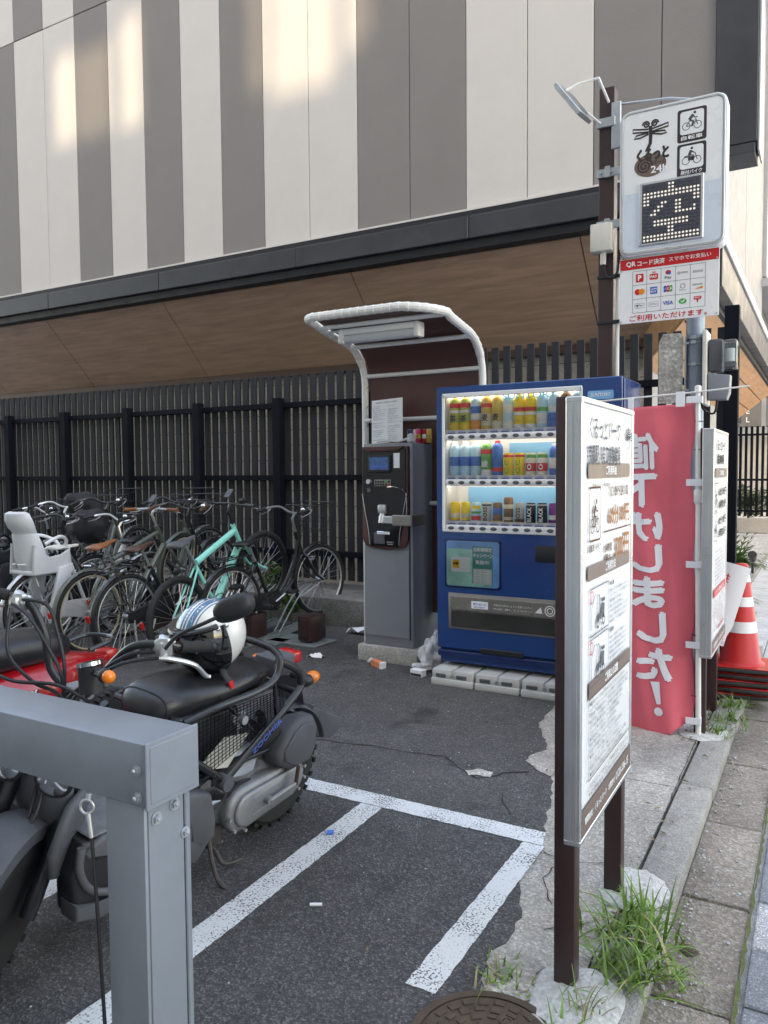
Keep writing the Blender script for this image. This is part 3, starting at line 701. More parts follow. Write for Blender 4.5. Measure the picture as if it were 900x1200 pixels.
def leafball(m,c,rad,n,size,seed,flat=1):
    rr=random.Random(seed)
    for i in range(n):
        d=V(rr.gauss(0,1),rr.gauss(0,1),rr.gauss(0,1)).normalized()*(rr.random()**.4)
        k=.75+.5*noise.noise(d*1.6+V(seed,0,0)); p=Vector(c)+V(d.x*rad[0],d.y*rad[1],d.z*rad[2])*k
        a=V(rr.gauss(0,1),rr.gauss(0,1),rr.gauss(0,.6)).normalized()*size*rr.uniform(.6,1.4); q=a.cross(V(rr.gauss(0,1),rr.gauss(0,1),rr.gauss(0,1))).normalized()*size*.35
        m.poly([p-a,p+q,p+a,p-q])
def tree(name,label,cat,loc,h,rad,n,size,seed,mt='leaf_far',trunk=.09,group=None,base=None):
    t=thing(name,label,cat,loc,group=group); m=MB(); cz=h-rad[2]*.8
    m.tube([(0,0,0),(.05*h*.1,.02,h*.3),(0,.03,cz)],[trunk,trunk*.7,trunk*.3],8); rr=random.Random(seed)
    for k in range(6):
        a=rr.uniform(0,2*PI); m.tube([(0,0,cz*.6),(math.cos(a)*rad[0]*.35,math.sin(a)*rad[1]*.35,cz*.85),(math.cos(a)*rad[0]*.7,math.sin(a)*rad[1]*.7,cz+rr.uniform(0,.4)*rad[2])],[trunk*.4,trunk*.25,trunk*.08],5)
    m.obj('trunk','bark',t); m=MB()
    leafball(m,(0,0,cz),rad,n,size,seed)
    for k in range(5): leafball(m,(rr.uniform(-.7,.7)*rad[0],rr.uniform(-.7,.7)*rad[1],cz+rr.uniform(-.5,.6)*rad[2]),tuple(x*.45 for x in rad),n//5,size,seed+k)
    m.obj('crown',mt,t,smooth=False,recalc=False); return t
tree('street_tree','dark green tree overhanging the distant fence at the right edge','tree',(-.7,21.2,-.07),4.9,(1.1,1.0,.9),2600,.07,3)
for i,x in enumerate((-2.3,-1.6,-.9,-.2)):
    s=thing('shrub',['green shrub hidden at the left end behind the distant fence','second green shrub from the left behind the distant fence','green shrub behind the bars at the right edge of the photo','green shrub beyond the right edge behind the distant fence'][i],'shrub',(x,20.9,-.07),group='shrubs behind the distant fence'); m=MB(); m.tube([(0,0,0),(0,0,.5)],.03,6); m.obj('stem','bark',s); m=MB(); leafball(m,(0,0,.7),(.5,.4,.5),900,.06,20+i); m.obj('foliage','leaf_far',s,smooth=False,recalc=False)
def fronds(name,label,loc,n,L,seed,mt='leaf',w=.02):
    t=thing(name,label,'plant',loc); rr=random.Random(seed); m=MB()
    for i in range(n):
        a=rr.uniform(0,2*PI); e=rr.uniform(.35,1.25); l=L*rr.uniform(.6,1.1); d=V(math.cos(a),math.sin(a),0)
        P=[d*(l*math.cos(e)*t_)+V(0,0,l*(math.sin(e)*t_-.75*t_*t_*math.cos(e)*.9)) for t_ in [k/6 for k in range(7)]]
        for k in range(6):
            p=P[k]; q=P[k+1]; sd=d.cross(V(0,0,1))*w*(1-k/6)
            m.poly([p-sd,p+sd,q+sd*.8,q-sd*.8])
            if name!='grass': 
                for s_ in (-1,1):
                    z=(q-p); m.poly([p,p+z*.6,p+z*1.3+sd.normalized()*s_*l*.16*(1-k/8)+V(0,0,-.01)])
    m.obj('foliage',mt,t,smooth=False,recalc=False); return t
fronds('fern_plant','feathery green plant in the gravel bed beside the tall corner post','',12,.1,1) if False else None
fronds('fern_plant','feathery low plant in the pale gravel bed nearest the fence corner',(-.98,9.5,-.05),46,.62,31)
fronds('fern_plant','feathery plant in the gravel bed behind the traffic cones',(-.90,8.75,-.05),34,.5,32)
fronds('fern_plant','low fern furthest back in the gravel bed, near the ground spotlight',(-1.15,12.9,-.05),60,.8,33)
sp_=thing('ground_spotlight','small black spotlight on a short stake in the gravel bed','spotlight',(-.86,12.1,-.05)); m=MB(); m.cyl((0,0,0),(0,0,.16),.018,seg=8); m.obj('stake','black_plastic',sp_)
m=MB(); m.cyl((0,.05,.2),(0,-.09,.28),.045,.06,12); m.obj('lamp_head','black_plastic',sp_)

# ================================================================== SHELTER OVER THE PAYMENT MACHINE
sh=thing('shelter','small white tube frame shelter with maroon back and roof over the payment machine','shelter',(-2.71,5.35,0))
def so_(m,n,mt,par=sh,**k): return under(m.obj(n,mt,None,**k),par)
def prof(x,y0=5.36):
    return [V(x,y0,0),V(x,y0,2.05)]+[V(x,y0-.30+.30*math.cos(a),2.13+.30*math.sin(a)) for a in [R(t) for t in (0,15,30,45,60,78)]]+[V(x,y0-.56,2.478)]
L=prof(-3.21); Rr=prof(-2.20); yf=4.50; zf=2.52; cr_=.24
mid=[V(-3.21+.12*(1-math.cos(R(t))),yf+.12*(1-math.sin(R(t))),zf) for t in (0,20,40,60,80,90)]+[V(-2.20-cr_+cr_*math.sin(R(t)),yf+cr_*(1-math.cos(R(t))),zf-.02*math.sin(R(t))) for t in (0,15,30,45,60,75,90)]
path=L+mid+Rr[::-1]
m=MB(); m.tube(path,.026,14); so_(m,'frame_tube','pvc_white',ang=60)
# spiral wrapping tape on the roof part
wp=[]; roof=L[4:]+mid+Rr[::-1][:-4]
# resample
acc=[0]; 
for i in range(1,len(roof)): acc.append(acc[-1]+(roof[i]-roof[i-1]).length)
def at(s_):
    for i in range(1,len(roof)):
        if s_<=acc[i]: 
            t=(s_-acc[i-1])/max(1e-6,acc[i]-acc[i-1]); return roof[i-1].lerp(roof[i],t),(roof[i]-roof[i-1]).normalized()
    return roof[-1],(roof[-1]-roof[-2]).normalized()
m=MB(); s_=0; k=0; pts=[]; rads=[]
while s_<acc[-1]:
    p,t=at(s_); pts.append(p); rads.append(.0285+.0035*((s_/.062)%1)); s_+=.0062
m.tube(pts,rads,12); so_(m,'wrapping_tape','wrap_white',ang=25)
for z,y in ((2.20,5.345),(1.85,5.345),(1.2,5.345)):
    m=MB(); m.tube([(-3.2,y,z),(-2.21,y,z)],.017,10); so_(m,'cross_tube','pvc_white')
m=MB(); m.tube([(-3.2,5.13,2.40),(-2.21,5.13,2.40)],.017,10); so_(m,'cross_tube','pvc_white')
m=MB(); m.tube([(-3.19,4.72,2.485),(-2.22,4.72,2.485)],.017,10); so_(m,'cross_tube','pvc_white')
# maroon sheet: back and curved roof
m=MB(); A=[];B=[]
pr=[(5.375,.35),(5.375,2.05)]+[(5.375-.30+.30*math.cos(R(a)),2.135+.30*math.sin(R(a))) for a in (0,15,30,45,60,78)]+[(4.75,2.49),(4.60,2.53)]
for y,z in pr: A.append(m.bm.verts.new((-3.17,y,z))); B.append(m.bm.verts.new((-2.24,y,z)))
for i in range(len(pr)-1): m.bm.faces.new((A[i],B[i],B[i+1],A[i+1]))
so_(m,'roof_sheet','maroon_sheet',recalc=False)
# cable ties
m=MB(); rr=random.Random(9)
for k in range(9):
    z=.9+k*.15
    m.tube(bez([(-3.18,5.33,z),(-3.15,5.30,z+.01),(-3.12,5.31,z+.05+rr.uniform(-.03,.03))],4),.0022,5)
so_(m,'cable_tie','black_plastic')
lamp=thing('fluorescent_lamp','white tube lamp fixture hanging below the roof of the shelter','lamp',(-2.72,4.80,2.42))
m=MB(); m.box((-3.07,4.75,2.425),(-2.42,4.84,2.47),.008,seg=2); so_(m,'housing','pvc_white',lamp)
m=MB(); m.tube([(-3.03,4.79,2.40),(-2.46,4.79,2.40)],.035,14); so_(m,'diffuser','tube_lamp',lamp)
for x in (-3.07,-2.46):
    m=MB(); m.box((x,4.745,2.365),(x+.045,4.845,2.472),.014,seg=2); so_(m,'end_cap','pvc_white',lamp)
m=MB(); m.box((-3.19,4.77,2.455),(-3.07,4.80,2.47),.003); so_(m,'bracket','pvc_white',lamp)

# ================================================================== PAYMENT MACHINE
pm_=thing('payment_machine','grey upright parking payment machine with black front under the shelter','payment machine',(-2.83,5.05,0))
def po(m,n,mt,par=pm_,**k): return under(m.obj(n,mt,None,**k),par)
X0,X1,Y0,Y1=-3.045,-2.625,5.05,5.50
m=MB(); m.box((X0-.05,Y0-.03,-.01),(X1+.045,5.56,.125),.008,seg=2); po(m,'plinth','plinth_concrete')
m=MB(); m.box((X0,Y0,.125),(X1,Y1,1.655),.008,seg=2); po(m,'cabinet','grey_machine')
m=MB(); m.box((X0+.012,Y0-.008,.20),(X1-.03,Y0+.002,.86),.003); po(m,'door','grey_machine')
m=MB(); m.box((X1-.028,Y0-.006,.19),(X1-.022,Y0+.0,1.62)); po(m,'seam','fascia_black')
# black front with rounded foot
f=Face((0,Y0,0),(1,0,0),(0,0,1))
cx=(X0+X1)/2-.012; hw=.195
out=[(cx-hw,1.63),(cx-hw,.955)]+[(cx-hw+.06*(1-math.cos(R(a))),.955-.06*math.sin(R(a))-.02*math.sin(R(a))) for a in (30,60,90)]+[(cx,.862)]+[(cx+hw-.06*(1-math.sin(R(a))),.955-.08*math.cos(R(a))) for a in (0,30,60)]+[(cx+hw,.955),(cx+hw,1.63)]
m=MB(); m.prism(out,(0,Y0-.012,0),(1,0,0),(0,0,1),.03,.004); po(m,'front_panel','maroon_dots')
inn=[(cx-hw+.012,1.615),(cx-hw+.012,1.30),(cx-hw+.03,1.10),(cx-hw+.065,.93),(cx-hw+.08,.885),(cx+hw-.08,.885),(cx+hw-.065,.93),(cx+hw-.03,1.10),(cx+hw-.012,1.30),(cx+hw-.012,1.615)]
m=MB(); m.prism(inn,(0,Y0-.030,0),(1,0,0),(0,0,1),.012,.004); po(m,'front_inlay','gloss_black')
f=Face((cx,Y0-.0365,0),(1,0,0),(0,0,1))
m=MB(); m.prism([(-.18,1.63),(-.13,1.595),(.12,1.595),(.17,1.63)],(cx,Y0-.035,0),(1,0,0),(0,0,1),.02,.002); po(m,'top_badge','maroon_sheet')
Face((cx,Y0-.046,0),(1,0,0),(0,0,1))
fb2=Face((cx,Y0-.0455,0),(1,0,0),(0,0,1)); fb2.text('print_grey','CENTRAL PARKING MACHINE',0,1.613,.2,.010); fdone(fb2,pm_)
m=MB(); m.box((cx-.13,Y0-.05,1.44),(cx+.06,Y0-.03,1.565),.004); po(m,'screen_bezel','black_plastic')
m=MB(); m.box((cx-.115,Y0-.053,1.458),(cx+.048,Y0-.049,1.552)); po(m,'screen','screen')
m=MB(); m.box((cx-.10,Y0-.0545,1.475),(cx+.035,Y0-.053,1.492)); po(m,'screen_bar','text_blue')
m=MB(); m.box((cx+.085,Y0-.04,1.47),(cx+.135,Y0-.0365,1.58)); q=po(m,'notice_label','paper')
m=MB(); m.cyl((cx-.13,Y0-.036,1.37),(cx-.13,Y0-.05,1.37),.022,.018,16); po(m,'coin_slot','chrome')
m=MB(); m.box((cx-.14,Y0-.045,1.29),(cx-.115,Y0-.036,1.32)); po(m,'coin_return_label','print_grey')
m=MB(); m.box((cx-.08,Y0-.045,1.335),(cx+.06,Y0-.034,1.385),.003); kp=po(m,'keypad','bronze_metal')
for i in range(6):
    for j in range(2):
        m=MB(); m.box((cx-.072+.022*i,Y0-.05,1.341+.021*j),(cx-.056+.022*i,Y0-.044,1.356+.021*j),.002); o=m.obj('key','print_red' if (i==5 and j==0) else ('print_green' if (i==4 and j==1) else 'black_plastic')); under(o,pm_); o.parent=kp
m=MB(); m.box((cx-.045,Y0-.06,1.13),(cx+.025,Y0-.03,1.20),.01,seg=2); po(m,'bill_slot','alu')
m=MB(); m.cyl((cx-.01,Y0-.04,1.13),(cx-.01,Y0-.065,1.06),.022,seg=12); po(m,'card_reader','alu')
m=MB(); m.box((cx-.06,Y0-.05,.975),(cx+.05,Y0-.03,1.00),.003); po(m,'ticket_slot','chrome')
m=MB(); m.box((cx-.085,Y0-.048,.905),(cx+.005,Y0-.033,.99),.004); po(m,'receipt_window','dull_plastic')
for z,w in ((.92,.06),(.905,.05)):
    fb2=Face((cx+.05,Y0-.0375,z),(1,0,0),(0,0,1)); fb2.text('print_white','領収書発行',0,0,w,.008); fdone(fb2,pm_)
for sx in (-1,1):
    m=MB(); m.tube(bez([(cx+sx*.19,Y0-.036,1.28),(cx+sx*.165,Y0-.04,1.15),(cx+sx*.135,Y0-.04,1.0),(cx+sx*.125,Y0-.04,.9)],6),.003,6); po(m,'trim','alu')
# padlocked hasp wrapped round the right corner
m=MB(); m.box((X1-.26,Y0-.062,1.06),(X1-.10,Y0-.03,1.115),.004); po(m,'lock_plate','alu')
m=MB(); m.box((X1-.14,Y0-.07,1.045),(X1+.02,Y0-.048,1.125),.006); m.box((X1+.002,Y0-.066,1.045),(X1+.026,Y0+.15,1.125),.006); po(m,'hasp','bronze_metal')
m=MB(); m.tube(bez([(cx+.03,Y0-.04,1.33),(cx+.12,Y0-.07,1.33),(cx+.185,Y0-.04,1.28),(cx+.188,Y0-.036,1.1)],6),.003,6); po(m,'cable','chrome')
# laminated notice on top
nt_=thing('paper_notice','white laminated A4 notice full of small print standing on the payment machine','notice',(-2.9,5.15,1.66))
m=MB(); M_=Matrix.Translation((-2.905,5.17,1.665))@Matrix.Rotation(R(-3),4,'Y')@Matrix.Rotation(R(-6),4,'X')
m.box((-.135,-.001,0),(.135,.001,.335),0,M_); po(m,'sheet','paper',nt_)
f=Face(M_@V(0,-.0014,0),M_.to_3x3()@V(1,0,0),M_.to_3x3()@V(0,0,1))
f.text('print_dark','駐輪場ご利用のお客様へ',0,.312,.2,.012,.01)
rr=random.Random(4)
for c_ in (-.065,.065):
    for k in range(19):
        if rr.random()<.1: continue
        w=rr.uniform(.06,.115); f.text('print_dark' if k%5 else 'print_grey',rr.choice(['駐輪ラックに前輪を入れてください','精算後は速やかに出庫をお願いします','二重駐輪は固くお断りします','ご不明な点は管理会社まで']),c_-.058+w/2,.285-k*.0145,w,.0075)
fdone(f,nt_)
m=MB(); rr=random.Random(8)
pts=bez([(-2.95,5.10,1.67),(-2.85,5.08,1.675),(-2.77,5.10,1.668),(-2.70,5.12,1.69)],5); m.tube(pts,.008,6); m.ball((-2.68,5.12,1.69),(.028,.03,.035),2,.5,3); 
tag(m.obj('crumpled_tape','bin_bag'),'crumpled white plastic strip lying along the front top of the payment machine','plastic scrap')
# drinks cans left on the machine
def can(m,o,r=.026,h=.105):
    m.lathe([(r*.75,0),(r,.008),(r,h*.90),(r*.80,h),(r*.74,h-.003)],o,seg=20)
cs=[(-2.64,.0,'print_dark','a navy','bike_black'),(-2.59,.02,'print_white','white','alu'),(-2.545,-.01,'print_red','pink','print_red'),(-2.50,.015,'print_red','dark red','maroon'),(-2.455,-.005,'print_yellow','yellow','print_yellow')]
mat('cyan_print',(.10,.62,.80),.4,var=0); mat('can_pink',(.65,.05,.16),.3,metal=.4,var=.3,nscale=25); mat('can_navy',(.03,.04,.10),.3,metal=.4,var=.3,nscale=25); mat('can_gold',(.55,.36,.08),.3,metal=.4,var=.5,nscale=25)
labs=[('can_navy','dark navy drink can at the left end of the row on the payment machine'),('print_white','white drink can second in the row on the payment machine, between navy and pink'),('can_pink','bright pink drink can in the row on top of the payment machine'),('print_red','red drink can between the pink and gold cans on the payment machine'),('can_gold','gold and yellow drink can nearest the vending machine on the payment machine')]
for i,(mt,lb) in enumerate(labs):
    x=-2.70+i*.040+(.0); y=5.25+.02*math.sin(i*2.3); t=thing('drink_can',lb,'drink can',(x-.05,y,1.656),group='cans left on the payment machine')
    m=MB(); can(m,(0,0,0),.021,.105); m.obj('can_body',mt,t); m=MB(); m.lathe([(.0215,.035),(.0216,.04),(.0216,.062),(.0215,.067)],(0,0,0),seg=20,caps=False); m.obj('can_label','can_gold' if i%2==0 else 'paper',t)
    m=MB(); m.lathe([(.017,.104),(.018,.106),(.0165,.1075)],(0,0,0),seg=16); m.obj('can_lid','alu',t)

mat('dry_leaf',(.20,.15,.09),.8,var=.6,nscale=5)
# ================================================================== VENDING MACHINE
vm=thing('vending_machine','glossy blue drinks vending machine with lit display of cans and bottles','vending machine',(-1.68,4.78,.13))
def vo(m,n,mt,par=vm,**k): 
    o=m.obj(n,mt,None,**k); o.data.transform(Matrix.Translation(-Vector(vm.location))); o.parent=par; return o
VX0,VX1,VY,VZ0,VZ1=-2.30,-1.062,4.78,.135,2.01; VB=5.26
# body as shell around the display
wx0,wx1,wz0,wz1=-2.245,-1.315,1.045,1.955
m=MB(); m.box((VX0,VY,wz1),(VX1,VB,VZ1),.006); m.box((VX0,VY,VZ0+.10),(VX1,VB,wz0),.006); m.box((VX0,VY,wz0-.01),(wx0,VB,wz1+.01),.004); m.box((wx1,VY,wz0-.01),(VX1,VB,wz1+.01),.004)
m.box((VX0+.01,VY+.03,VZ0),(VX1-.01,VB,VZ0+.1),.004); m.box((VX0+.01,VY+.24,wz0-.02),(VX1-.01,VB,wz1+.02))
vo(m,'cabinet','blue_vending')
m=MB(); m.box((VX1-.0,VY+.01,VZ0+.1),(VX1+.012,VB-.01,VZ1-.01),.004); vo(m,'side_panel','blue_vending')
m=MB(); m.box((VX0+.005,VY-.004,VZ0+.045),(VX1-.005,VY+.03,VZ0+.085),.004); vo(m,'kick_plate','blue_dark')
m=MB(); m.box((VX0+.32,VY-.006,VZ0+.088),(VX0+.62,VY+.004,VZ0+.125),.004); vo(m,'vent','black_plastic')
m=MB(); m.box((VX1-.34,VY-.003,wz0),(VX1-.338,VY,VZ1)); vo(m,'door_seam','blue_dark')
# display interior
m=MB(); m.box((wx0,VY+.20,wz0),(wx1,VY+.235,wz1)); m.box((wx0,VY+.012,wz0),(wx0+.012,VY+.2,wz1)); m.box((wx0,VY+.012,wz1-.012),(wx1,VY+.2,wz1)); m.box((wx1-.012,VY+.012,wz0),(wx1,VY+.2,wz1)); m.box((wx0,VY+.012,wz0),(wx1,VY+.2,wz0+.01)); vo(m,'display_case','cabinet_white')
m=MB(); 
for a,b_ in (((wx0-.01,wz0-.012),(wx1+.01,wz0+.008)),((wx0-.01,wz1-.020),(wx1+.01,wz1+.01)),((wx0-.012,wz0),(wx0+.008,wz1)),((wx1-.006,wz0),(wx1+.012,wz1))): m.box((a[0],VY-.008,a[1]),(b_[0],VY+.012,b_[1]),.004)
vo(m,'window_frame','cabinet_white')
rowz=[1.672,1.368,1.062]
for ri,z in enumerate(rowz):
    m=MB(); m.box((wx0+.01,VY-.006,z-.022),(wx1-.005,VY+.026,z+.020),.006,seg=2); m.box((wx0+.01,VY+.02,z+.012),(wx1-.005,VY+.2,z+.019)); s_=vo(m,'shelf','cabinet_white')
    for k in range(12):
        x=wx0+.055+k*.0765; m=MB(); m.lathe([(.022,0),(.022,.004),(.015,.008)],(0,0,0),(0,-1,0),14)
        for v in m.bm.verts: v.co.z*=.55
        o=m.obj('button','button_grey'); o.parent=s_; o.location=Vector((x,VY-.006,z))-Vector(vm.location)
    m=MB(); m.box((wx0+.02,VY+.004,z+.020),(wx1-.01,VY+.012,z+.047)); s2=vo(m,'price_strip','paper')
    f=Face((0,VY+.0035,z+.034),(1,0,0),(0,0,1))
    for k in range(12):
        x=wx0+.055+k*.0765; f.rect('text_blue',x-.028,-.010,x+.028,-.003,.0006); f.text('text_blue',['170円','160円','130円'][ri] if k%4 else '120円',x,.004,.044,.010,.01)
    for kk,mm in f.m.items(): vo(mm,'price_lettering',kk,s2,smooth=False,recalc=False)
mat('case_lamp',(1,1,1),.5,var=0,emit=1.7)
mat('ceiling_lamp',(1,1,1),.5,var=0,emit=.30)
m=MB(); m.box((wx0+.015,VY+.03,wz1-.016),(wx1-.015,VY+.19,wz1-.0125)); vo(m,'display_lamp','ceiling_lamp')
for z in (1.672-.014,1.368-.014):
    m=MB(); m.box((wx0+.015,VY+.030,z),(wx1-.015,VY+.036,z+.014)); vo(m,'display_lamp','case_lamp')
for (x0,x1,z0,z1) in ((wx0+.40,wx1-.02,1.42,1.63),(wx0+.10,wx1-.02,1.11,1.335)):
    m=MB(); m.box((x0,VY+.185,z0),(x1,VY+.198,z1)); vo(m,'backdrop','sky_blue')
mat('cyan_print',(.10,.62,.80),.4,var=0)
# merchandise
def pal(n,c,metal=0.0,rough=.3): return mat(n,c,rough,metal=metal,var=.12,nscale=18)
for n,c in (('drk_tea',(.45,.50,.10)),('drk_green',(.12,.42,.10)),('drk_orange',(.80,.30,.03)),('drk_yellow',(.85,.62,.02)),('drk_gold',(.70,.50,.12)),('drk_ice',(.45,.72,.88)),('drk_blue',(.03,.16,.55)),('drk_red',(.70,.03,.04)),('drk_black',(.012,.012,.015)),('drk_white',(.8,.8,.8)),('drk_brown',(.22,.11,.05)),('drk_purple',(.22,.03,.28)),('drk_cream',(.70,.66,.50)),('drk_silver',(.45,.46,.48))): pal(n,c)
def bottle(x,z,h,r,cap,body,bands,txt=None,tc='print_white'):
    m=MB(); m.lathe([(r*.92,0),(r,.006),(r,h*.38),(r*.97,h*.41),(r,h*.44),(r,h*.80),(r*.9,h*.87),(r*.5,h*.94),(r*.42,h*.95),(r*.42,h)],(0,0,0),seg=18); b=m.obj('bottle',body,vm); b.location=Vector((x,VY+.065,z))-Vector(vm.location)
    m=MB(); m.lathe([(r*.48,h*.92),(r*.48,h*1.0),(r*.4,h*1.005)],(0,0,0),seg=14); m.obj('bottle_cap',cap,b)
    for z0,z1,c in bands: m=MB(); m.lathe([(r*1.015,h*z0),(r*1.02,h*(z0+.01)),(r*1.02,h*(z1-.01)),(r*1.015,h*z1)],(0,0,0),seg=18,caps=False); m.obj('label_band',c,b)
    if txt:
        f=Face((0,-r*1.04,h*.4),(1,0,0),(0,0,1)); f.text(tc,txt,0,0,h=r*1.3,w=r*1.3,bold=.02); f.done(b)
def cann(x,z,h,r,body,bands,txt=None,tc='print_white'):
    m=MB(); m.lathe([(r*.86,0),(r,.006),(r,h*.92),(r*.86,h),(r*.8,h-.002)],(0,0,0),seg=18); b=m.obj('can',body,vm); b.location=Vector((x,VY+.065,z))-Vector(vm.location)
    for z0,z1,c in bands: m=MB(); m.lathe([(r*1.015,h*z0),(r*1.02,h*(z0+.01)),(r*1.02,h*(z1-.01)),(r*1.015,h*z1)],(0,0,0),seg=18,caps=False); m.obj('label_band',c,b)
    if txt:
        f=Face((0,-r*1.03,h*.5),(1,0,0),(0,0,1)); f.text(tc,txt,0,0,w=h*.62,h=r*.9,rot=PI/2,bold=.03); f.done(b)
xk=[wx0+.055+k*.0765 for k in range(12)]
R1=[('drk_white','drk_tea',[(.05,.3,'drk_yellow'),(.55,.62,'drk_white'),(.68,.8,'drk_red')],'茶'),('drk_white','drk_tea',[(.05,.3,'drk_yellow'),(.55,.62,'drk_white'),(.68,.8,'drk_red')],'茶'),('drk_white','drk_ice',[(.05,.35,'drk_orange'),(.38,.5,'drk_white'),(.52,.7,'drk_blue')],None),('drk_yellow','drk_gold',[(.2,.5,'drk_cream'),(.66,.76,'drk_red')],'麦'),('drk_white','drk_gold',[(.1,.3,'drk_cream')],'麦'),('drk_white','drk_ice',[(.1,.3,'drk_white'),(.5,.7,'drk_white')],None),('drk_red','drk_yellow',[(.05,.2,'drk_white'),(.42,.5,'drk_white'),(.52,.62,'drk_red')],None),('drk_red','drk_yellow',[(.05,.2,'drk_white'),(.42,.5,'drk_white'),(.52,.62,'drk_red')],None),('drk_white','drk_ice',[(.2,.45,'drk_white'),(.5,.6,'drk_green')],None),('drk_white','drk_ice',[(.1,.45,'drk_blue'),(.5,.6,'drk_white')],None),('drk_black','drk_brown',[(.2,.5,'drk_black')],None),('drk_blue','drk_ice',[(.2,.5,'drk_blue')],None)]
for k,a in enumerate(R1): bottle(xk[k],rowz[0]+.022,.258,.0365,a[0],a[1],a[2],a[3],'print_dark')
R2=[('drk_white','drk_ice',[(.35,.6,'drk_blue')],None)]*3+[('drk_white','drk_green',[(.1,.25,'drk_white'),(.66,.78,'drk_red')],'綾'),('drk_red','drk_blue',[(.2,.3,'drk_red')],None)]
for k,a in enumerate(R2): bottle(xk[k],rowz[1]+.022,.252,.0365,a[0],a[1],a[2],a[3],'print_white')
for k in (5,6): cann(xk[k],rowz[1]+.022,.170,.034,'drk_yellow',[(.84,.93,'drk_red'),(.06,.14,'drk_white')],'C.C.','print_green')
for k in (7,8): cann(xk[k],rowz[1]+.022,.170,.034,'drk_cream',[(.3,.6,'drk_red'),(.8,.93,'drk_green')],'100','print_white')
bottle(xk[9],rowz[1]+.022,.225,.030,'drk_white','drk_blue',[(.3,.6,'drk_white')]); cann(xk[10],rowz[1]+.022,.170,.034,'drk_red',[(.4,.5,'drk_white')]); cann(xk[11],rowz[1]+.022,.170,.034,'drk_silver',[(.4,.5,'drk_blue')])
R3=[('drk_yellow',[(.3,.5,'drk_cream'),(.08,.2,'drk_brown')],None,'print_dark'),('drk_yellow',[(.3,.5,'drk_cream'),(.08,.2,'drk_brown')],None,'print_dark'),('drk_ice',[(.2,.4,'drk_red'),(.5,.6,'drk_green'),(.7,.85,'drk_yellow')],None,'print_dark'),('drk_silver',[(.85,.92,'drk_black')],'BOSS','print_dark'),('drk_brown',[(.5,.75,'drk_blue'),(.1,.2,'drk_gold')],None,'print_white'),('drk_brown',[(.6,.75,'drk_cream'),(.2,.3,'drk_cream')],None,'print_white'),('drk_silver',[(.05,.3,'drk_brown')],'BOSS','print_dark'),('drk_black',[(.9,.95,'drk_silver')],'BLACK','print_white'),('drk_black',[(.9,.95,'drk_silver')],'BLACK','print_white'),('drk_purple',[(.3,.5,'drk_white')],None,'print_white'),('drk_red',[(.3,.5,'drk_white')],'BOSS','print_white'),('drk_gold',[(.3,.5,'drk_brown')],None,'print_white')]
for k,(b_,bd,tx,tc) in enumerate(R3): cann(xk[k],rowz[2]+.022,.15 if k!=5 else .185,.032,b_,bd,tx,tc)
f=Face((0,VY-.001,0),(1,0,0),(0,0,1)); f.text('cyan_print','SUNTORY',wx0+.60,1.925,.36,.042,.02)
for kk,mm in f.m.items(): vo(mm,'lettering','cyan_print',smooth=False,recalc=False)
m=MB(); m.quad((wx0,VY+.001,wz0),(wx1,VY+.001,wz0),(wx1,VY+.001,wz1),(wx0,VY+.001,wz1)); vo(m,'window_glass','clear_glass',smooth=False)
mat('chute_grey',(.17,.165,.15),.25,var=.06); mat('chute_dark',(.035,.034,.03),.12,var=.06)
# campaign poster, coin slot, flap
m=MB(); m.box((-2.235,VY-.006,.66),(-1.835,VY+.002,.985),.008,seg=2); pz=vo(m,'poster_frame','blue_dark')
f=Face((-2.035,VY-.0062,.822),(1,0,0),(0,0,1)); f.rect('poster_blue',-.19,-.153,.19,.153,.0008,.02); f.rect('green_poster',-.185,-.15,.13,.10,.0012,0); f.rect('teal_poster',.0,-.13,.145,.12,.0016)
f.rect('sign_white',-.155,-.055,-.015,.045,.002,.012); f.rect('print_yellow',-.145,-.03,-.095,.025,.0024); f.line('print_dark',[(-.14,0),(-.10,0)],.014,.0028); f.poly('print_dark',[(-.118,.016),(-.118,-.016),(-.097,0)],.0028)
f.rect('sign_white',.005,-.13,.14,-.03,.002); f.frame('print_green',.01,-.125,.07,-.035,.003,.0024); f.frame('print_green',.078,-.125,.135,-.035,.003,.0024)
for k in range(5): f.text('print_green','対象商品を購入',.04,-.05-.016*k,.05,.007,d=.0024); f.text('print_green','応募しよう',.106,-.05-.016*k,.048,.007,d=.0024)
f.text('print_white','自販機限定',.075,.10,.13,.028,.03,.0024); f.text('print_white','キャンペーン',.075,.06,.14,.030,.03,.0024); f.text('print_white','実施中!',.072,.015,.10,.030,.03,.0024)
for kk,mm in f.m.items(): vo(mm,'poster_print' if 'print' not in kk else 'lettering',kk,pz,smooth=False,recalc=False)
m=MB(); m.quad((-2.23,VY-.009,.665),(-1.84,VY-.009,.665),(-1.84,VY-.009,.98),(-2.23,VY-.009,.98)); vo(m,'poster_cover','clear_glass',pz,smooth=False)
m=MB(); m.box((-1.60,VY-.012,.86),(-1.36,VY+.002,.965),.006,seg=2); vo(m,'coin_panel','black_plastic')
m=MB(); m.box((-2.215,VY-.006,.375),(-1.32,VY+.02,.62),.006,seg=2); ch=vo(m,'delivery_chute','bronze_metal')
m=MB(); m.box((-2.19,VY-.012,.39),(-1.345,VY-.005,.50),.004); vo(m,'chute_flap','chute_dark',ch)
m=MB(); m.box((-2.195,VY-.014,.505),(-1.34,VY-.004,.60),.004); vo(m,'chute_guard','chute_grey',ch)
m=MB(); m.box((-2.04,VY-.016,.525),(-1.92,VY-.0135,.575)); lb=vo(m,'sticker','paper',ch)
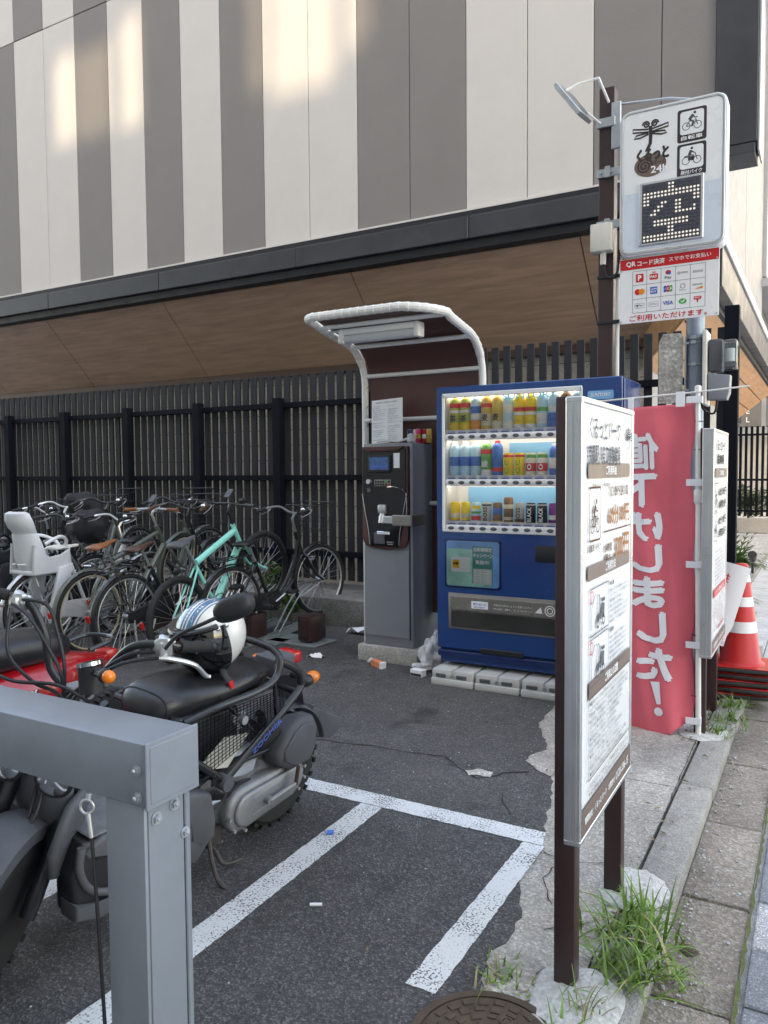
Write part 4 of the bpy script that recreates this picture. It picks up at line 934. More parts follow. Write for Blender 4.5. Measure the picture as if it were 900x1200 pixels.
f=Face((0,VY-.0165,0),(1,0,0),(0,0,1)); f.text('text_blue','取り出し口',-1.98,.557,.09,.016,.02); f.text('text_blue','PUSH',-1.98,.536,.07,.012,.02); f.text('print_white','手をはさまないようご注意ください',-1.75,.56,.26,.014,.01,-.0015); f.text('print_white','PUSH  押してください',-1.75,.535,.26,.012,.01,-.0015)
f.ring('print_white',-1.50,.55,.032,.006,-.0015); f.ring('print_white',-1.50,.55,.018,.006,-.0015); f.poly('print_white',[(-1.60,.53),(-1.56,.57),(-1.55,.53)],-.0015)
for kk,mm in f.m.items(): vo(mm,'lettering',kk,ch,smooth=False,recalc=False)
m=MB(); m.box((-1.27,VY-.003,1.875),(-1.115,VY+.002,1.93),.006); sk=vo(m,'sticker','sky_blue')
f=Face((-1.192,VY-.0035,1.903),(1,0,0),(0,0,1)); f.text('print_white','SUNTORY',0,0,.12,.022,.02); 
for kk,mm in f.m.items(): vo(mm,'lettering',kk,sk,smooth=False,recalc=False)
m=MB(); m.box((-1.28,VY-.01,.9),(-1.11,VY+.0,1.75),.008); vo(m,'coin_unit','blue_dark')
# plastic foot covers under the machine
for i in range(4):
    x0=-2.295+i*.318
    lb=['white plastic foot block under the left end of the blue vending machine','second white plastic foot block from the left under the vending machine','third white plastic foot block under the vending machine, beside the sign post','right hand white plastic foot block under the vending machine, hidden by the sign'][i]
    t=thing('foot_block',lb,'foot block',(x0,4.66,0.005),group='foot blocks under the vending machine')
    m=MB(); m.box((.002,0,0),(.308,.32,.045),.006,seg=2); m.box((.004,.012,.04),(.150,.32,.105),.010,seg=2); m.box((.162,.012,.04),(.306,.32,.105),.010,seg=2); m.box((.03,.02,.03),(.28,.3,.092)); m.obj('cover','block_plastic',t)
    for xx in (.035,.185):
        m=MB(); m.box((xx,.006,.052),(xx+.075,.013,.078),.004); m.obj('grip_hole','dull_plastic',t)
    m=MB(); m.cyl((.156,.005,.065),(.156,.011,.065),.012,seg=12); m.obj('bolt','alu',t)
# litter by the machine
m=MB(); M_=Matrix.Translation((-2.83,4.88,.03))@Matrix.Rotation(R(-20),4,'Z')@Matrix.Rotation(R(4),4,'Y'); m.box((-.06,-.025,-.024),(.06,.025,.024),.003,M_); c=m.obj('drink_carton','carton_orange'); tag(c,'orange and white drink carton lying in front of the payment machine','carton')
m=MB(); m.box((.038,-.0255,-.0245),(.0605,.0255,.0245),.002,M_); o=m.obj('carton_top','paper',None); o.parent=c
m=MB(); m.ball(tuple(M_@V(-.085,0,.0)),(.026,.02,.018),2,.7,4); tag(m.obj('crumpled_wrapper','bin_bag'),'crumpled clear wrapper beside the orange carton on the asphalt','wrapper')
m=MB(); m.ball((-2.46,5.03,.11),(.075,.06,.12),4,.55,11); m.ball((-2.43,5.04,.23),(.03,.03,.05),3,.6,5); o=m.obj('plastic_bag','bin_bag',ang=20); tag(o,'knotted translucent white plastic bag between the payment and vending machines','plastic bag')
m=MB(); m.ball((-2.50,4.90,.035),(.06,.05,.035),3,.7,17); o=m.obj('cup_lid_litter','bin_bag',ang=20); tag(o,'crushed clear plastic cups in front of the white plastic bag','plastic cups')
m=MB(); M_=Matrix.Translation((-2.46,4.80,.03))@Matrix.Rotation(R(-8),4,'Z'); m.box((-.05,-.03,-.025),(.05,.03,.025),.003,M_); tag(m.obj('cigarette_box','paper'),'small white box with dark print beside the vending machine foot blocks','box')
f=Face(M_@V(0,-.0305,0),M_.to_3x3()@V(1,0,0),V(0,0,1)); f.rect('print_dark',-.045,-.02,.045,.0,.001); mm=f.m['print_dark']; o=mm.obj('printed_area','print_dark',None,smooth=False,recalc=False); o.parent=bpy.data.objects['cigarette_box']
def scrap(name,lab,x,y,s,seed,mt='paper',z=.012):
    m=MB(); rr=random.Random(seed); n=5; vs=[[m.bm.verts.new((x+(i/n-.5)*s,y+(j/n-.5)*s*.6,z+abs(rr.gauss(0,.012))*(s/.12))) for j in range(n+1)] for i in range(n+1)]
    for i in range(n):
        for j in range(n): m.bm.faces.new((vs[i][j],vs[i+1][j],vs[i+1][j+1],vs[i][j+1]))
    tag(m.obj(name,mt,None,smooth=False),lab,'litter')
scrap('paper_scrap','crumpled white paper against the fence curb behind the payment machine',-3.52,5.85,.30,3)
scrap('paper_scrap','flat white paper scrap on the asphalt near the bicycle lock box',-3.42,4.93,.13,4,z=.007)
scrap('paper_scrap','tiny white paper scrap on the asphalt behind the scooter handlebar',-2.95,2.9,.09,5,z=.007)
can_=thing('drink_can','white and blue can lying on its side behind the scooter tail light','drink can',(-3.55,4.62,.036),(R(90),0,R(60))); m=MB(); can(m,(0,0,-.06),.033,.122); m.obj('can_body','drk_white',can_); m=MB(); m.lathe([(.0335,-.02),(.0338,-.015),(.0338,.03),(.0335,.035)],(0,0,0),seg=20,caps=False); m.obj('can_label','drk_blue',can_)
m=MB(); m.cyl((-1.693,2.50,.016),(-1.672,2.515,.016),.009,seg=10); tag(m.obj('bottle_cap','blue_bit'),'small bright blue plastic bit lying on the white bay line','plastic bit')
m=MB(); m.cyl((-1.46,2.05,.012),(-1.425,2.07,.012),.0055,seg=8); tag(m.obj('cigarette_end','paper'),'white cigarette end lying on the dark asphalt between two bay lines','cigarette end')

m=MB(); rr=random.Random(12)
for i in range(150):
    k=rr.random()
    if k<.35: x,y=rr.uniform(-9,-.8),5.98-abs(rr.gauss(0,.10))
    elif k<.6: x,y=rr.gauss(-.57,.06),rr.uniform(1.6,5.6)
    elif k<.8: x,y=rr.uniform(-3.2,-1.2),rr.gauss(4.7,.25)
    else: x,y=rr.uniform(-5.5,-.7),rr.uniform(1.3,5.5)
    a=rr.uniform(0,6.28); s=rr.uniform(.008,.022); d=V(math.cos(a),math.sin(a),0)*s; e=V(-d.y,d.x,0)*.4; z=.012
    m.poly([V(x,y,z)-d,V(x,y,z+s*.3)+e,V(x,y,z)+d,V(x,y,z+s*.2)-e])
o=m.obj('leaf_litter','dry_leaf',None,smooth=False,recalc=False); o['kind']='stuff'

mat('sign_red',(.62,.035,.04),.45,var=.02)
# ================================================================== INFORMATION BOARDS BY THE KERB
def board(name,label,y0,y1,z0,z1,xf,posts,full=True,xp=-.603,thick=.042):
    t=thing(name,label,'information board',(xp,(y0+y1)/2,0))
    def bo(m,n,mt,par=t,**k):
        o=m.obj(n,mt,None,**k); o.data.transform(Matrix.Translation(-Vector(t.location))); o.parent=par; return o
    for py in posts:
        m=MB(); m.box((xp-.029,py-.027,-.03),(xp+.029,py+.027,z1+.012 if py==posts[0] or not full else z1-.03),.004,seg=2); bo(m,'post','maroon')
    m=MB(); m.box((xf-thick,y0,z0),(xf-.004,y1,z1),.004); pn=bo(m,'panel','sign_white')
    for a,c in (((xf-thick-.002,y0-.004,z0-.0),(xf+.001,y0+.012,z1)),((xf-thick-.002,y1-.012,z0),(xf+.001,y1+.004,z1))):
        m=MB(); m.box(a,c,.003); m.box((a[0]+.012,a[1]-.003,z0+.01),(a[0]+.020,a[1]+.002,z1-.01)); m.box((a[0]+.026,a[1]-.003,z0+.01),(a[0]+.034,a[1]+.002,z1-.01)); bo(m,'edge_frame','alu')
    for zz in (z0-.006,z1-.010):
        m=MB(); m.box((xf-thick-.002,y0-.005,zz),(xf+.002,y1+.005,zz+.016),.003); bo(m,'edge_frame','alu')
    return t,bo,pn
XN=-.545
t,bo,pn=board('information_board','tall white parking information board on two maroon posts nearest the camera',2.0,2.615,.452,1.633,XN,[2.078,2.643])
f=Face((XN,0,0),(0,1,0),(0,0,1))     # x = world Y, y = world Z
T=f.text; D='print_brown'
T('print_grey','くるっとパーク',2.245,1.562,.36,.062,.015); dragonfly(f,'print_grey',2.545,1.545,.085)
T('print_grey','京都駅八条口前駐輪場',2.24,1.490,.37,.058,.02)
f.bar('sign_brown',2.055,1.425,2.56,1.468,.001,.012); T('print_white','ご利用料金',2.31,1.447,.13,.028,.03,.0018)
T('print_brown','定休日なし・年中無休',2.20,1.405,.20,.012,.0)
T(D,'0：00～24：00',2.42,1.385,.24,.034,.02)
f.frame(D,2.07,1.255,2.19,1.40,.005,r=.012); cyclist(f,D,2.13,1.315,.10)
T('print_price_reflection','60分100円',2.42,1.315,.27,.062,.035); f.rect(D,2.225,1.268,2.575,1.272,.0012)
T(D,'24時間',2.28,1.222,.09,.026,.02); T(D,'最大',2.28,1.195,.07,.020,.02); T('print_price_reflection','300円',2.46,1.215,.19,.072,.035)
T(D,'自転車・バイク',2.13,1.235,.12,.022,.02)
f.bar('sign_brown',2.055,1.148,2.565,1.190,.001,.012); T('print_white','ご利用方法',2.31,1.169,.12,.028,.03,.0018)
rr=random.Random(2)
sent=['前輪をラックの奥まで確実に入れてください','ロックがかかったことを必ずご確認ください','精算機で駐輪番号を押して料金を表示します','料金を投入すると自動的にロックが解除されます','5分以内に自転車を出庫してください','出庫しない場合は再びロックされます','契約場所以外への駐輪は禁止します','盗難・破損等の責任は一切負いません','お支払い後の返金はできませんのでご了承ください']
for i,z in enumerate((1.055,.915)):
    f.frame('print_grey',2.085,z-.062,2.29,z+.068,.0035); scooter_pict(f,'print_grey',2.20,z,.115)
    f.line('print_grey',[(2.10,z-.045),(2.10,z+.015),(2.135,z+.05)],.004)
    f.ring('print_red',2.10,z+.045,.017,.0035)
    T('print_dark',['①入庫','②出庫'][i],2.33,z+.058,.05,.014,.03)
    for k in range(7): w=rr.uniform(.17,.26); T('print_grey',sent[(k+i*3)%9],2.305+w/2,z+.036-k*.0155,w,.0095)
f.bar('sign_brown',2.075,.822,2.585,.868,.001); T('print_white','ご利用上の注意',2.33,.845,.16,.028,.03,.0018)
f.frame('print_dark',2.075,.598,2.585,.822,.0035)
for k in range(13):
    w=rr.uniform(.30,.47); T('print_dark' if k%4==0 else 'print_grey',('■' if k%3==0 else '　')+sent[k%9]+sent[(k*2+1)%9][:7],2.092+w/2,.806-k*.0163,w,.0105)
T('print_dark','このお知らせにつきましてご不明な点がございましたら',2.32,.575,.49,.014,.01); T('print_dark','下記連絡先までお問い合わせください。',2.32,.555,.49,.014,.01)
f.bar('sign_brown',2.012,.462,2.603,.538,.001); T('print_white','管理会社：くるっとパーク　お問合せ',2.21,.500,.34,.022,.02,.0018); T('print_white','0120-336-15',2.48,.500,.17,.026,.02,.0018)
for k,mm in f.m.items(): bo(mm,'lettering' if 'print' in k else 'colour_bar',k.split('#')[0],smooth=False,recalc=False)
# second board, further on
t2,bo2,pn2=board('information_board','smaller looking white parking board on maroon posts behind the white banner pole',4.36,5.02,.452,1.652,-.50,[4.47,4.965],xp=-.565,thick=.055)
f=Face((-.50,0,0),(0,1,0),(0,0,1)); T=f.text
T('print_dark','くるっとパーク',4.66,1.575,.44,.06,.02); T('print_dark','駐輪場',4.66,1.50,.30,.055,.04)
f.bar('sign_brown',4.42,1.40,4.97,1.45,.001,.012); T('print_white','ご利用料金',4.70,1.425,.2,.03,.02,.0018)
for i,zz in enumerate((1.29,1.13)):
    f.frame('print_dark',4.43,zz-.07,4.55,zz+.08,.005); cyclist(f,'print_dark',4.49,zz-.01,.1,motor=i==1)
    T('print_dark','60分100円',4.77,zz+.03,.34,.05,.03); T('print_dark','24時間300円',4.77,zz-.04,.34,.05,.03)
for k in range(9): T('print_grey',sent[k],4.70,1.0-k*.022,.46,.012)
f.bar('sign_red',4.42,.755,4.97,.80,.001); T('print_white','バイク・原付はこちら',4.70,.778,.4,.026,.02,.0018)
for k in range(9): T('print_grey',sent[(k+3)%9],4.70,.735-k*.02,.5,.011)
T('print_red','満車の際はご容赦ください',4.78,.565,.3,.02,.02); f.bar('sign_brown',4.375,.462,5.005,.525,.001); T('print_white','お問合せ 0120-336-15',4.70,.495,.5,.028,.02,.0018)
for k,mm in f.m.items(): bo2(mm,'lettering' if 'print' in k else 'colour_bar',k.split('#')[0],smooth=False,recalc=False)
# cement footings
def blob(name,lab,x,y,r,seed,h=.03):
    m=MB(); n=26; rr=random.Random(seed); rings=[]
    for q,(k,z) in enumerate(((1.05,0.002),(.98,h*.3),(.75,h*.6),(.35,h*.7))):
        rings.append([V(x+math.cos(a)*r*k*(1+.28*noise.noise(V(math.cos(a)*1.5,math.sin(a)*1.5,seed))),y+math.sin(a)*r*1.15*k*(1+.28*noise.noise(V(math.cos(a)*1.5,math.sin(a)*1.5,seed))),z+.008*noise.noise(V(math.cos(a)*3,math.sin(a)*3,seed+q))) for a in [i*2*PI/n for i in range(n)]])
    m.loft(rings); o=m.obj(name,'cement_white',None,ang=60); o['kind']='structure'; return o
blob('cement_footing','',-.565,2.03,.125,3); blob('cement_footing','',-.545,2.68,.115,5,.022); blob('cement_footing','',-.555,4.50,.12,7,.02)

# ================================================================== MANHOLE
mh=thing('manhole_cover','rusty brown cast iron manhole cover at the bottom edge of the photo','manhole cover',(-.712,1.752,.004))
m=MB(); m.lathe([(.215,0),(.215,.006),(.19,.007),(.19,.002),(.0,.002)],(0,0,0),seg=48,caps=False); m.obj('rim','manhole_iron',mh)
m=MB(); m.lathe([(.184,.0),(.184,.006),(0,.006)],(0,0,0),seg=48,caps=False); cv=m.obj('cover_plate','manhole_iron',mh)
m=MB()
for rr_,n_,w_ in ((.165,22,.020),(.135,18,.018),(.105,14,.016),(.072,9,.016),(.038,5,.014)):
    for k in range(n_):
        a=2*PI*k/n_; M_=Matrix.Rotation(a,4,'Z')@Matrix.Translation((rr_,0,.008)); m.box((-w_/2,-w_*.75,-.002),(w_/2,w_*.75,.002),.001,M_)
        if k%2: M2=Matrix.Rotation(a,4,'Z')@Matrix.Translation((rr_-w_*.7,0,.008)); m.box((-.003,-.014,-.002),(.003,.014,.002),0,M2)
o=m.obj('tread_block','manhole_iron',mh); o['kind']='stuff'
mh.scale=(.93,.93,1)
m=MB(); m.torus((.02,.10,.009),(0,0,1),.016,.0035,20,6); m.obj('lifting_hole','manhole_iron',mh)

# ================================================================== TALL POST WITH LIT SIGN
tp=thing('sign_post','very tall square maroon steel post behind the blue vending machine','sign post',(-1.295,5.35,0))
def tpo(m,n,mt,par=tp,**k): return under(m.obj(n,mt,None,**k),par)
m=MB(); m.box((-1.345,5.30,0),(-1.245,5.40,3.965),.004); tpo(m,'post','maroon')
m=MB(); m.tube([(-1.222,5.33,.02),(-1.222,5.33,2.80),(-1.20,5.33,2.86)],.013,10); tpo(m,'conduit','pvc_white')
for z in (.6,1.6,2.42,2.72):
    m=MB(); m.box((-1.35,5.29,z),(-1.19,5.345,z+.02),.002); tpo(m,'strap','black_plastic')
m=MB(); m.box((-1.375,5.20,2.88),(-1.235,5.30,3.06),.008,seg=2); jb=tpo(m,'junction_box','cream_plastic')
for x,z in ((-1.36,2.9),(-1.25,2.9),(-1.36,3.045),(-1.25,3.045)): m=MB(); m.cyl((x,5.2,z),(x,5.196,z),.005,seg=8); o=tpo(m,'screw','alu'); o.parent=jb
m=MB(); m.cyl((-1.30,5.25,2.88),(-1.30,5.25,2.80),.02,seg=12); o=tpo(m,'cable_gland','cream_plastic'); o.parent=jb
m=MB(); m.tube(bez([(-1.30,5.25,2.81),(-1.28,5.26,2.72),(-1.22,5.28,2.74),(-1.21,5.3,2.84),(-1.2,5.3,3.2)],5),.008,6); tpo(m,'cable','black_plastic')
# brackets
for z in (3.04,3.38):
    m=MB(); m.box((-1.355,5.285,z),(-1.13,5.30,z+.055),.003); m.box((-1.355,5.29,z),(-1.345,5.41,z+.055),.002); m.box((-1.30,5.27,z-.008),(-1.265,5.29,z+.065),.003); tpo(m,'bracket','galv')
    for x in (-1.33,-1.26): m=MB(); m.cyl((x,5.287,z+.028),(x,5.272,z+.028),.010,seg=6); tpo(m,'bolt','galv')
m=MB(); m.tube([(-1.29,5.34,3.86),(-.9,5.30,3.80),(-.72,5.28,3.74)],.008,8); tpo(m,'stay_rod','galv')
m=MB(); m.box((-1.26,5.28,3.55),(-1.20,5.30,3.85),.004,Matrix.Identity(4)); tpo(m,'side_bracket','galv')
fl=thing('floodlight','small silver floodlight on an arm near the top of the tall maroon post','floodlight',(-1.42,5.15,3.83))
M_=Matrix.Translation((-1.47,5.12,3.83))@Matrix.Rotation(R(-36),4,'Y')@Matrix.Rotation(R(-6),4,'Z')
m=MB(); m.box((-.014,-.11,-.135),(.014,.11,.135),.004,M_); under(m.obj('housing','galv',None),fl)
m=MB(); m.box((-.018,-.098,-.12),(-.0135,.098,.12),.001,M_); under(m.obj('lens','meter_glass',None),fl)
m=MB()
for k in range(7): m.box((.012,-.09+.028*k,-.09),(.026,-.085+.028*k,.09),0,M_)
under(m.obj('cooling_fins','alu',None),fl)
m=MB(); m.tube([M_@V(.02,-.09,.05),V(-1.42,5.08,3.925),V(-1.30,5.10,3.94),V(-1.28,5.29,3.86)],.009,6); m.tube([M_@V(.02,.10,-.05),V(-1.33,5.28,3.73)],.008,6); under(m.obj('arm','pvc_white',None),fl)
m=MB(); m.box((-1.355,5.275,3.70),(-1.235,5.30,3.76),.003); under(m.obj('clamp','galv',None),fl)

ls=thing('lit_sign','white rounded parking sign with dragonfly logo and lit dot matrix character','sign',(-.87,5.26,3.27))
def lo_(m,n,mt,par=ls,**k): return under(m.obj(n,mt,None,**k),par)
def rrect(x0,y0,x1,y1,r,n=6):
    p=[]
    for cx,cy,a in ((x1-r,y1-r,0),(x0+r,y1-r,90),(x0+r,y0+r,180),(x1-r,y0+r,270)):
        for i in range(n+1): p.append((cx+r*math.cos(R(a+i*90/n)),cy+r*math.sin(R(a+i*90/n))))
    return p
LX0,LX1,LZ0,LZ1=-1.188,-.553,2.822,3.735
m=MB(); m.prism(rrect(LX0,LZ0,LX1,LZ1,.055),(0,5.285,0),(1,0,0),(0,0,1),.13,.012); lo_(m,'case','sign_case')
m=MB(); P=rrect(LX0+.014,LZ0+.014,LX1-.014,LZ1-.014,.048); m.tube([V(x,5.219,z) for x,z in P],.008,6,closed=True); lo_(m,'rim','alu')
f=Face((0,5.2165,0),(1,0,0),(0,0,1))
f.poly('sign_white',rrect(LX0+.022,LZ0+.022,LX1-.022,LZ1-.022,.042),.0)
mat('sign_lower',(.60,.67,.76),.3,var=.02)
f.rect('sign_lower',LX0+.03,LZ0+.03,LX1-.03,3.215,.0008)
dragonfly(f,'print_dark',-1.0,3.565,.215); f2=Face((0,5.2155,0),(1,0,0),(0,0,1))
f.ell('sign_brown',-1.0,3.375,.098,.072,.001,28)
f.text('print_dark','くるっと',-.985,3.442,.20,.085,.06); sp2=[(-1.035+.05*(1-k/26)*math.cos(k*.62),3.372+.05*(1-k/26)*math.sin(k*.62)) for k in range(24)]; f.line('print_dark',sp2,.011,.0018)
f.text('print_dark','パーク',-.945,3.385,.085,.030,.03,.0018); f.text('print_white','24h',-.945,3.345,.10,.045,.03,.0022)
for z0,z1,mo,tx in ((3.472,3.672,False,'自転車'),(3.262,3.462,True,'原付バイク')):
    f.rect('print_dark',-.838,z0,-.668,z1,.001,.014); f.rect('sign_white',-.822,z0+.046,-.684,z1-.014,.0016,.016); 
    cyclist(f2,'led_panel',-.753,(z0+z1)/2+.018,.115,motor=mo); f.text('print_white',tx,-.753,z0+.026,.125,.026,.02,.0018)
fdone(f2,ls,names={'led_panel':'pictogram'})
fdone(f,ls,names={'sign_white':'printed_face','sign_lower':'lower_face','sign_brown':'logo_ground'})
m=MB(); m.box((-1.065,5.205,2.872),(-.678,5.218,3.268),.004); lo_(m,'display_bezel','alu')
m=MB(); m.box((-1.045,5.2035,2.886),(-.695,5.2045,3.253)); dp=lo_(m,'display_panel','led_panel',smooth=False)
bits=["0000000110000000","0000000110000000","1111111111111111","1111111111111111","1100000000000011","1100011001100011","0000110001100000","0001100001100010","0011000001111110","0000000000000000","0001111111111000","0001111111111000","0000000110000000","0000000110000000","1111111111111111","1111111111111111"]
on=MB(); off=MB()
for j,row in enumerate(bits):
    for i,ch in enumerate(row):
        x=-1.030+i*.0213; z=3.236-j*.0223; (on if ch=='1' else off).lathe([(.0072,0),(.0062,.003),(.001,.004)],(x,5.2035,z),(0,-1,0),8)
o=lo_(on,'lit_dots','led_on',dp); o['kind']='stuff'; o=lo_(off,'unlit_dots','led_off',dp); o['kind']='stuff'
# cashless payment plate
pp=thing('payment_plate','white plate of cashless payment logos with red top band under the lit sign','sign',(-.89,5.25,2.6))
def ppo(m,n,mt,par=pp,**k): return under(m.obj(n,mt,None,**k),par)
m=MB(); m.box((-1.19,5.25,2.398),(-.588,5.256,2.812),.001); ppo(m,'plate','sign_white')
f=Face((0,5.2495,0),(1,0,0),(0,0,1))
f.rect('print_red',-1.188,2.742,-.590,2.810,.0006)
f.text('print_white','QR',-1.12,2.776,.06,.038,.035,.0012); f.text('print_white','コード決済',-.995,2.776,.17,.036,.03,.0012); f.text('print_white','スマホでお支払い',-.76,2.778,.25,.028,.015,.0012)
gx0,gx1,gz0,gz1=-1.108,-.668,2.462,2.728
for i in range(6): x=gx0+(gx1-gx0)*i/5; f.rect('print_grey',x-.0012,gz0,x+.0012,gz1,.0008)
for j in range(4): z=gz0+(gz1-gz0)*j/3; f.rect('print_grey',gx0,z-.0012,gx1,z+.0012,.0009)
def cell(i,j): return gx0+(gx1-gx0)*(i+.5)/5, gz1-(gz1-gz0)*(j+.5)/3
c=cell(0,0); f.rect('print_red',c[0]-.024,c[1]-.026,c[0]+.024,c[1]+.026,.001); f.text('print_white','P',c[0],c[1],h=.036,bold=.05,d=.0015)
c=cell(1,0); f.rect('print_red',c[0]-.026,c[1]-.02,c[0]+.026,c[1]+.016,.001,.004); f.text('print_white','PAY',c[0],c[1]-.002,.042,.018,.04,.0015); f.text('print_red','au',c[0],c[1]+.026,.02,.012,.03)
c=cell(2,0); f.ell('print_red',c[0],c[1]+.014,.017,.014,.001); f.ell('print_blue',c[0]+.006,c[1]+.008,.010,.008,.0014); f.text('print_dark','Pay',c[0],c[1]-.02,.042,.022,.02)
c=cell(3,0); f.ring('print_dark',c[0]-.024,c[1],.007,.003); f.text('print_dark','payay',c[0]+.010,c[1],.04,.014,.01)
c=cell(4,0); f.text('print_grey','atone',c[0],c[1],.06,.017,.01)
c=cell(0,1); f.ell('print_red',c[0]-.012,c[1],.019,.019,.001); f.ell('print_orange',c[0]+.013,c[1],.019,.019,.0013)
c=cell(1,1); f.rect('print_blue',c[0]-.022,c[1]-.022,c[0]+.022,c[1]+.022,.001); f.text('print_white','AM',c[0],c[1]+.008,.034,.012,.03,.0015); f.text('print_white','EX',c[0],c[1]-.008,.034,.012,.03,.0015)
c=cell(2,1)
for k,(cc,ch) in enumerate((('print_blue','J'),('print_red','C'),('print_green','B'))): f.rect(cc,c[0]-.027+k*.018,c[1]-.020,c[0]-.010+k*.018,c[1]+.020,.001,.004); f.text('print_white',ch,c[0]-.0185+k*.018,c[1],h=.014,bold=.03,d=.0015)
c=cell(3,1); f.ring('print_grey',c[0],c[1]+.006,.014,.003); f.text('print_grey','Diners',c[0],c[1]-.018,.04,.010,.0)
c=cell(4,1); f.text('print_dark','DISCOVER',c[0],c[1]+.006,.06,.010,.02); f.poly('print_orange',[(c[0]-.02,c[1]-.022),(c[0]+.03,c[1]-.006),(c[0]+.03,c[1]-.022)],.001)
c=cell(0,2); f.frame('print_grey',c[0]-.028,c[1]-.015,c[0]+.028,c[1]+.015,.0018,r=.005); f.ell('print_dark',c[0]-.014,c[1],.006,.007,.001); f.text('print_dark','Pay',c[0]+.008,c[1],.026,.014,.02)
c=cell(1,2); f.frame('print_grey',c[0]-.028,c[1]-.015,c[0]+.028,c[1]+.015,.0018,r=.005); f.text('print_grey','G Pay',c[0],c[1],.04,.014,.01)
c=cell(2,2); f.text('print_blue','VISA',c[0],c[1],.062,.024,.04)
c=cell(3,2); f.ell('print_green',c[0],c[1],.024,.017,.001); f.line('print_white',[(c[0]-.010,c[1]+.002),(c[0]-.002,c[1]-.006),(c[0]+.012,c[1]+.008)],.005,.0015)
c=cell(4,2); f.rect('print_red',c[0]-.022,c[1]+.002,c[0]+.022,c[1]+.022,.001,.004); f.text('print_white','PAY',c[0],c[1]+.012,.03,.010,.03,.0015); f.poly('print_red',[(c[0]-.006,c[1]+.002),(c[0]+.008,c[1]+.002),(c[0],c[1]-.02)],.001)
f.text('print_red','ご利用いただけます。',-.89,2.428,.47,.040,.02)
fdone(f,pp)
for x,z in ((-1.18,2.41),(-.6,2.41),(-.6,2.75),(-1.18,2.74)): m=MB(); m.cyl((x,5.249,z),(x,5.244,z),.006,seg=8); ppo(m,'screw','galv')

# ================================================================== STEEL UTILITY POLE
up_=thing('utility_pole','thick grey steel pole behind the red banner and payment logo plate','pole',(-.745,5.42,0))
def uo(m,n,mt,par=up_,**k): return under(m.obj(n,mt,None,**k),par)
m=MB(); m.cyl((-.745,5.42,-.02),(-.745,5.42,3.5),.056,seg=24); uo(m,'pole','pole_steel')
for z in (1.93,2.12,2.26,2.29):
    m=MB(); m.torus((-.745,5.42,z),(0,0,1),.059,.005,28,6); uo(m,'strap','galv')
    m=MB(); m.box((-.76,5.345,z-.012),(-.73,5.365,z+.012),.002); uo(m,'strap_bolt','galv')
m=MB(); M_=Matrix.Translation((-.885,5.36,2.10))@Matrix.Rotation(R(12),4,'Z'); m.prism([(-.075,-.225),(.072,-.225),(.075,.20),(.055,.225),(-.05,.225),(-.075,.17)],(0,0,0),(1,0,0),(0,0,1),.035,.004)
for v in m.bm.verts: v.co=M_@v.co
uo(m,'mottled_board','lichen_board')
m=MB(); m.box((-.81,5.36,1.95),(-.775,5.385,1.965)); m.box((-.81,5.36,2.25),(-.775,5.385,2.265)); m.box((-.80,5.355,1.90),(-.79,5.39,2.30)); uo(m,'board_bracket','galv')
m=MB(); m.box((-.682,5.27,1.85),(-.655,5.46,2.32),.006); uo(m,'timber_board','cream_plastic')
m=MB(); m.box((-.65,5.30,2.06),(-.57,5.43,2.26),.01,seg=2); mtb=uo(m,'meter_body','dull_plastic'); m=MB(); m.box((-.575,5.28,2.07),(-.485,5.42,2.25),.012,seg=2); uo(m,'meter_cover','meter_glass',mtb)
m=MB(); m.cyl((-.53,5.35,2.12),(-.53,5.35,2.2),.03,seg=16); uo(m,'meter_dial','sign_white',mtb)
m=MB(); m.prism([(-.65,1.88),(-.54,1.88),(-.525,1.92),(-.52,2.03),(-.65,2.05)],(0,5.34,0),(1,0,0),(0,0,1),.11,.008); uo(m,'switch_box','steel_paint')
m=MB(); m.tube(bez([(-.60,5.34,1.88),(-.62,5.36,1.8),(-.69,5.38,1.84),(-.70,5.39,2.0)],5),.007,6); uo(m,'cable','black_plastic')

# ================================================================== BANNER
bp=thing('banner_pole','thin white plastic pole holding the edge of the red banner','banner pole',(-.575,4.43,0))
def bpo(m,n,mt,par=bp,**k): return under(m.obj(n,mt,None,**k),par)
m=MB(); m.tube([(-.567,4.43,0),(-.58,4.43,.95),(-.592,4.43,1.86)],[.0145,.0145,.012],12); bpo(m,'pole','pvc_white')
m=MB(); m.lathe([(.014,-.04),(.021,-.03),(.021,.03),(.014,.04)],(-.586,4.43,1.30),seg=14); bpo(m,'joint_sleeve','pvc_white')
m=MB(); m.lathe([(.013,0),(.017,.004),(.017,.035),(.010,.04)],(-.592,4.43,1.85),seg=14); bpo(m,'pole_cap','pvc_white')
m=MB(); m.tube([(-1.25,4.42,1.825),(-.6,4.42,1.855),(-.34,4.42,1.872)],.0045,8); bpo(m,'cross_rod','pvc_white')
for z in (.22,.55,.95,1.55,1.70): m=MB(); m.torus((-.585,4.44,z),(0,0,1),.021,.0022,14,5); bpo(m,'cable_tie','black_plastic')
bn=thing('banner','red hanging banner with white lettering seen from its back','banner',(-.9,4.43,0))
nx,nz=48,90
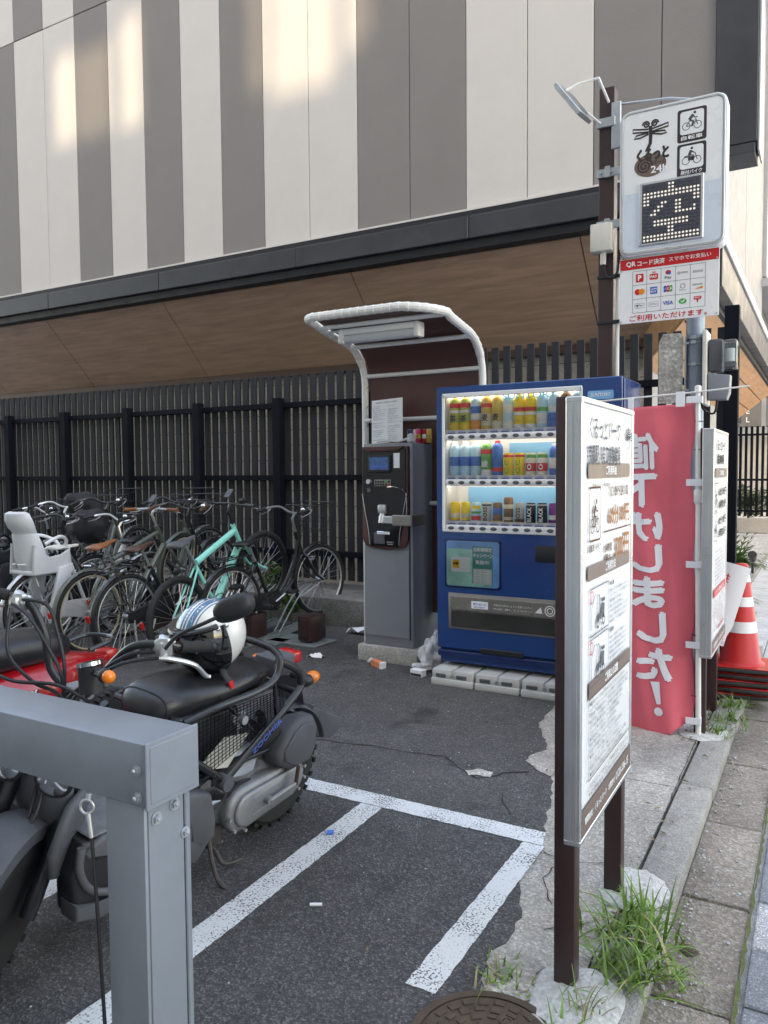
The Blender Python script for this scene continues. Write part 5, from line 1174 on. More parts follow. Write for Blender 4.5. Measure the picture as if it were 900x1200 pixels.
def bpt(s,t_):    # s 0 at pole, 1 at far edge; t_ 0 top, 1 bottom
    lean=-.612+.0*t_+.028*t_
    x=lean-.60*s-.006*math.sin(t_*9)*(1-s)+.012*math.sin(t_*23)*(s<.01)
    z=1.800-1.790*t_-.035*s*(1-t_)+.012*s+(-.050*math.sin(min(1,s*1.7)*PI*.5))*t_**4+(.10*max(0,.24-s)*t_**4/.24)*.9
    y=4.43+.022*math.sin(s*7+t_*3)*(.3+t_)+.010*math.sin(s*17-t_*6)*(1-.5*t_)+.018*math.sin(t_*5)*s-.016*math.exp(-((s-.26+.10*t_)/.07)**2)*t_+.006*math.sin(s*31+t_*11)*t_+.005*math.sin(t_*37-s*12)*s+.008*math.sin(s*9+t_*15)*(1-t_*.4)
    return V(x,y,z)
m=MB(); g=[[m.bm.verts.new(bpt(i/nx,j/nz)) for j in range(nz+1)] for i in range(nx+1)]
for i in range(nx):
    for j in range(nz): m.bm.faces.new((g[i][j],g[i+1][j],g[i+1][j+1],g[i][j+1]))
o=under(m.obj('cloth','banner_red',None,ang=180),bn); md=o.modifiers.new('thickness','SOLIDIFY'); md.thickness=.0012
def on_banner(mb,dz=.006):
    for k in range(48):
        g=mb.bm.verts[:]+mb.bm.edges[:]+mb.bm.faces[:]; bmesh.ops.bisect_plane(mb.bm,geom=g,plane_co=(0,0,.04*k),plane_no=(0,0,1))
    for k in range(16):
        g=mb.bm.verts[:]+mb.bm.edges[:]+mb.bm.faces[:]; bmesh.ops.bisect_plane(mb.bm,geom=g,plane_co=(-1.1+.04*k,0,0),plane_no=(1,0,0))
    for v in mb.bm.verts:
        t_=min(1,max(0,(1.80-v.co.z)/1.79)); s=min(1,max(0,(-.612+.028*t_-v.co.x)/.60)); p=bpt(s,t_); v.co.y=p.y-dz+ (v.co.y-4.43)
f=Face((0,4.43,0),(1,0,0),(0,0,1),mirror=True)
for ch,x,z,w,h in (('値',-.878,1.545,.175,.20),('下',-.880,1.330,.165,.185),('げ',-.858,1.135,.17,.17),('し',-.845,.955,.15,.155),('ま',-.835,.770,.165,.175),('し',-.815,.575,.15,.175),('た',-.795,.375,.18,.18)):
    f.text('banner_white',ch,x,z,w*(1.06 if ch=='値' else 1.1),h*1.02,.030 if ch=='値' else .055,0,rot=R(2.5))
f.poly('banner_white',[(-.815,.275),(-.765,.280),(-.755,.16),(-.778,.155)],0); f.ell('banner_white',-.768,.115,.024,.024,0)
mm=f.m['banner_white']; on_banner(mm); under(mm.obj('lettering','banner_white',None,smooth=False,recalc=False),bn)
for z in (1.815,1.375,.935,.50,.085):
    m=MB(); xx=-.575-.009*(z); m.box((xx-.055,4.405,z-.018),(xx+.022,4.409,z+.018),.001); m.box((xx+.018,4.405,z-.018),(xx+.022,4.455,z+.018)); under(m.obj('loop_tab','banner_white',None),bn)
m=MB(); m.box((-.70,4.405,1.78),(-.655,4.410,1.86),.001); m.box((-.95,4.408,1.77),(-.92,4.412,1.84),.001); under(m.obj('loop_tab','banner_white',None),bn)

# ================================================================== TRAFFIC CONES
cx_,cy_=-.455,5.42
for k in range(5):
    lb=['bottom red traffic cone of the stack by the second information board, only its black base showing','second traffic cone from the bottom of the stack beside the pavement','middle traffic cone of the stack beside the pavement','fourth traffic cone, right under the topmost one of the stack','topmost red traffic cone with white reflective bands and a paper cover'][k]
    z=.004+k*.042; t=thing('traffic_cone',lb if len(lb.split())<=16 else 'bottom traffic cone of the stack, only its black base and red rim showing','traffic cone',(cx_+rng.uniform(-.008,.008),cy_+rng.uniform(-.008,.008),z),(0,0,R(rng.uniform(-7,7)+4)),group='stacked traffic cones')
    m=MB(); m.box((-.185,-.185,0),(.185,.185,.028),.012,seg=2); m.obj('base','cone_base',t)
    m=MB(); m.box((-.178,-.178,.028),(.178,.178,.0335),.002); m.obj('base_rim','cone_red',t)
    if k==4:
        m=MB(); m.lathe([(.150,.026),(.148,.034),(.128,.046),(.122,.05),(.040,.655),(.032,.667),(.02,.67)],(0,0,0),seg=32); m.obj('cone_body','cone_red',t,ang=50)
        rad=lambda z:.122-(z-.05)*.082/.605
        for z0,z1 in ((.235,.305),(.40,.46),(.555,.60)):
            m=MB(); m.lathe([(rad(z0)+.0015,z0),(rad(z1)+.0015,z1)],(0,0,0),seg=32,caps=False); m.obj('reflective_band','print_white',t)
    else:
        m=MB(); m.lathe([(.150,.026),(.148,.036),(.128,.050),(.118,.062)],(0,0,0),seg=32); m.obj('cone_body','cone_red',t)
sg=thing('cone_cover','white paper sign with red lettering slung over the traffic cone','sign',(cx_-.13,cy_-.16,.5))
m=MB(); Mx=Matrix.Translation((cx_-.072,cy_-.12,.59))@Matrix.Rotation(R(-14),4,'X')@Matrix.Rotation(R(14),4,'Y')
n=8; vs=[]
for i in range(n+1):
    col=[]
    for j in range(n+1):
        s=(i/n-.5)*.155*(1 if j>1 else .8); h=(j/n-.5)*.52; col.append(m.bm.verts.new(Mx@V(s,-.02+.9*s*s*3,h)))
    vs.append(col)
for i in range(n):
    for j in range(n): m.bm.faces.new((vs[i][j],vs[i+1][j],vs[i+1][j+1],vs[i][j+1]))
under(m.obj('sheet','print_white',None),sg)
f=Face(Mx@V(0,-.027,0),Mx.to_3x3()@V(1,0,0),Mx.to_3x3()@V(0,0,1))
for k,ch in enumerate('駐車禁止'): f.text('print_red',ch,-.045,.16-.085*k,.05,.06,.03)
f.frame('print_grey',-.075,-.245,.078,-.235,.002)
fdone(f,sg)

# ================================================================== WEEDS
def tuft(lab,x,y,z,n,L,seed,spread=.05,dry=.08,lean=(0,0),wd=.0045):
    t=thing('weed',lab,'weed',(x,y,z)); rr=random.Random(seed)
    for mt,cnt in (('grass',int(n*(1-dry))),('grass_dry',int(n*dry))):
        if cnt<1: continue
        m=MB()
        for i in range(cnt):
            a=rr.uniform(0,2*PI); l=L*rr.uniform(.35,1.15); el=rr.uniform(.55,1.4); dr=rr.uniform(.3,1.0)
            d=V(math.cos(a)+lean[0],math.sin(a)+lean[1],0).normalized(); o=V(rr.gauss(0,spread),rr.gauss(0,spread),0)
            sd=V(-d.y,d.x,0)*wd*rr.uniform(.6,1.3); N_=7; tw=rr.uniform(-.6,.6)
            P=[o+d*(l*math.cos(el)*(k/N_)+l*.25*dr*(k/N_)**2)+V(0,0,l*(math.sin(el)*(k/N_)-dr*.62*(k/N_)**2.2)) for k in range(N_+1)]
            for k in range(N_):
                w0=(1-(k/N_)**1.6)*(1 if k else .6); w1=1-((k+1)/N_)**1.6; s0=(sd+V(0,0,wd*tw*k/N_)); 
                m.poly([P[k]-s0*w0,P[k]+s0*w0,P[k+1]+s0*max(w1,.03),P[k+1]-s0*max(w1,.03)])
        m.obj('blades' if mt=='grass' else 'dry_blades',mt,t,smooth=False,recalc=False)['kind']='stuff'
    return t
tuft('large bright green grass clump at the kerb in front of the nearest sign posts',-.475,2.36,0,115,.24,1,.065,.05,(.1,-.2))
tuft('bright green grass spilling over the kerb below the nearest sign',-.455,2.20,-.01,70,.22,2,.045,.05,(.3,-.3))
tuft('grass clump between the two posts of the nearest sign',-.50,2.50,0,70,.17,3,.045,.08)
tuft('small sprawling weed on the concrete left of the nearest post foot',-.765,2.02,0,60,.09,4,.04,.35,wd=.003)
tuft('tiny weed sprout touching the manhole cover and the cement footing',-.575,1.87,0,16,.10,5,.015,0)
tuft('dry stalks and grass in front of the nearest maroon post',-.53,1.98,.02,26,.13,6,.03,.5,wd=.0025)
tuft('low green weed in the gutter beside the dark stain',-.36,2.33,-.055,22,.10,7,.03,.0)
tuft('grass tuft at the foot of the white banner pole',-.50,4.52,0,70,.12,8,.05,.1)
tuft('grass tuft growing at the kerb between banner pole and traffic cones',-.455,4.78,0,70,.14,9,.05,.05)
tuft('grass tuft in front of the stacked cone bases',-.455,5.08,0,60,.14,10,.045,.05)
tuft('leafy weed at the kerb end of the low fence curb',-1.0,5.85,0,40,.16,12,.05,.1)
m=MB(); m.ball((-.345,2.50,-.050),(.03,.024,.006),2,.8,3); tag(m.obj('dark_clod','bark',None),'small dark clod of dirt lying in the gutter near the grass','dirt clod')

# ================================================================== BICYCLES
WR=.335
def ringmesh(Rr,r,seg=44,sg=8):
    m=MB(); m.torus((0,0,0),(0,1,0),Rr,r,seg,sg); bmesh.ops.recalc_face_normals(m.bm,faces=m.bm.faces); me=bpy.data.meshes.new('tyre'); m.bm.to_mesh(me); m.bm.free()
    me.polygons.foreach_set('use_smooth',[True]*len(me.polygons)); return me
_rm={}
def rm(key,Rr,r,mt,**k):
    if (key,mt) not in _rm:
        me=ringmesh(Rr,r,**k); me.materials.append(MATS[mt]); _rm[(key,mt)]=me
    return _rm[(key,mt)]
def spokemesh():
    if 'sp' in _rm: return _rm['sp']
    m=MB()
    for k in range(28):
        a=2*PI*k/28; s=1 if k%2 else -1; b=a+(.5 if (k//2)%2 else -.5)
        m.tube([(math.cos(b)*.022,s*.030,math.sin(b)*.022),(math.cos(a)*(WR-.026),0,math.sin(a)*(WR-.026))],.0013,3,caps=False)
    m.cyl((0,-.035,0),(0,.035,0),.017,seg=12); m.cyl((0,-.038,0),(0,-.028,0),.026,seg=14); m.cyl((0,.028,0),(0,.038,0),.026,seg=14)
    me=bpy.data.meshes.new('wheel'); m.bm.to_mesh(me); m.bm.free(); me.materials.append(MATS['spoke']); _rm['sp']=me; return me
def wheel(par,x,z,tyre='rubber',rim='alu',fat=.019,y=0):
    w=bpy.data.objects.new('wheel',spokemesh()); COL.objects.link(w); w.parent=par; w.location=(x,y,z); w.rotation_euler=(0,rng.uniform(0,6),0)
    for nm,me in (('tyre',rm(('t',fat),WR-fat,fat,tyre)),('rim',rm(('r',fat),WR-2*fat-.004,.009,rim))):
        o=bpy.data.objects.new(nm,me); COL.objects.link(o); o.parent=w
    return w
def bicycle(label,x,y,hd,rise,frame,style='city',saddle='black_plastic',grip='black_plastic',tyre='rubber',fat=.019,fender='bike_black',basket=True,rim='alu',lean=0,steer=0,childseat=None,cover=False,rack=True,fork=None,bar='alu',stand=True,case=True,hb_h=0,saddle_z=0):
    pitch=math.asin(rise/1.1)
    t=thing('bicycle',label,'bicycle',(x,y,.006),(R(lean),-pitch,R(hd)),'bicycles parked along the slat fence')
    wheel(t,0,WR,tyre,rim,fat)
    BB=V(.44,0,.28); ST=V(.30,0,.66); HT=V(.84,0,.80); HB=V(.895,0,.62); ax=V(0,0,WR)
    m=MB()
    if style=='city':
        m.tube(bez([HT-V(-.01,0,.05),V(.78,0,.55),V(.62,0,.37),BB],5),.019,10); m.tube(bez([HT-V(-.03,0,.13),V(.80,0,.45),V(.62,0,.31),BB],5),.016,10)
    elif style=='thick':
        m.tube([HT-V(-.01,0,.03),V(.70,0,.52),V(.58,0,.38),BB],.030,12)
    else:
        k_=1.35 if style=='mtb' else 1; m.tube([HT-V(0,0,.03),ST+V(.01,0,.02)],.019*k_,10); m.tube([HB+V(-.01,0,.03),BB],.023*k_,10)
    m.tube([BB,ST],.016,10); m.tube([HT+V(-.01,0,.03),HB],.020,10)
    for s in (-1,1):
        m.tube([BB+V(0,s*.02,0),V(.1,s*.055,WR-.01),ax+V(0,s*.055,0)],.009,8); m.tube([ST+V(0,s*.02,-.02),ax+V(0,s*.055,0)],.008,8)
    m.cyl(BB+V(0,-.038,0),BB+V(0,.038,0),.022,seg=12)
    m.obj('frame',frame,t)
    # saddle
    sz=.80+saddle_z; top=ST+(ST-BB).normalized()*(sz-.66)
    m=MB(); m.cyl(ST,top,.012,seg=8); m.obj('seat_post','alu',t)
    m=MB(); rings=[]
    for q,(dx,w,h) in enumerate(((-.125,.03,.030),(-.11,.075,.045),(-.05,.085,.050),(.01,.060,.045),(.07,.028,.038),(.13,.020,.032),(.145,.010,.022))):
        rings.append([V(dx,w*math.cos(a),.035+(.012 if q<3 else 0)+h*.5*math.sin(a)*(1 if math.sin(a)>0 else .7)) for a in [i*2*PI/12 for i in range(12)]])
    m.loft(rings); M_=Matrix.Translation(top+V(-.02,0,-.005))@Matrix.Rotation(R(-3),4,'Y')
    for v in m.bm.verts: v.co=M_@v.co
    sd=m.obj('saddle',saddle,t,ang=60)
    if style!='mtb':
        m=MB()
        for s in (-1,1): m.tube([top+V(-.10,s*.035,.0),top+V(-.11,s*.035,.03)],.009,6)
        m.obj('saddle_spring','chrome',t)
    # front assembly pivoted at head
    A=V(.835,0,.83); fr=bpy.data.objects.new('fork',bpy.data.meshes.new('fork'))
    m=MB(); fx=1.10
    m.cyl(V(0,0,0)+V(.01,0,-.02),V(.062,0,-.23),.015,seg=8)
    for s in (-1,1): m.tube(bez([V(.062,s*.012,-.215),V(.068,s*.045,-.24),V(.15,s*.05,-.40),V(fx-A.x,s*.05,WR-A.z)],4),[.014]*8+[.011]*4+[.009],8)
    fk=m.obj('fork',fork or frame,t); fk.location=A; fk.rotation_euler=(0,0,R(steer))
    w=wheel(fk,fx-A.x,WR-A.z,tyre,rim,fat)
    m=MB(); hh=.17+hb_h
    m.tube([V(0,0,0),V(-.03,0,hh*.7),V(.01,0,hh)],.012,8)
    if style=='city' or style=='thick':
        P=bez([V(-.20,-.27,hh+.03),V(-.10,-.26,hh+.045),V(.0,-.19,hh+.05),V(.02,-.07,hh+.0),V(.02,.07,hh+.0),V(.0,.19,hh+.05),V(-.10,.26,hh+.045),V(-.20,.27,hh+.03)],5)
    elif style=='flat': P=[V(-.03,-.29,hh),V(.01,0,hh),V(-.03,.29,hh)]
    else: P=[V(-.03,-.30,hh+.01),V(.02,-.05,hh),V(.02,.05,hh),V(-.03,.30,hh+.01)]
    m.tube(P,.011,8); hb=m.obj('handlebar',bar,fk)
    for s in (0,-1):
        a,b_=(P[0],P[1]) if s==0 else (P[-1],P[-2]); d=(b_-a).normalized(); m=MB(); m.tube([a-d*.01,a+d*.055,a+d*.115],[.017,.0155,.017],10); m.obj('grip',grip,hb)
        q=a+d*.13; m=MB(); sg=1 if s==0 else -1
        m.tube(bez([q,q+V(.035,0,-.012),q+d*-.05+V(.045,0,-.03),q+d*-.13+V(.04,0,-.035)],4),.0045,6); m.obj('brake_lever','alu',hb)
        m=MB(); m.tube(bez([q+V(.03,0,-.01),V(.10,q.y*.5,hh+.03),V(.09,0,hh-.10),V(.05,0,-.12)],5),.0028,5); m.obj('brake_cable','black_plastic',hb)
    if style in('city','thick'):
        m=MB(); q=P[3]; m.ball(q+V(0,0,.02),(.022,.022,.018),2); m.obj('bell','chrome',hb)
        m=MB(); m.cyl(V(.12,.0,-.26),V(.19,0,-.27),.026,.032,12); m.obj('headlight','chrome',fk)
    else:
        m=MB(); M_=Matrix.Translation((.04,.03,hh+.08))@Matrix.Rotation(R(-35),4,'Y'); m.box((-.04,-.03,-.006),(.05,.03,.006),.004,M_); m.obj('phone_holder','dull_plastic',hb)
        m=MB(); m.box((.0,-.16,hh-.02),(.05,-.10,hh+.05),.01); m.obj('front_lamp','black_plastic',hb)
    if basket:
        m=MB(); z0,z1=-.02,.23; xa,xb=.07,.33
        for z,g in ((z1,1.0),((z0+z1)/2,.9),(z0,.78)):
            cx=(xa+xb)/2; hx=(xb-xa)/2*g; hy=.18*g; m.tube([(cx-hx,-hy,z),(cx+hx,-hy,z),(cx+hx,hy,z),(cx-hx,hy,z)],.004 if z==z1 else .0022,5,closed=True)
        for k in range(9):
            u=-1+2*k/8; cx=(xa+xb)/2; hx=(xb-xa)/2
            for s in (-1,1):
                m.tube([(cx+hx*u,s*.18,z1),(cx+hx*u*.78,s*.14,z0)],.0015,3,caps=False); m.tube([(cx+s*hx,.18*u,z1),(cx+s*hx*.78,.14*u,z0)],.0015,3,caps=False)
            m.tube([(cx-hx*.78,.14*u,z0),(cx+hx*.78,.14*u,z0)],.0015,3,caps=False)
        bk=m.obj('basket','bike_black' if not cover else 'black_plastic',fk)
        if cover:
            m=MB(); m.ball(((xa+xb)/2,0,.12),(.17,.20,.16),3,.22,int(x*10)); m.obj('basket_cover','cloth_black',bk,ang=60)
    if fender:
        for par,cx,cz,a0,a1 in ((t,0,WR,R(60),R(215)),(fk,fx-A.x,WR-A.z,R(75),R(190))):
            m=MB(); pts=[V(cx-math.cos(a)*(WR+.016)*-1,0,cz+math.sin(a)*(WR+.016)) for a in [a0+(a1-a0)*k/18 for k in range(19)]]
            m.tube(pts,.007,8,flat=3.6); 
            e=pts[-3]
            for s in (-1,1): m.tube([V(cx,s*.05,cz),e+V(0,s*.022,0)],.002,4)
            m.obj('mudguard',fender,par)
    if rack:
        m=MB(); z=.735
        for s in (-1,1):
            m.tube(bez([V(.24,s*.03,z-.02),V(.16,s*.06,z),V(-.16,s*.06,z),V(-.20,s*.02,z)],4),.0055,6); m.tube([V(-.10,s*.06,z),V(0,s*.06,WR)],.0045,6)
        for q in (-.12,-.03,.07): m.tube([V(q,-.06,z),V(q,.06,z)],.004,6)
        m.tube([V(-.15,0,z),V(.2,0,z)],.004,6); m.obj('rear_rack','bike_black' if frame!='bike_white' else 'bike_white',t)
    m=MB(); m.box((-.375,-.02,.42),(-.36,.02,.47),.004); m.obj('rear_reflector','red_lens',t)
    if case:
        m=MB(); out=[(-.05,.30),(-.04,.385),(.3,.385),(.50,.37),(.52,.28),(.46,.20),(.3,.235),(-.0,.29)]; m.prism(out,(0,-.06,0),(1,0,0),(0,0,1),.022,.006); m.obj('chain_case','bike_black' if frame!='bike_white' else 'bike_white',t)
    else:
        m=MB(); m.torus((.44,-.055,.28),(0,1,0),.085,.004,28,5); m.tube([(.44,-.055,.365),(0,-.055,.37)],.0035,4); m.tube([(.44,-.055,.195),(0,-.055,.30)],.0035,4); m.lathe([(.02,-.01),(.045,0),(.02,.01)],(0,-.05,WR),(0,1,0),16); m.obj('chain','dull_plastic',t)
    ca=rng.uniform(.3,1.2); d=V(math.cos(ca),0,math.sin(ca))*.165
    for s in (-1,1):
        m=MB(); m.tube([BB+V(0,s*.075,0),BB+V(0,s*.085,0)-d*s],.008,6); cr=m.obj('crank','alu',t)
        q=BB+V(0,s*.13,0)-d*s; m=MB(); m.box(q-V(.045,.045,.011),q+V(.045,.045,.011),.004); m.obj('pedal','black_plastic',cr)
    if stand:
        m=MB()
        for s in (-1,1): m.tube([V(0,s*.065,WR-.02),V(-.06,s*.11,.03),V(-.02,s*.115,.015)],.007,6)
        m.obj('stand','alu',t)
    if childseat:
        cs=childseat; M_=Matrix.Translation((-.06,0,.67))@Matrix.Scale(.98,4)
        m=MB(); rings=[]
        for z,x0,w,d_ in ((0,.02,.15,.15),(.10,-.01,.165,.15),(.22,-.05,.165,.11),(.30,-.075,.15,.09),(.315,-.078,.14,.085),(.36,-.10,.155,.10),(.42,-.12,.155,.105),(.475,-.135,.135,.09),(.49,-.14,.10,.06)):
            r_=[]
            for i in range(14):
                a=PI*(.5+i/13); r_.append(V(x0+.09+d_*math.cos(a)*1.0-.05,w*math.sin(a),z))
            for i in range(14):
                a=PI*(1.5-i/13); r_.append(V(x0+.09+(d_-.022)*math.cos(a)-.05,(w-.022)*math.sin(a),z))
            rings.append([M_@q for q in r_])
        m.loft(rings); m.obj('child_seat_back',cs,t,ang=50)
        m=MB(); out=[(-.10,-.02),(.20,-.02),(.25,.03),(.24,.16),(.16,.11),(.05,.10),(-.08,.22)]
        for s in (-1,1): m.prism([(a,b_) for a,b_ in out],M_@V(0,s*.15,0),(1,0,0),(0,0,1),.025,.008)
        m.box(M_@V(-.10,-.15,-.03),M_@V(.19,.15,.01),.015,seg=2); m.obj('child_seat_base',cs,t,ang=50)
        for s in (-1,1):
            m=MB(); m.prism([(.12,.02),(.25,.04),(.17,-.32),(.10,-.42),(.02,-.42),(.0,-.36),(.06,-.2)],M_@V(0,s*.165,0),(1,0,0),(0,0,1),.035,.010); m.obj('leg_guard',cs,t,ang=50)
        m=MB(); m.tube(bez([M_@V(.02,-.15,.22),M_@V(.16,-.15,.27),M_@V(.27,-.08,.22),M_@V(.28,.0,.15),M_@V(.27,.08,.22),M_@V(.16,.15,.27),M_@V(.02,.15,.22)],5),.014,8); m.obj('grab_bar',cs if cs!='seat_grey' else 'bike_white',t)
        m=MB(); m.tube([M_@V(-.02,-.06,-.03),M_@V(-.02,-.1,-.12),V(0,-.06,WR+.1)],.007,6); m.tube([M_@V(-.02,.06,-.03),M_@V(-.02,.1,-.12),V(0,.06,WR+.1)],.007,6); m.obj('seat_strut','alu',t)
    return t
bicycle('black step through bicycle with wire front basket nearest the payment machine',-4.23,4.93,84,.10,'bike_black','city',basket=True,steer=-4,bar='bike_grey')
bicycle('mint green sport bicycle with fat black tyres and no basket',-4.27,4.40,93,.27,'mint','mtb',saddle='dull_plastic',fat=.025,fender=None,basket=False,rim='bike_black',case=False,rack=False,stand=False,fork='mint',bar='bike_black',steer=-6,saddle_z=.06)
bicycle('dark bicycle with brown saddle between the mint and the leather saddled bicycles',-4.68,4.26,91,.20,'bike_black','city',saddle='leather_dark',grip='leather_dark',basket=True,steer=5,bar='bike_black')
bicycle('green grey bicycle with tan tyres and pointed brown leather saddle',-5.10,4.27,90,.22,'bike_green','flat',saddle='leather_brown',grip='leather_brown',rim='tan_wall',basket=False,fender='bike_green',case=False,fork='bike_grey',rack=False,hb_h=-.02,steer=3)
bicycle('white electric bicycle with grey child seat over its rear wheel',-5.50,4.05,88,.02,'bike_white','thick',saddle='saddle_white',basket=True,childseat='seat_grey',steer=-5,fender='alu')
bicycle('grey thick framed bicycle with wire basket behind the white electric bicycle',-5.98,4.55,89,.24,'bike_grey','thick',basket=True,steer=8,fender='bike_grey',bar='bike_black')
bicycle('dark bicycle with black cloth covered basket and black child seat at the left edge',-6.12,3.95,87,.0,'bike_black','thick',basket=True,cover=True,childseat='black_plastic',steer=-8,bar='bike_black')
bicycle('silver forked bicycle with black covered basket behind the child seats',-6.55,4.45,90,.16,'bike_grey','city',basket=True,cover=True,steer=6)
bicycle('black bicycle furthest left in the row, mostly hidden by the others',-7.05,4.5,90,.05,'bike_black','city',basket=True,cover=False)
bicycle('dark green bicycle deep in the row between grey frame and leather saddle',-5.35,4.85,89,.24,'bike_green','city',basket=True,steer=4,fender='bike_grey',bar='bike_black')
# parking rails with lock boxes
for i,(x,lb) in enumerate(((-4.12,'steel bicycle rack rail with maroon lock box beside the payment machine'),(-4.35,'steel rack rail under the mint bicycle'),(-4.58,'steel rack rail under the dark bicycle with brown saddle'),(-5.02,'steel rack rail under the tan tyred bicycle'),(-5.44,'steel rack rail under the white electric bicycle'),(-5.95,'steel rack rail under the grey thick framed bicycle'))):
    yy=5.35 if i==0 else 5.15; t=thing('bicycle_rack',lb,'bicycle rack',(x,yy,.006),(0,0,R(-4 if i==0 else 0)),group='bicycle rack rails')
    m=MB()
    for s in (-1,1): m.box((s*.032-.004,-.55,.0),(s*.032+.004,.55,.0),0); 
    m.bm.free(); m=MB(); M_=Matrix.Rotation(R(6),4,'X'); m.box((-.035,-.62,.0),(.035,.55,.008),.002,M_); m.box((-.035,-.62,.0),(-.029,.55,.05),.002,M_); m.box((.029,-.62,.0),(.035,.55,.05),.002,M_); m.obj('rail_channel','rack_steel',t)
    m=MB(); m.tube(bez([(-.03,.0,.05),(-.035,.25,.32),(-.03,.45,.42)],4),.007,6); m.tube(bez([(.03,.0,.05),(.035,.25,.32),(.03,.45,.42)],4),.007,6); m.obj('wheel_guide','rack_steel',t)
    m=MB(); bo_=.26 if i==0 else 0; m.box((.055+bo_,-.10,.03),(.195+bo_,.11,.24),.010,seg=2); bx=m.obj('lock_box','maroon',t); m=MB(); m.box((.075+bo_,-.106,.06),(.175+bo_,-.099,.215),.006); m.obj('lock_lid','maroon',bx)
    m=MB(); m.box((.0,-.16,.0),(.42+.12*(i==0),.15,.014),.003); m.obj('base_plate','rack_steel',t)
# plant growing behind the rack
for i,(x,y,n,s) in enumerate(((-4.62,5.90,110,.045),(-4.30,5.80,60,.05))):
    t=thing('broadleaf_weed',['leafy green weed growing against the curb behind the mint bicycle','small leafy weed behind the black bicycle wheel'][i],'weed',(x,y,0)); m=MB(); m.tube([(0,0,0),(.01,0,.45-.2*i)],.006,5); m.obj('stem','leaf',t); m=MB(); leafball(m,(0,0,.42-.2*i),(.17,.12,.24-.1*i),n,s,40+i); m.obj('foliage','leaf',t,smooth=False,recalc=False)
# water bottle on the ground rack
m=MB(); m.lathe([(.03,0),(.032,.01),(.032,.13),(.012,.17),(.012,.19)],(-4.50,5.1,.62),seg=14); o=m.obj('plastic_bottle','clear_glass'); tag(o,'clear plastic bottle standing in the frame area beside the mint bicycle','bottle'); bpy.data.objects.remove(o)

# ================================================================== SCOOTER (nearest)
ZR=(-1.985,2.46,0.004); ZROT=(R(0),0,0)
def framemat(o,hd,lean):
    h=R(hd); a=R(lean); f=V(math.cos(h),math.sin(h),0); l=V(-math.sin(h),math.cos(h),0); z=V(0,0,1); l2=l*math.cos(a)-z*math.sin(a); z2=z*math.cos(a)+l*math.sin(a)
    M=Matrix((f,l2,z2)).transposed().to_4x4(); M.translation=Vector(o); return M
MZ=framemat(ZR,-93,7); MZi=MZ.inverted()
sc=thing('scooter','black naked frame scooter with helmet on its seat, parked behind the grey barrier','scooter',ZR,MZ.to_euler())
W=lambda x,y,z: MZi@V(x,y,z)
def z_(m,n,mt,par=sc,**k): return m.obj(n,mt,par,**k)
# rear wheel
def fatwheel(par,c,Rr,w,rimr,name='wheel'):
    m=MB(); m.lathe([(rimr*.25,-w*.30),(rimr*.9,-w*.34),(rimr,-w*.38),(rimr,w*.38),(rimr*.9,w*.34),(rimr*.25,w*.30)],(0,0,0),(0,1,0),28); o=m.obj(name,'black_plastic',par); o.location=c
    m=MB(); pr=[(rimr-.004,-w*.40),(rimr+.03,-w*.5),(Rr-.03,-w*.5),(Rr-.008,-w*.36),(Rr,-w*.12),(Rr,w*.12),(Rr-.008,w*.36),(Rr-.03,w*.5),(rimr+.03,w*.5),(rimr-.004,w*.40)]; m.lathe(pr,(0,0,0),(0,1,0),48)
    for k in range(48):
        a=2*PI*k/48; M_=Matrix.Rotation(a,4,'Y')@Matrix.Translation((Rr-.004,0,0)); 
        for s in (-1,1): m.box((-.012,s*w*.30-.02+(.006 if k%2 else -.006),-.011),(.0015,s*w*.30+.02+(.006 if k%2 else -.006),.009),0,M_)
    m.obj('tyre','rubber',o); return o
fatwheel(sc,(-.03,-.01,.235),.235,.125,.135)
# variator case
def stadium(x0,z0,r0,x1,z1,r1,n=9):
    a=math.atan2(z1-z0,x1-x0); p=[]
    for i in range(n): t=a+PI/2+PI*i/(n-1); p.append((x0+r0*math.cos(t),z0+r0*math.sin(t)))
    for i in range(n): t=a-PI/2+PI*i/(n-1); p.append((x1+r1*math.cos(t),z1+r1*math.sin(t)))
    return p
m=MB(); m.prism(stadium(.02,.262,.072,.30,.235,.088),(0,.125,0),(1,0,0),(0,0,1),.06,.018); z_(m,'variator_case','engine_metal',ang=50)
m=MB(); m.prism(stadium(.03,.262,.052,.29,.235,.066),(0,.160,0),(1,0,0),(0,0,1),.022,.010); z_(m,'case_cover','engine_metal',ang=50)
m=MB(); m.tube([(.09,.168,.285),(.27,.168,.268)],.006,6); m.tube([(.05,.168,.235),(.27,.168,.205)],.005,6); z_(m,'case_rib','engine_metal')
m=MB(); m.torus((.285,.125,.236),(0,1,0),.093,.007,30,6); z_(m,'case_gasket','black_plastic')
for a in range(7):
    q=stadium(.02,.262,.064,.30,.235,.080)[a*2+1]; m=MB(); m.cyl((q[0],.15,q[1]),(q[0],.166,q[1]),.007,seg=6); z_(m,'bolt','alu')
m=MB(); m.cyl((.20,.165,.245),(.20,.195,.245),.016,seg=12); m.tube([(.20,.19,.245),(.06,.20,.268)],[.008,.007],8); z_(m,'kick_lever','engine_metal')
m=MB(); m.tube([(.062,.20,.262),(.055,.20,.335)],.008,8); z_(m,'kick_pedal','rust')
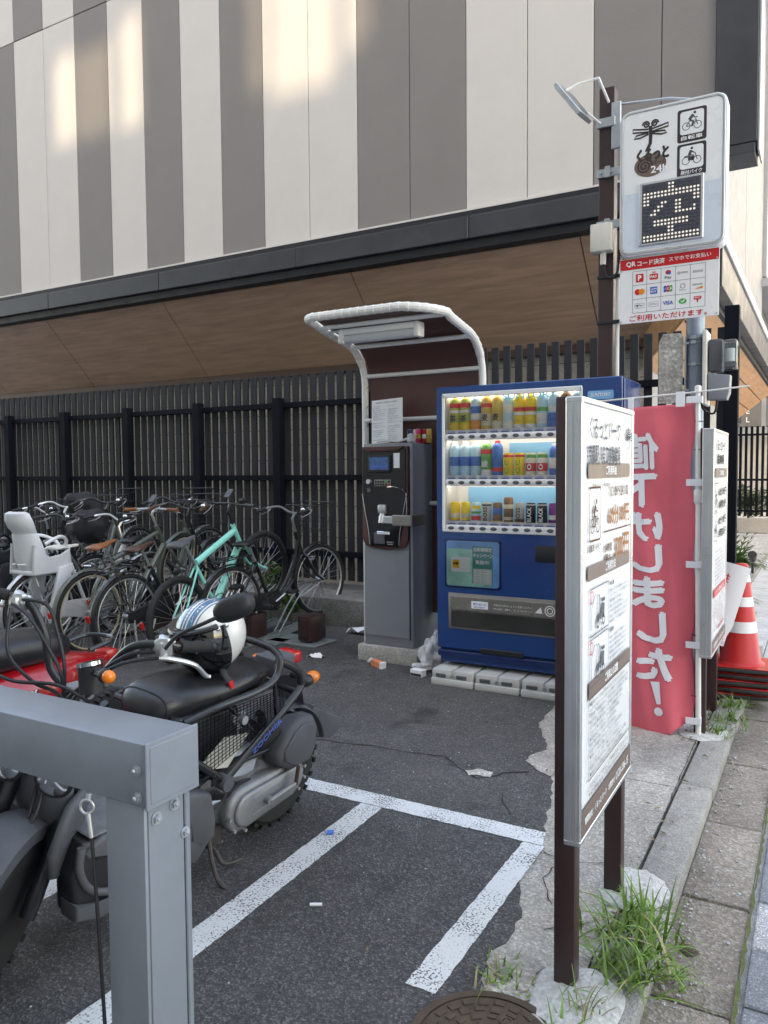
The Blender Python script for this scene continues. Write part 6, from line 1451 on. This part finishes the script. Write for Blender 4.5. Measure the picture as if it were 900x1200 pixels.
# engine and airbox
m=MB(); m.ball((.26,.02,.33),(.15,.10,.09),3,.35,4); m.ball((.10,.03,.30),(.16,.08,.07),3,.35,8); m.cyl((.33,.0,.38),(.42,0,.44),.055,seg=14); 
for k in range(6): m.cyl((.34+.013*k,0,.386+.01*k),(.346+.013*k,0,.390+.01*k),.075,seg=16)
z_(m,'engine','engine_metal')
m=MB(); pts=[(.145,.355),(.155,.405),(.085,.485),(.03,.512),(-.055,.50),(-.085,.45),(-.085,.36),(-.055,.315),(.07,.308)]
m.prism(pts,(0,.135,0),(1,0,0),(0,0,1),.09,.022); z_(m,'air_cleaner','dull_plastic',ang=60)
m=MB(); m.prism([(p[0]*.78+.006,(p[1]-.41)*.78+.41) for p in pts],(0,.183,0),(1,0,0),(0,0,1),.012,.006); z_(m,'air_cleaner_cover','dull_plastic',ang=60)
m=MB(); m.tube(bez([(.10,.12,.47),(.16,.11,.44),(.20,.08,.40)],5),.022,10); z_(m,'intake_tube','rubber')
# shock absorber: spring coil
m=MB(); P=[V(.04+.13*k/60,.085+.022*math.cos(k*.9),.33+.21*k/60+.022*math.sin(k*.9)) for k in range(61)]; m.tube(P,.005,6); m.cyl((.04,.085,.33),(.17,.085,.54),.012,seg=10); z_(m,'shock_absorber','black_plastic')
# hugger fender and mud flap
m=MB(); pts=[V(-.03+.265*math.cos(a),0,.235+.265*math.sin(a)) for a in [R(60+8*k) for k in range(14)]]; m.tube(pts,.014,8,flat=5.0); z_(m,'rear_mudguard','dull_plastic')
m=MB(); m.prism([(-.22,.46),(-.30,.40),(-.44,.345),(-.455,.30),(-.36,.27),(-.27,.30),(-.20,.40)],(0,0,0),(1,0,0),(0,0,1),.10,.01); z_(m,'mud_flap','dull_plastic')
# frame tubes
TUBE=.0135
for s in (1,-1):
    m=MB(); P=bez([(.64,s*.165,.665),(.50,s*.175,.685),(.30,s*.175,.69),(.20,s*.17,.715),(.165,s*.155,.775),(.15,s*.10,.80)],6)
    if s==1: P+=bez([(.15,.10,.80),(.148,0,.805),(.15,-.10,.80)],4)[1:]
    m.tube(P,TUBE,12); m.tube(bez([(.17,s*.15,.77),(.06,s*.155,.71),(.03,s*.155,.66),(.05,s*.16,.62),(.25,s*.17,.51),(.44,s*.172,.40)],6),TUBE*1.1,12)
    z_(m,'frame_tube','bike_black',ang=60)
    m=MB(); m.tube(bez([(.44,s*.172,.40),(.56,s*.17,.50),(.64,s*.165,.56),(.70,s*.15,.66)],5),TUBE,12); m.tube([(.20,s*.165,.70),(.17,s*.165,.56)],.008,8); m.tube([(.27,s*.15,.52),(.44,s*.15,.68)],.009,8); z_(m,'frame_tube','bike_black',ang=60)
    m=MB(); m.cyl((.44,s*.15,.398),(.44,s*.198,.398),.027,seg=18); z_(m,'pivot_cap','dull_plastic')
    m=MB(); m.box((.46,s*.168,.40),(.50,s*.178,.44),.003,Matrix.Identity(4)); z_(m,'frame_bracket','black_plastic')
m=MB(); m.tube([(.44,-.17,.40),(.44,.17,.40)],.014,10); m.tube([(.05,-.155,.62),(.05,.155,.62)],.013,10); m.tube([(.64,-.165,.665),(.64,.165,.665)],.013,10); z_(m,'cross_tube','bike_black')
f=Face((.245,.1885,.518),(-1,0,.54),(.0,0,1)); f=Face((.245,.190,.513),V(-.875,0,.485),V(.485,0,.875)); f.text('text_blue','ZOOMER',0,0,.17,.022,.03); f.done(sc)
mat('checked_cloth',(.42,.42,.43),.8,var=.9,nscale=160)
# netting under the seat
mat('net',(.008,.008,.009),.9,var=0,spec=.05)
m=MB()
def netpt(u,v): return V(.60-.46*u,.158,.655-.0*v)-V(-.0,0,0)+V(-.02*v,0,-v*(.235-.14*u))
for k in range(27): m.tube([netpt(k/26,0),netpt(k/26,1)],.0016,3,caps=False)
for k in range(15): m.tube([netpt(0,k/14),netpt(1,k/14)],.0016,3,caps=False)
o=z_(m,'storage_net','net'); o['kind']='stuff'
m=MB(); m.box((.14,-.13,.40),(.60,.13,.415),.004,Matrix.Identity(4)); m.box((.58,-.13,.40),(.60,.13,.64),.004); z_(m,'storage_tray','black_plastic')
m=MB(); m.quad((.56,.150,.47),(.43,.150,.55),(.30,.150,.53),(.40,.150,.43)); 
for v in m.bm.verts: pass
o=z_(m,'cloth_patch','mesh_cloth' if 'mesh_cloth' in MATS else 'cream_plastic')
m=MB(); m.cyl((.36,.15,.60),(.36,.18,.60),.016,seg=12); m.box((.33,.14,.585),(.39,.155,.62),.004); z_(m,'seat_lock','alu')
# battery box / inner dark mass
m=MB(); m.box((.30,-.10,.44),(.56,.10,.62),.02,seg=2); z_(m,'inner_box','black_plastic')
# seat
m=MB(); rings=[]
for x_,w,zt,zb_ in ((.695,.055,.690,.650),(.685,.085,.715,.640),(.66,.108,.737,.635),(.60,.124,.752,.635),(.52,.132,.752,.638),(.44,.133,.742,.643),(.36,.130,.738,.653),(.24,.125,.745,.670),(.17,.110,.742,.680),(.135,.085,.730,.690),(.12,.05,.715,.70)):
    r_=[]
    for i in range(20):
        a=2*PI*i/20; c,s_=math.cos(a),math.sin(a); c=math.copysign(abs(c)**.62,c); s_=math.copysign(abs(s_)**.75,s_); zc=(zt+zb_)/2; r_.append(V(x_,w*c,zc+(zt-zb_)/2*s_))
    rings.append(r_)
m.loft(rings); z_(m,'seat','seat_leather',ang=70)
m=MB(); r_=rings[2]; m.tube([V(p.x,p.y*1.005,p.z) for p in r_],.0028,5,closed=True); z_(m,'seat_seam','seat_leather')
m=MB(); m.box((.14,-.12,.645),(.66,.12,.662),.006); z_(m,'seat_base','black_plastic')
# tail
m=MB(); m.box((-.06,-.055,.645),(.07,.055,.725),.012,seg=2); z_(m,'tail_housing','dull_plastic')
m=MB(); m.box((-.115,-.045,.675),(-.058,.045,.722),.010,seg=2); z_(m,'tail_light','red_lens')
for s in (1,-1):
    m=MB(); m.cyl((-.03,s*.06,.645),(-.03,s*.125,.645),.011,seg=8); m.ball((-.02,s*.145,.645),(.040,.028,.026),2); wk=z_(m,'indicator','black_plastic'); m=MB(); m.ball((-.060,s*.145,.650),(.038,.027,.026),2); m.obj('indicator_lens','orange_lens',wk)
m=MB(); M_=Matrix.Translation((-.10,0,.56))@Matrix.Rotation(R(18),4,'Y'); m.box((-.003,-.07,-.07),(.003,.07,.06),.002,M_); z_(m,'number_plate','plate_clear')
# side stand
m=MB(); m.tube(bez([(.43,.11,.17),(.445,.15,.10),(.455,.20,.045),(.43,.24,.025),(.36,.28,.03),(.30,.33,.022)],6),.0085,8); m.box((.28,.315,.012),(.315,.355,.022),.004); z_(m,'side_stand','stand_metal')
m=MB(); m.tube(bez([(.40,.05,.14),(.38,.10,.09),(.37,.14,.05),(.30,.16,.045)],5),.009,8); m.tube([(.41,-.12,.13),(.41,.12,.13)],.014,8); m.box((.36,.05,.12),(.44,.12,.19),.01); z_(m,'centre_stand','stand_metal')
# floor boards and leg shields
m=MB(); m.prism([(.56,.22),(.50,.30),(.56,.40),(.95,.40),(1.0,.34),(.96,.24),(.85,.205)],(0,0,0),(1,0,0),(0,0,1),.24,.03); z_(m,'floor_tunnel','black_plastic',ang=60)
m=MB(); out=[(.50,.30),(.53,.40),(.62,.435),(.96,.435),(1.02,.40),(1.0,.37),(.95,.385),(.66,.385),(.60,.33),(.62,.26),(.56,.22),(.50,.235)]
for s in (1,-1): m.prism(out,(0,s*.16,0),(1,0,0),(0,0,1),.10,.014)
z_(m,'foot_board','dull_plastic',ang=60)
for s in (1,-1):
    m=MB(); m.prism([(.52,.23),(.50,.30),(.54,.36),(.66,.40),(.70,.30),(.64,.20),(.58,.17)],(0,s*.19,0),(1,0,0),(0,0,1),.035,.012); z_(m,'side_cowl','dull_plastic',ang=60)
for s in (1,-1):
    m=MB(); m.prism([(1.02,.43),(1.05,.34),(1.04,.22),(.96,.185),(.85,.195),(.80,.25),(.80,.40),(.90,.43)],(0,s*.155,0),(1,0,0),(0,0,1),.09,.016); z_(m,'toe_guard','black_plastic',ang=60)
    m=MB(); m.tube(bez([(1.03,s*.20,.425),(1.035,s*.205,.36),(1.0,s*.205,.29),(.93,s*.205,.25),(.84,s*.20,.245)],5),.012,8); z_(m,'toe_guard_trim','dull_plastic',ang=60)
    m=MB(); m.prism([(1.045,.26),(1.04,.205),(.96,.175),(.85,.185),(.85,.225),(.95,.225)],(0,s*.170,0),(1,0,0),(0,0,1),.08,.01); z_(m,'toe_guard_base','dull_plastic',ang=60)
mat('mat_rubber',(.13,.135,.145),.7,var=.3,nscale=30,bump=.6,bscale=70)
m=MB(); m.box((.64,-.20,.436),(1.0,.20,.444),.004); z_(m,'floor_mat','mat_rubber')
# front: head tube, leg cover, forks, fat front wheel turned left
m=MB(); m.tube(bez([(.96,0,.40),(1.0,0,.55),(.93,0,.80)],5),.030,12); m.tube([(.97,.05,.40),(.985,.06,.58)],.018,8); m.tube([(.97,-.05,.40),(.985,-.06,.58)],.018,8); z_(m,'head_tube','bike_black')
m=MB(); rings=[]
for z,x0,w in ((.40,.98,.10),(.50,1.00,.13),(.60,1.00,.13),(.68,.97,.09)):
    rings.append([V(x0+.05*math.cos(a)+.02,w*math.sin(a),z) for a in [2*PI*i/18 for i in range(18)]])
m.loft(rings); z_(m,'front_cowl','dull_plastic',ang=60)
piv=V(.93,0,.82); st=bpy.data.objects.new('steering',None)
M_s=Matrix.Translation(V(1.0,0,.55))@Matrix.Rotation(R(-24),4,'Y')@Matrix.Rotation(R(30),4,'Z')@Matrix.Rotation(R(24),4,'Y')@Matrix.Translation(-V(1.0,0,.55))
def zs(m,n,mt,par=sc,**k):
    for v in m.bm.verts: v.co=M_s@v.co
    return m.obj(n,mt,par,**k)
m=MB()
for s in (1,-1): m.tube([(1.03,s*.095,.58),(1.16,s*.095,.235)],.024,12); m.tube([(1.02,s*.095,.60),(1.09,s*.095,.42)],.031,12)
m.box((.96,-.12,.57),(1.06,.12,.605),.01); zs(m,'front_fork','bike_black')
c=M_s@V(1.19,0,.235); fwh=fatwheel(sc,c,.235,.115,.135,'wheel'); fwh.rotation_euler=(M_s.to_3x3()).to_euler()
m=MB(); 
rings=[]
for k in range(15):
    a=R(20+11*k); r0=.262; rings.append([V(1.19+math.cos(a)*(r0+dr),w,.235+math.sin(a)*(r0+dr)) for w,dr in ((-.066,-.04),(-.062,.0),(-.03,.012),(.03,.012),(.062,.0),(.066,-.04),(.060,-.04),(.055,-.006),(-.055,-.006),(-.060,-.04))])
m.loft(rings); zs(m,'front_mudguard','dull_plastic',ang=60)
for s in (1,-1):
    m=MB(); m.prism([(1.0,.60),(1.13,.58),(1.18,.45),(1.15,.36),(1.10,.33),(1.05,.37),(1.03,.45)],(0,s*.125,0),(1,0,0),(0,0,1),.03,.012); zs(m,'fork_cover','dull_plastic',ang=60)
for s in (1,-1):
    m=MB(); m.lathe([(.03,-.06),(.055,-.02),(.058,.0),(.05,.006)],(1.15,s*.072,.66),(1,0,-.05),20); hl=zs(m,'headlight','black_plastic'); m=MB(); m.lathe([(.049,.004),(.04,.012),(.01,.018)],(1.15,s*.072,.66),(1,0,-.05),20); zs(m,'headlight_lens','chrome',hl)
# handlebar in place
hbp=[W(-1.917,1.55,.784),W(-1.833,1.56,.869),W(-1.745,1.58,.943),W(-1.666,1.62,.951),W(-1.658,1.68,.932),W(-1.651,1.80,.909)]
hbq=[W(-1.974,1.55,.783),W(-2.043,1.53,.851),W(-2.056,1.52,.964),W(-2.093,1.50,1.054),W(-2.143,1.47,1.081),W(-2.242,1.42,1.101)]
m=MB(); m.tube(bez(hbq[::-1]+hbp,6),.0125,10); hb=z_(m,'handlebar','bike_black',ang=60)
m=MB(); m.tube([W(-1.95,1.52,.62),W(-1.945,1.55,.79)],.022,12); m.box(W(-1.95,1.55,.79)-V(.03,.045,.02),W(-1.95,1.55,.79)+V(.03,.045,.02),.008); z_(m,'handlebar_stem','engine_metal')
for P,s in ((hbp,1),(hbq,-1)):
    m=MB(); m.tube([P[-2],P[-1]],.0175,14); g=z_(m,'grip','rubber'); m=MB(); d=(P[-1]-P[-2]).normalized(); m.cyl(P[-1],P[-1]+d*.012,.019,seg=14); m.obj('grip_end','black_plastic',g)
    c=P[-3].lerp(P[-2],.1 if s==1 else .5); m=MB(); m.ball(c,(.030,.026,.028),3,.25,3); m.box(c-V(.02,.02,.035),c+V(.028,.02,.015),.008,seg=2); z_(m,'lever_clamp','alu')
m=MB(); m.tube(bez([W(-1.66,1.60,.915),W(-1.635,1.63,.908),W(-1.60,1.68,.885),W(-1.595,1.72,.845),W(-1.590,1.735,.838)],5),[.008]*9+[.0075]*8+[.006]*4,8); z_(m,'brake_lever','alu')
m=MB(); m.tube(bez([W(-2.13,1.44,1.06),W(-2.20,1.38,1.05),W(-2.27,1.34,1.03)],5),.007,8); z_(m,'brake_lever','alu')
m=MB(); m.tube(bez([W(-1.635,1.60,.945),W(-1.60,1.62,.985),W(-1.53,1.65,1.02),W(-1.50,1.67,1.036)],5),.006,8); ms=z_(m,'mirror_stem','black_plastic')
m=MB(); 
Mm=MZi@Matrix.Translation((-1.462,1.70,1.062))@Matrix.Rotation(R(30),4,'Z')@Matrix.Rotation(R(-14),4,'Y')
rr2=[]
for q,(y0,k) in enumerate(((-.022,.35),(-.018,.75),(-.006,.98),(.006,1.0),(.010,.93))):
    rr2.append([Mm@V(.063*k*math.copysign(abs(math.cos(a))**.8,math.cos(a)),y0,.037*k*math.copysign(abs(math.sin(a))**.8,math.sin(a))+.006*math.cos(a)) for a in [2*PI*i/24 for i in range(24)]])
m.loft(rr2); mr_=z_(m,'mirror','black_plastic',ang=60)
m=MB(); m.poly([p-(Mm.to_3x3()@V(0,-.0015,0)) for p in rr2[-1]]); m.obj('mirror_glass','chrome',mr_)
# meter, indicator, cables
m=MB(); m.tube([W(-1.765,1.45,.84),W(-1.77,1.45,.915)],.034,20); mt_=z_(m,'speedometer','black_plastic'); m=MB(); m.tube([W(-1.77,1.45,.915),W(-1.772,1.45,.925)],.036,20); m.obj('speedometer_ring','chrome',mt_)
m=MB(); m.tube([W(-1.765,1.46,.855),W(-1.84,1.52,.83),W(-1.93,1.55,.80)],.012,8); m.obj('bracket','black_plastic',mt_)
m=MB(); m.tube([W(-1.74,1.44,.90),W(-1.69,1.42,.905)],.010,8); m.ball(W(-1.675,1.42,.905),.021,2); ik=z_(m,'indicator','black_plastic'); m=MB(); m.ball(W(-1.655,1.415,.905),(.019,.019,.019),2); m.obj('indicator_lens','orange_lens',ik)
cabs=[[(-1.66,1.61,.93),(-1.74,1.56,.925),(-1.82,1.50,.86),(-1.90,1.47,.76),(-1.94,1.46,.60)],[(-1.66,1.61,.915),(-1.75,1.53,.90),(-1.86,1.46,.82),(-1.93,1.44,.72),(-1.98,1.42,.56)],[(-2.12,1.46,1.06),(-2.03,1.45,1.03),(-1.95,1.45,.95),(-1.90,1.46,.85),(-1.93,1.47,.70)],[(-2.13,1.47,1.07),(-2.02,1.50,1.06),(-1.97,1.50,.98),(-1.93,1.49,.86),(-1.95,1.48,.66)],[(-2.10,1.44,1.05),(-2.06,1.40,.93),(-1.98,1.42,.85),(-1.90,1.44,.82),(-1.86,1.5,.72)],[(-2.20,1.42,1.07),(-2.18,1.36,.95),(-2.05,1.38,.86),(-1.90,1.44,.845),(-1.80,1.47,.80)],[(-1.93,1.42,.62),(-1.90,1.36,.50),(-1.93,1.30,.42),(-1.98,1.27,.30)],[(-1.95,1.42,.62),(-1.925,1.35,.48),(-1.95,1.29,.36),(-2.0,1.26,.22)]]
for c in cabs: m=MB(); m.tube(bez([W(*p) for p in c],7),.0055,7); z_(m,'cable','black_plastic')

# helmet on the seat
Mh=Matrix.Translation((-1.895,2.075,.872))@Matrix.Rotation(R(-97),4,'Z')@Matrix.Rotation(R(16),4,'Y')   # x = face direction
hm=thing('helmet','white open face helmet with blue stripes and dark visor resting on the scooter seat','helmet',Mh.to_translation(),Mh.to_euler())
m=MB(); NU,NV=32,16; rx,ry,rz=.134,.117,.130
def hs(u,v,k=1): return V(rx*k*math.cos(v)*math.cos(u),ry*k*math.cos(v)*math.sin(u),rz*k*math.sin(v))
def low(u):   # lower rim latitude: open at the face
    c=math.cos(u); return R(-58)+R(70)*max(0,min(1,(c-.30)/.35))
g=[]
for i in range(NU):
    u=2*PI*i/NU; lo=low(u); g.append([m.bm.verts.new(hs(u,lo+(R(88)-lo)*j/NV)) for j in range(NV+1)])
for i in range(NU):
    for j in range(NV): m.bm.faces.new((g[i][j],g[(i+1)%NU][j],g[(i+1)%NU][j+1],g[i][j+1]))
m.bm.faces.new([g[i][NV] for i in range(NU)])
o=m.obj('shell','helmet_white',hm,ang=180); md=o.modifiers.new('thickness','SOLIDIFY'); md.thickness=.008; md.offset=-1
m=MB(); g=[]
for i in range(NU):
    u=2*PI*i/NU; lo=low(u)-.02; g.append([m.bm.verts.new(hs(u,lo+(R(80)-lo)*j/6,.90)) for j in range(7)])
for i in range(NU):
    for j in range(6): m.bm.faces.new((g[i][j],g[(i+1)%NU][j],g[(i+1)%NU][j+1],g[i][j+1]))
m.obj('lining','cloth_black',hm,ang=180)
m=MB(); m.tube([hs(2*PI*i/64,low(2*PI*i/64),.985) for i in range(64)],.006,8,closed=True); m.obj('edge_trim','black_plastic',hm,ang=80)
def stripe(y0,y1,mt,k=1.004):
    m=MB(); N_=26; A=[];B=[]
    for i in range(N_+1):
        a=R(12)+R(150)*i/N_
        for y,Lst in ((y0,A),(y1,B)):
            c=math.sqrt(max(0,1-(y/ry)**2)); Lst.append(m.bm.verts.new(V(rx*k*c*math.cos(a),y*k,rz*k*c*math.sin(a))))
    for i in range(N_): m.bm.faces.new((A[i],B[i],B[i+1],A[i+1]))
    return m.obj('stripe',mt,hm)
stripe(-.012,.012,'helmet_blue'); stripe(.018,.040,'helmet_blue',1.0045); stripe(-.040,-.018,'helmet_blue',1.0045); stripe(.046,.050,'helmet_blue',1.005); stripe(-.050,-.046,'helmet_blue',1.005)
m=MB(); NU2=22; g=[]
for i in range(NU2+1):
    u=R(-82)+R(164)*i/NU2; ez=abs(i/NU2-.5)*2; g.append([m.bm.verts.new(hs(u,R(-62)+R(8)*ez+(R(34)-R(-62)-R(16)*ez)*j/10,1.065+.02*math.cos(u))) for j in range(11)])
for i in range(NU2):
    for j in range(10): m.bm.faces.new((g[i][j],g[i+1][j],g[i+1][j+1],g[i][j+1]))
vz=m.obj('visor','visor_clear',hm,ang=180)
m=MB(); m.tube([v_ for v_ in [hs(R(-82)+R(164)*i/22,R(-61),1.07+.02*math.cos(R(-82)+R(164)*i/22)) for i in range(23)]],.003,6); m.obj('visor_edge','black_plastic',vz)
m=MB(); m.tube([hs(R(-70)+R(140)*i/22,R(28),1.075) for i in range(23)],.009,8,flat=1.8); m.obj('visor_brow','gloss_black',vz)
for s in (1,-1):
    for du,dv in ((78,10),(70,24),(86,24)): 
        p=hs(R(s*du),R(dv),1.03); m=MB(); m.ball(p,(.011,.009,.011),2); m.obj('snap','chrome' if dv!=10 else 'gloss_black',hm)
m=MB(); m.tube(bez([hs(R(60),R(-50),.95),V(.05,.09,-.125),V(.045,.10,-.15)],4),.006,6,flat=2); m.obj('chin_strap','black_plastic',hm); m=MB(); m.box((.035,.095,-.175),(.055,.108,-.145),.003); m.obj('strap_buckle','print_red',hm)

# ================================================================== RED MOTORCYCLE
RX=-2.78
rb=thing('red_scooter','shiny red scooter with black seat, cut off by the left edge of the photo','scooter',(RX,2.35,.004),(R(0),0,R(-92)))
# local: x forward (towards the camera), y to its left, z up
fatwheel(rb,(-.02,0,.24),.24,.11,.14); fatwheel(rb,(1.22,0,.24),.24,.10,.14)
m=MB(); rings=[]
for x_,w,zt,zb_ in ((-.02,.03,.640,.615),(.06,.07,.665,.57),(.18,.12,.69,.50),(.32,.155,.705,.44),(.48,.175,.70,.38),(.60,.17,.68,.36),(.70,.14,.62,.36),(.75,.10,.55,.38)):
    rings.append([V(x_,w*math.copysign(abs(math.cos(a))**.7,math.cos(a)),(zt+zb_)/2+(zt-zb_)/2*math.copysign(abs(math.sin(a))**.8,math.sin(a))) for a in [2*PI*i/22 for i in range(22)]])
m.loft(rings); rbd=m.obj('body','red_paint',rb,ang=70)
m=MB(); rings=[]
for x_,w,zt,zb_ in ((.22,.06,.745,.71),(.24,.10,.785,.69),(.32,.125,.815,.68),(.45,.13,.825,.68),(.62,.13,.82,.68),(.74,.12,.80,.67),(.80,.07,.77,.68)):
    rings.append([V(x_,w*math.copysign(abs(math.cos(a))**.6,math.cos(a)),(zt+zb_)/2+(zt-zb_)/2*math.copysign(abs(math.sin(a))**.7,math.sin(a))) for a in [2*PI*i/20 for i in range(20)]])
m.loft(rings); m.obj('seat','seat_leather',rb,ang=70)
m=MB(); m.box((-.05,-.04,.615),(.02,.04,.665),.012,seg=2); m.obj('tail_light','red_lens',rb)
f=Face((.50,.178,.60),V(-1,.04,0.10),V(0,0,1)); f.text('print_dark','Way',.01,-.003,.10,.05,.06,.0006); f.text('print_white','Way',0,0,.10,.05,.03,.0014); f.done(rb)
m=MB(); m.tube(bez([(.15,.10,.70),(.02,.09,.72),(-.02,0,.72),(.02,-.09,.72),(.15,-.10,.70)],5),.010,8); m.obj('grab_rail','bike_black',rb)
m=MB(); m.prism([(.55,.25),(.60,.36),(1.0,.36),(1.08,.60),(1.06,.82),(1.12,.84),(1.18,.55),(1.05,.26)],(0,0,0),(1,0,0),(0,0,1),.34,.03); m.obj('leg_shield','red_paint',rb,ang=60)
m=MB(); m.tube([(1.06,-.30,1.02),(1.09,-.08,.98),(1.09,.08,.98),(1.06,.30,1.02)],.013,8); m.tube([(1.10,0,.80),(1.09,0,.98)],.02,8); m.obj('handlebar','bike_black',rb)
m=MB(); m.prism(stadium(.0,.26,.07,.30,.24,.085),(0,.13,0),(1,0,0),(0,0,1),.06,.015); m.obj('variator_case','engine_metal',rb,ang=50)
m=MB(); m.tube([(.35,.10,.2),(.32,.22,.01)],.009,8); m.obj('side_stand','rust',rb)

# ================================================================== GREY STEEL BARRIER (foreground)
gb=thing('steel_barrier','grey painted steel box beam barrier on a square post in the foreground','barrier',(-1.05,1.0,0))
def go(m,n,mt,par=gb,**k): return under(m.obj(n,mt,None,**k),par)
BX=-1.04; BY0,BY1=.965,1.092; BZ0,BZ1=.850,.966
m=MB(); m.box((-3.2,BY0,BZ0),(BX,BY1,BZ1),.0035,seg=2); go(m,'beam','steel_paint')
m=MB(); m.box((BX-.001,BY0-.003,BZ0-.004),(BX+.004,BY1+.003,BZ1+.003),.0015); go(m,'end_cap','steel_paint')
m=MB(); m.box((BX+.003,BY0+.006,BZ0+.006),(BX+.0052,BY1-.006,BZ1-.006),.001); go(m,'end_plate','steel_paint')
m=MB(); m.box((BX-.112,BY0+.004,-.02),(BX-.012,BY1-.024,BZ0-.001),.003,seg=2); m.box((BX-.013,BY0+.012,-.02),(BX-.009,BY1-.030,BZ0-.001),.001); go(m,'post','steel_paint')
m=MB(); m.box((BX-.10,BY1-.022,-.02),(BX-.010,BY1-.008,BZ0-.001),.002); go(m,'post_channel','steel_paint')
def bolt(p,ax,r=.0085):
    r*=1.2
    m=MB(); p=Vector(p); a=Vector(ax); m.cyl(p,p+a*.002,r*1.5,seg=16); m.cyl(p,p+a*.008,r,seg=6); m.ball(p+a*.008,(r*.6,)*3,1); go(m,'bolt','galv')
for z in (BZ0+.018,BZ0+.068): bolt((BX-.020,BY0-.001,z),(0,-1,0),.006)
for y,z in ((BY0+.030,BZ0-.030),(BY0+.075,BZ0-.020)): bolt((BX-.009,y,z),(1,0,0),.007)
bolt((BX-.009,BY1-.026,BZ0-.085),(1,0,0),.006); bolt((BX-.009,BY1-.026,.30),(1,0,0),.006)
cb_=thing('chain_cable','thin black coated cable with metal eye hanging from the grey barrier beam','cable',(-1.2,1.0,.8))
def cbo(m,n,mt,par=cb_,**k): return under(m.obj(n,mt,None,**k),par)
px=-1.185; py=.955
m=MB(); m.torus((px,py,.828),(.4,-1,0),.0135,.0028,22,8); cbo(m,'eye_ring','alu'); m=MB(); m.cyl((px,py+.006,.852),(px,py+.003,.838),.006,seg=8); cbo(m,'eye_bolt','galv')
m=MB(); m.cyl((px+.003,py,.816),(px+.010,py,.772),.0055,.005,10); cbo(m,'crimp_sleeve','alu')
m=MB(); m.tube(bez([(px+.010,py,.775),(px+.022,py,.60),(px+.035,py,.35),(px+.045,py,.02)],6),.0035,8); cbo(m,'wire','black_plastic')
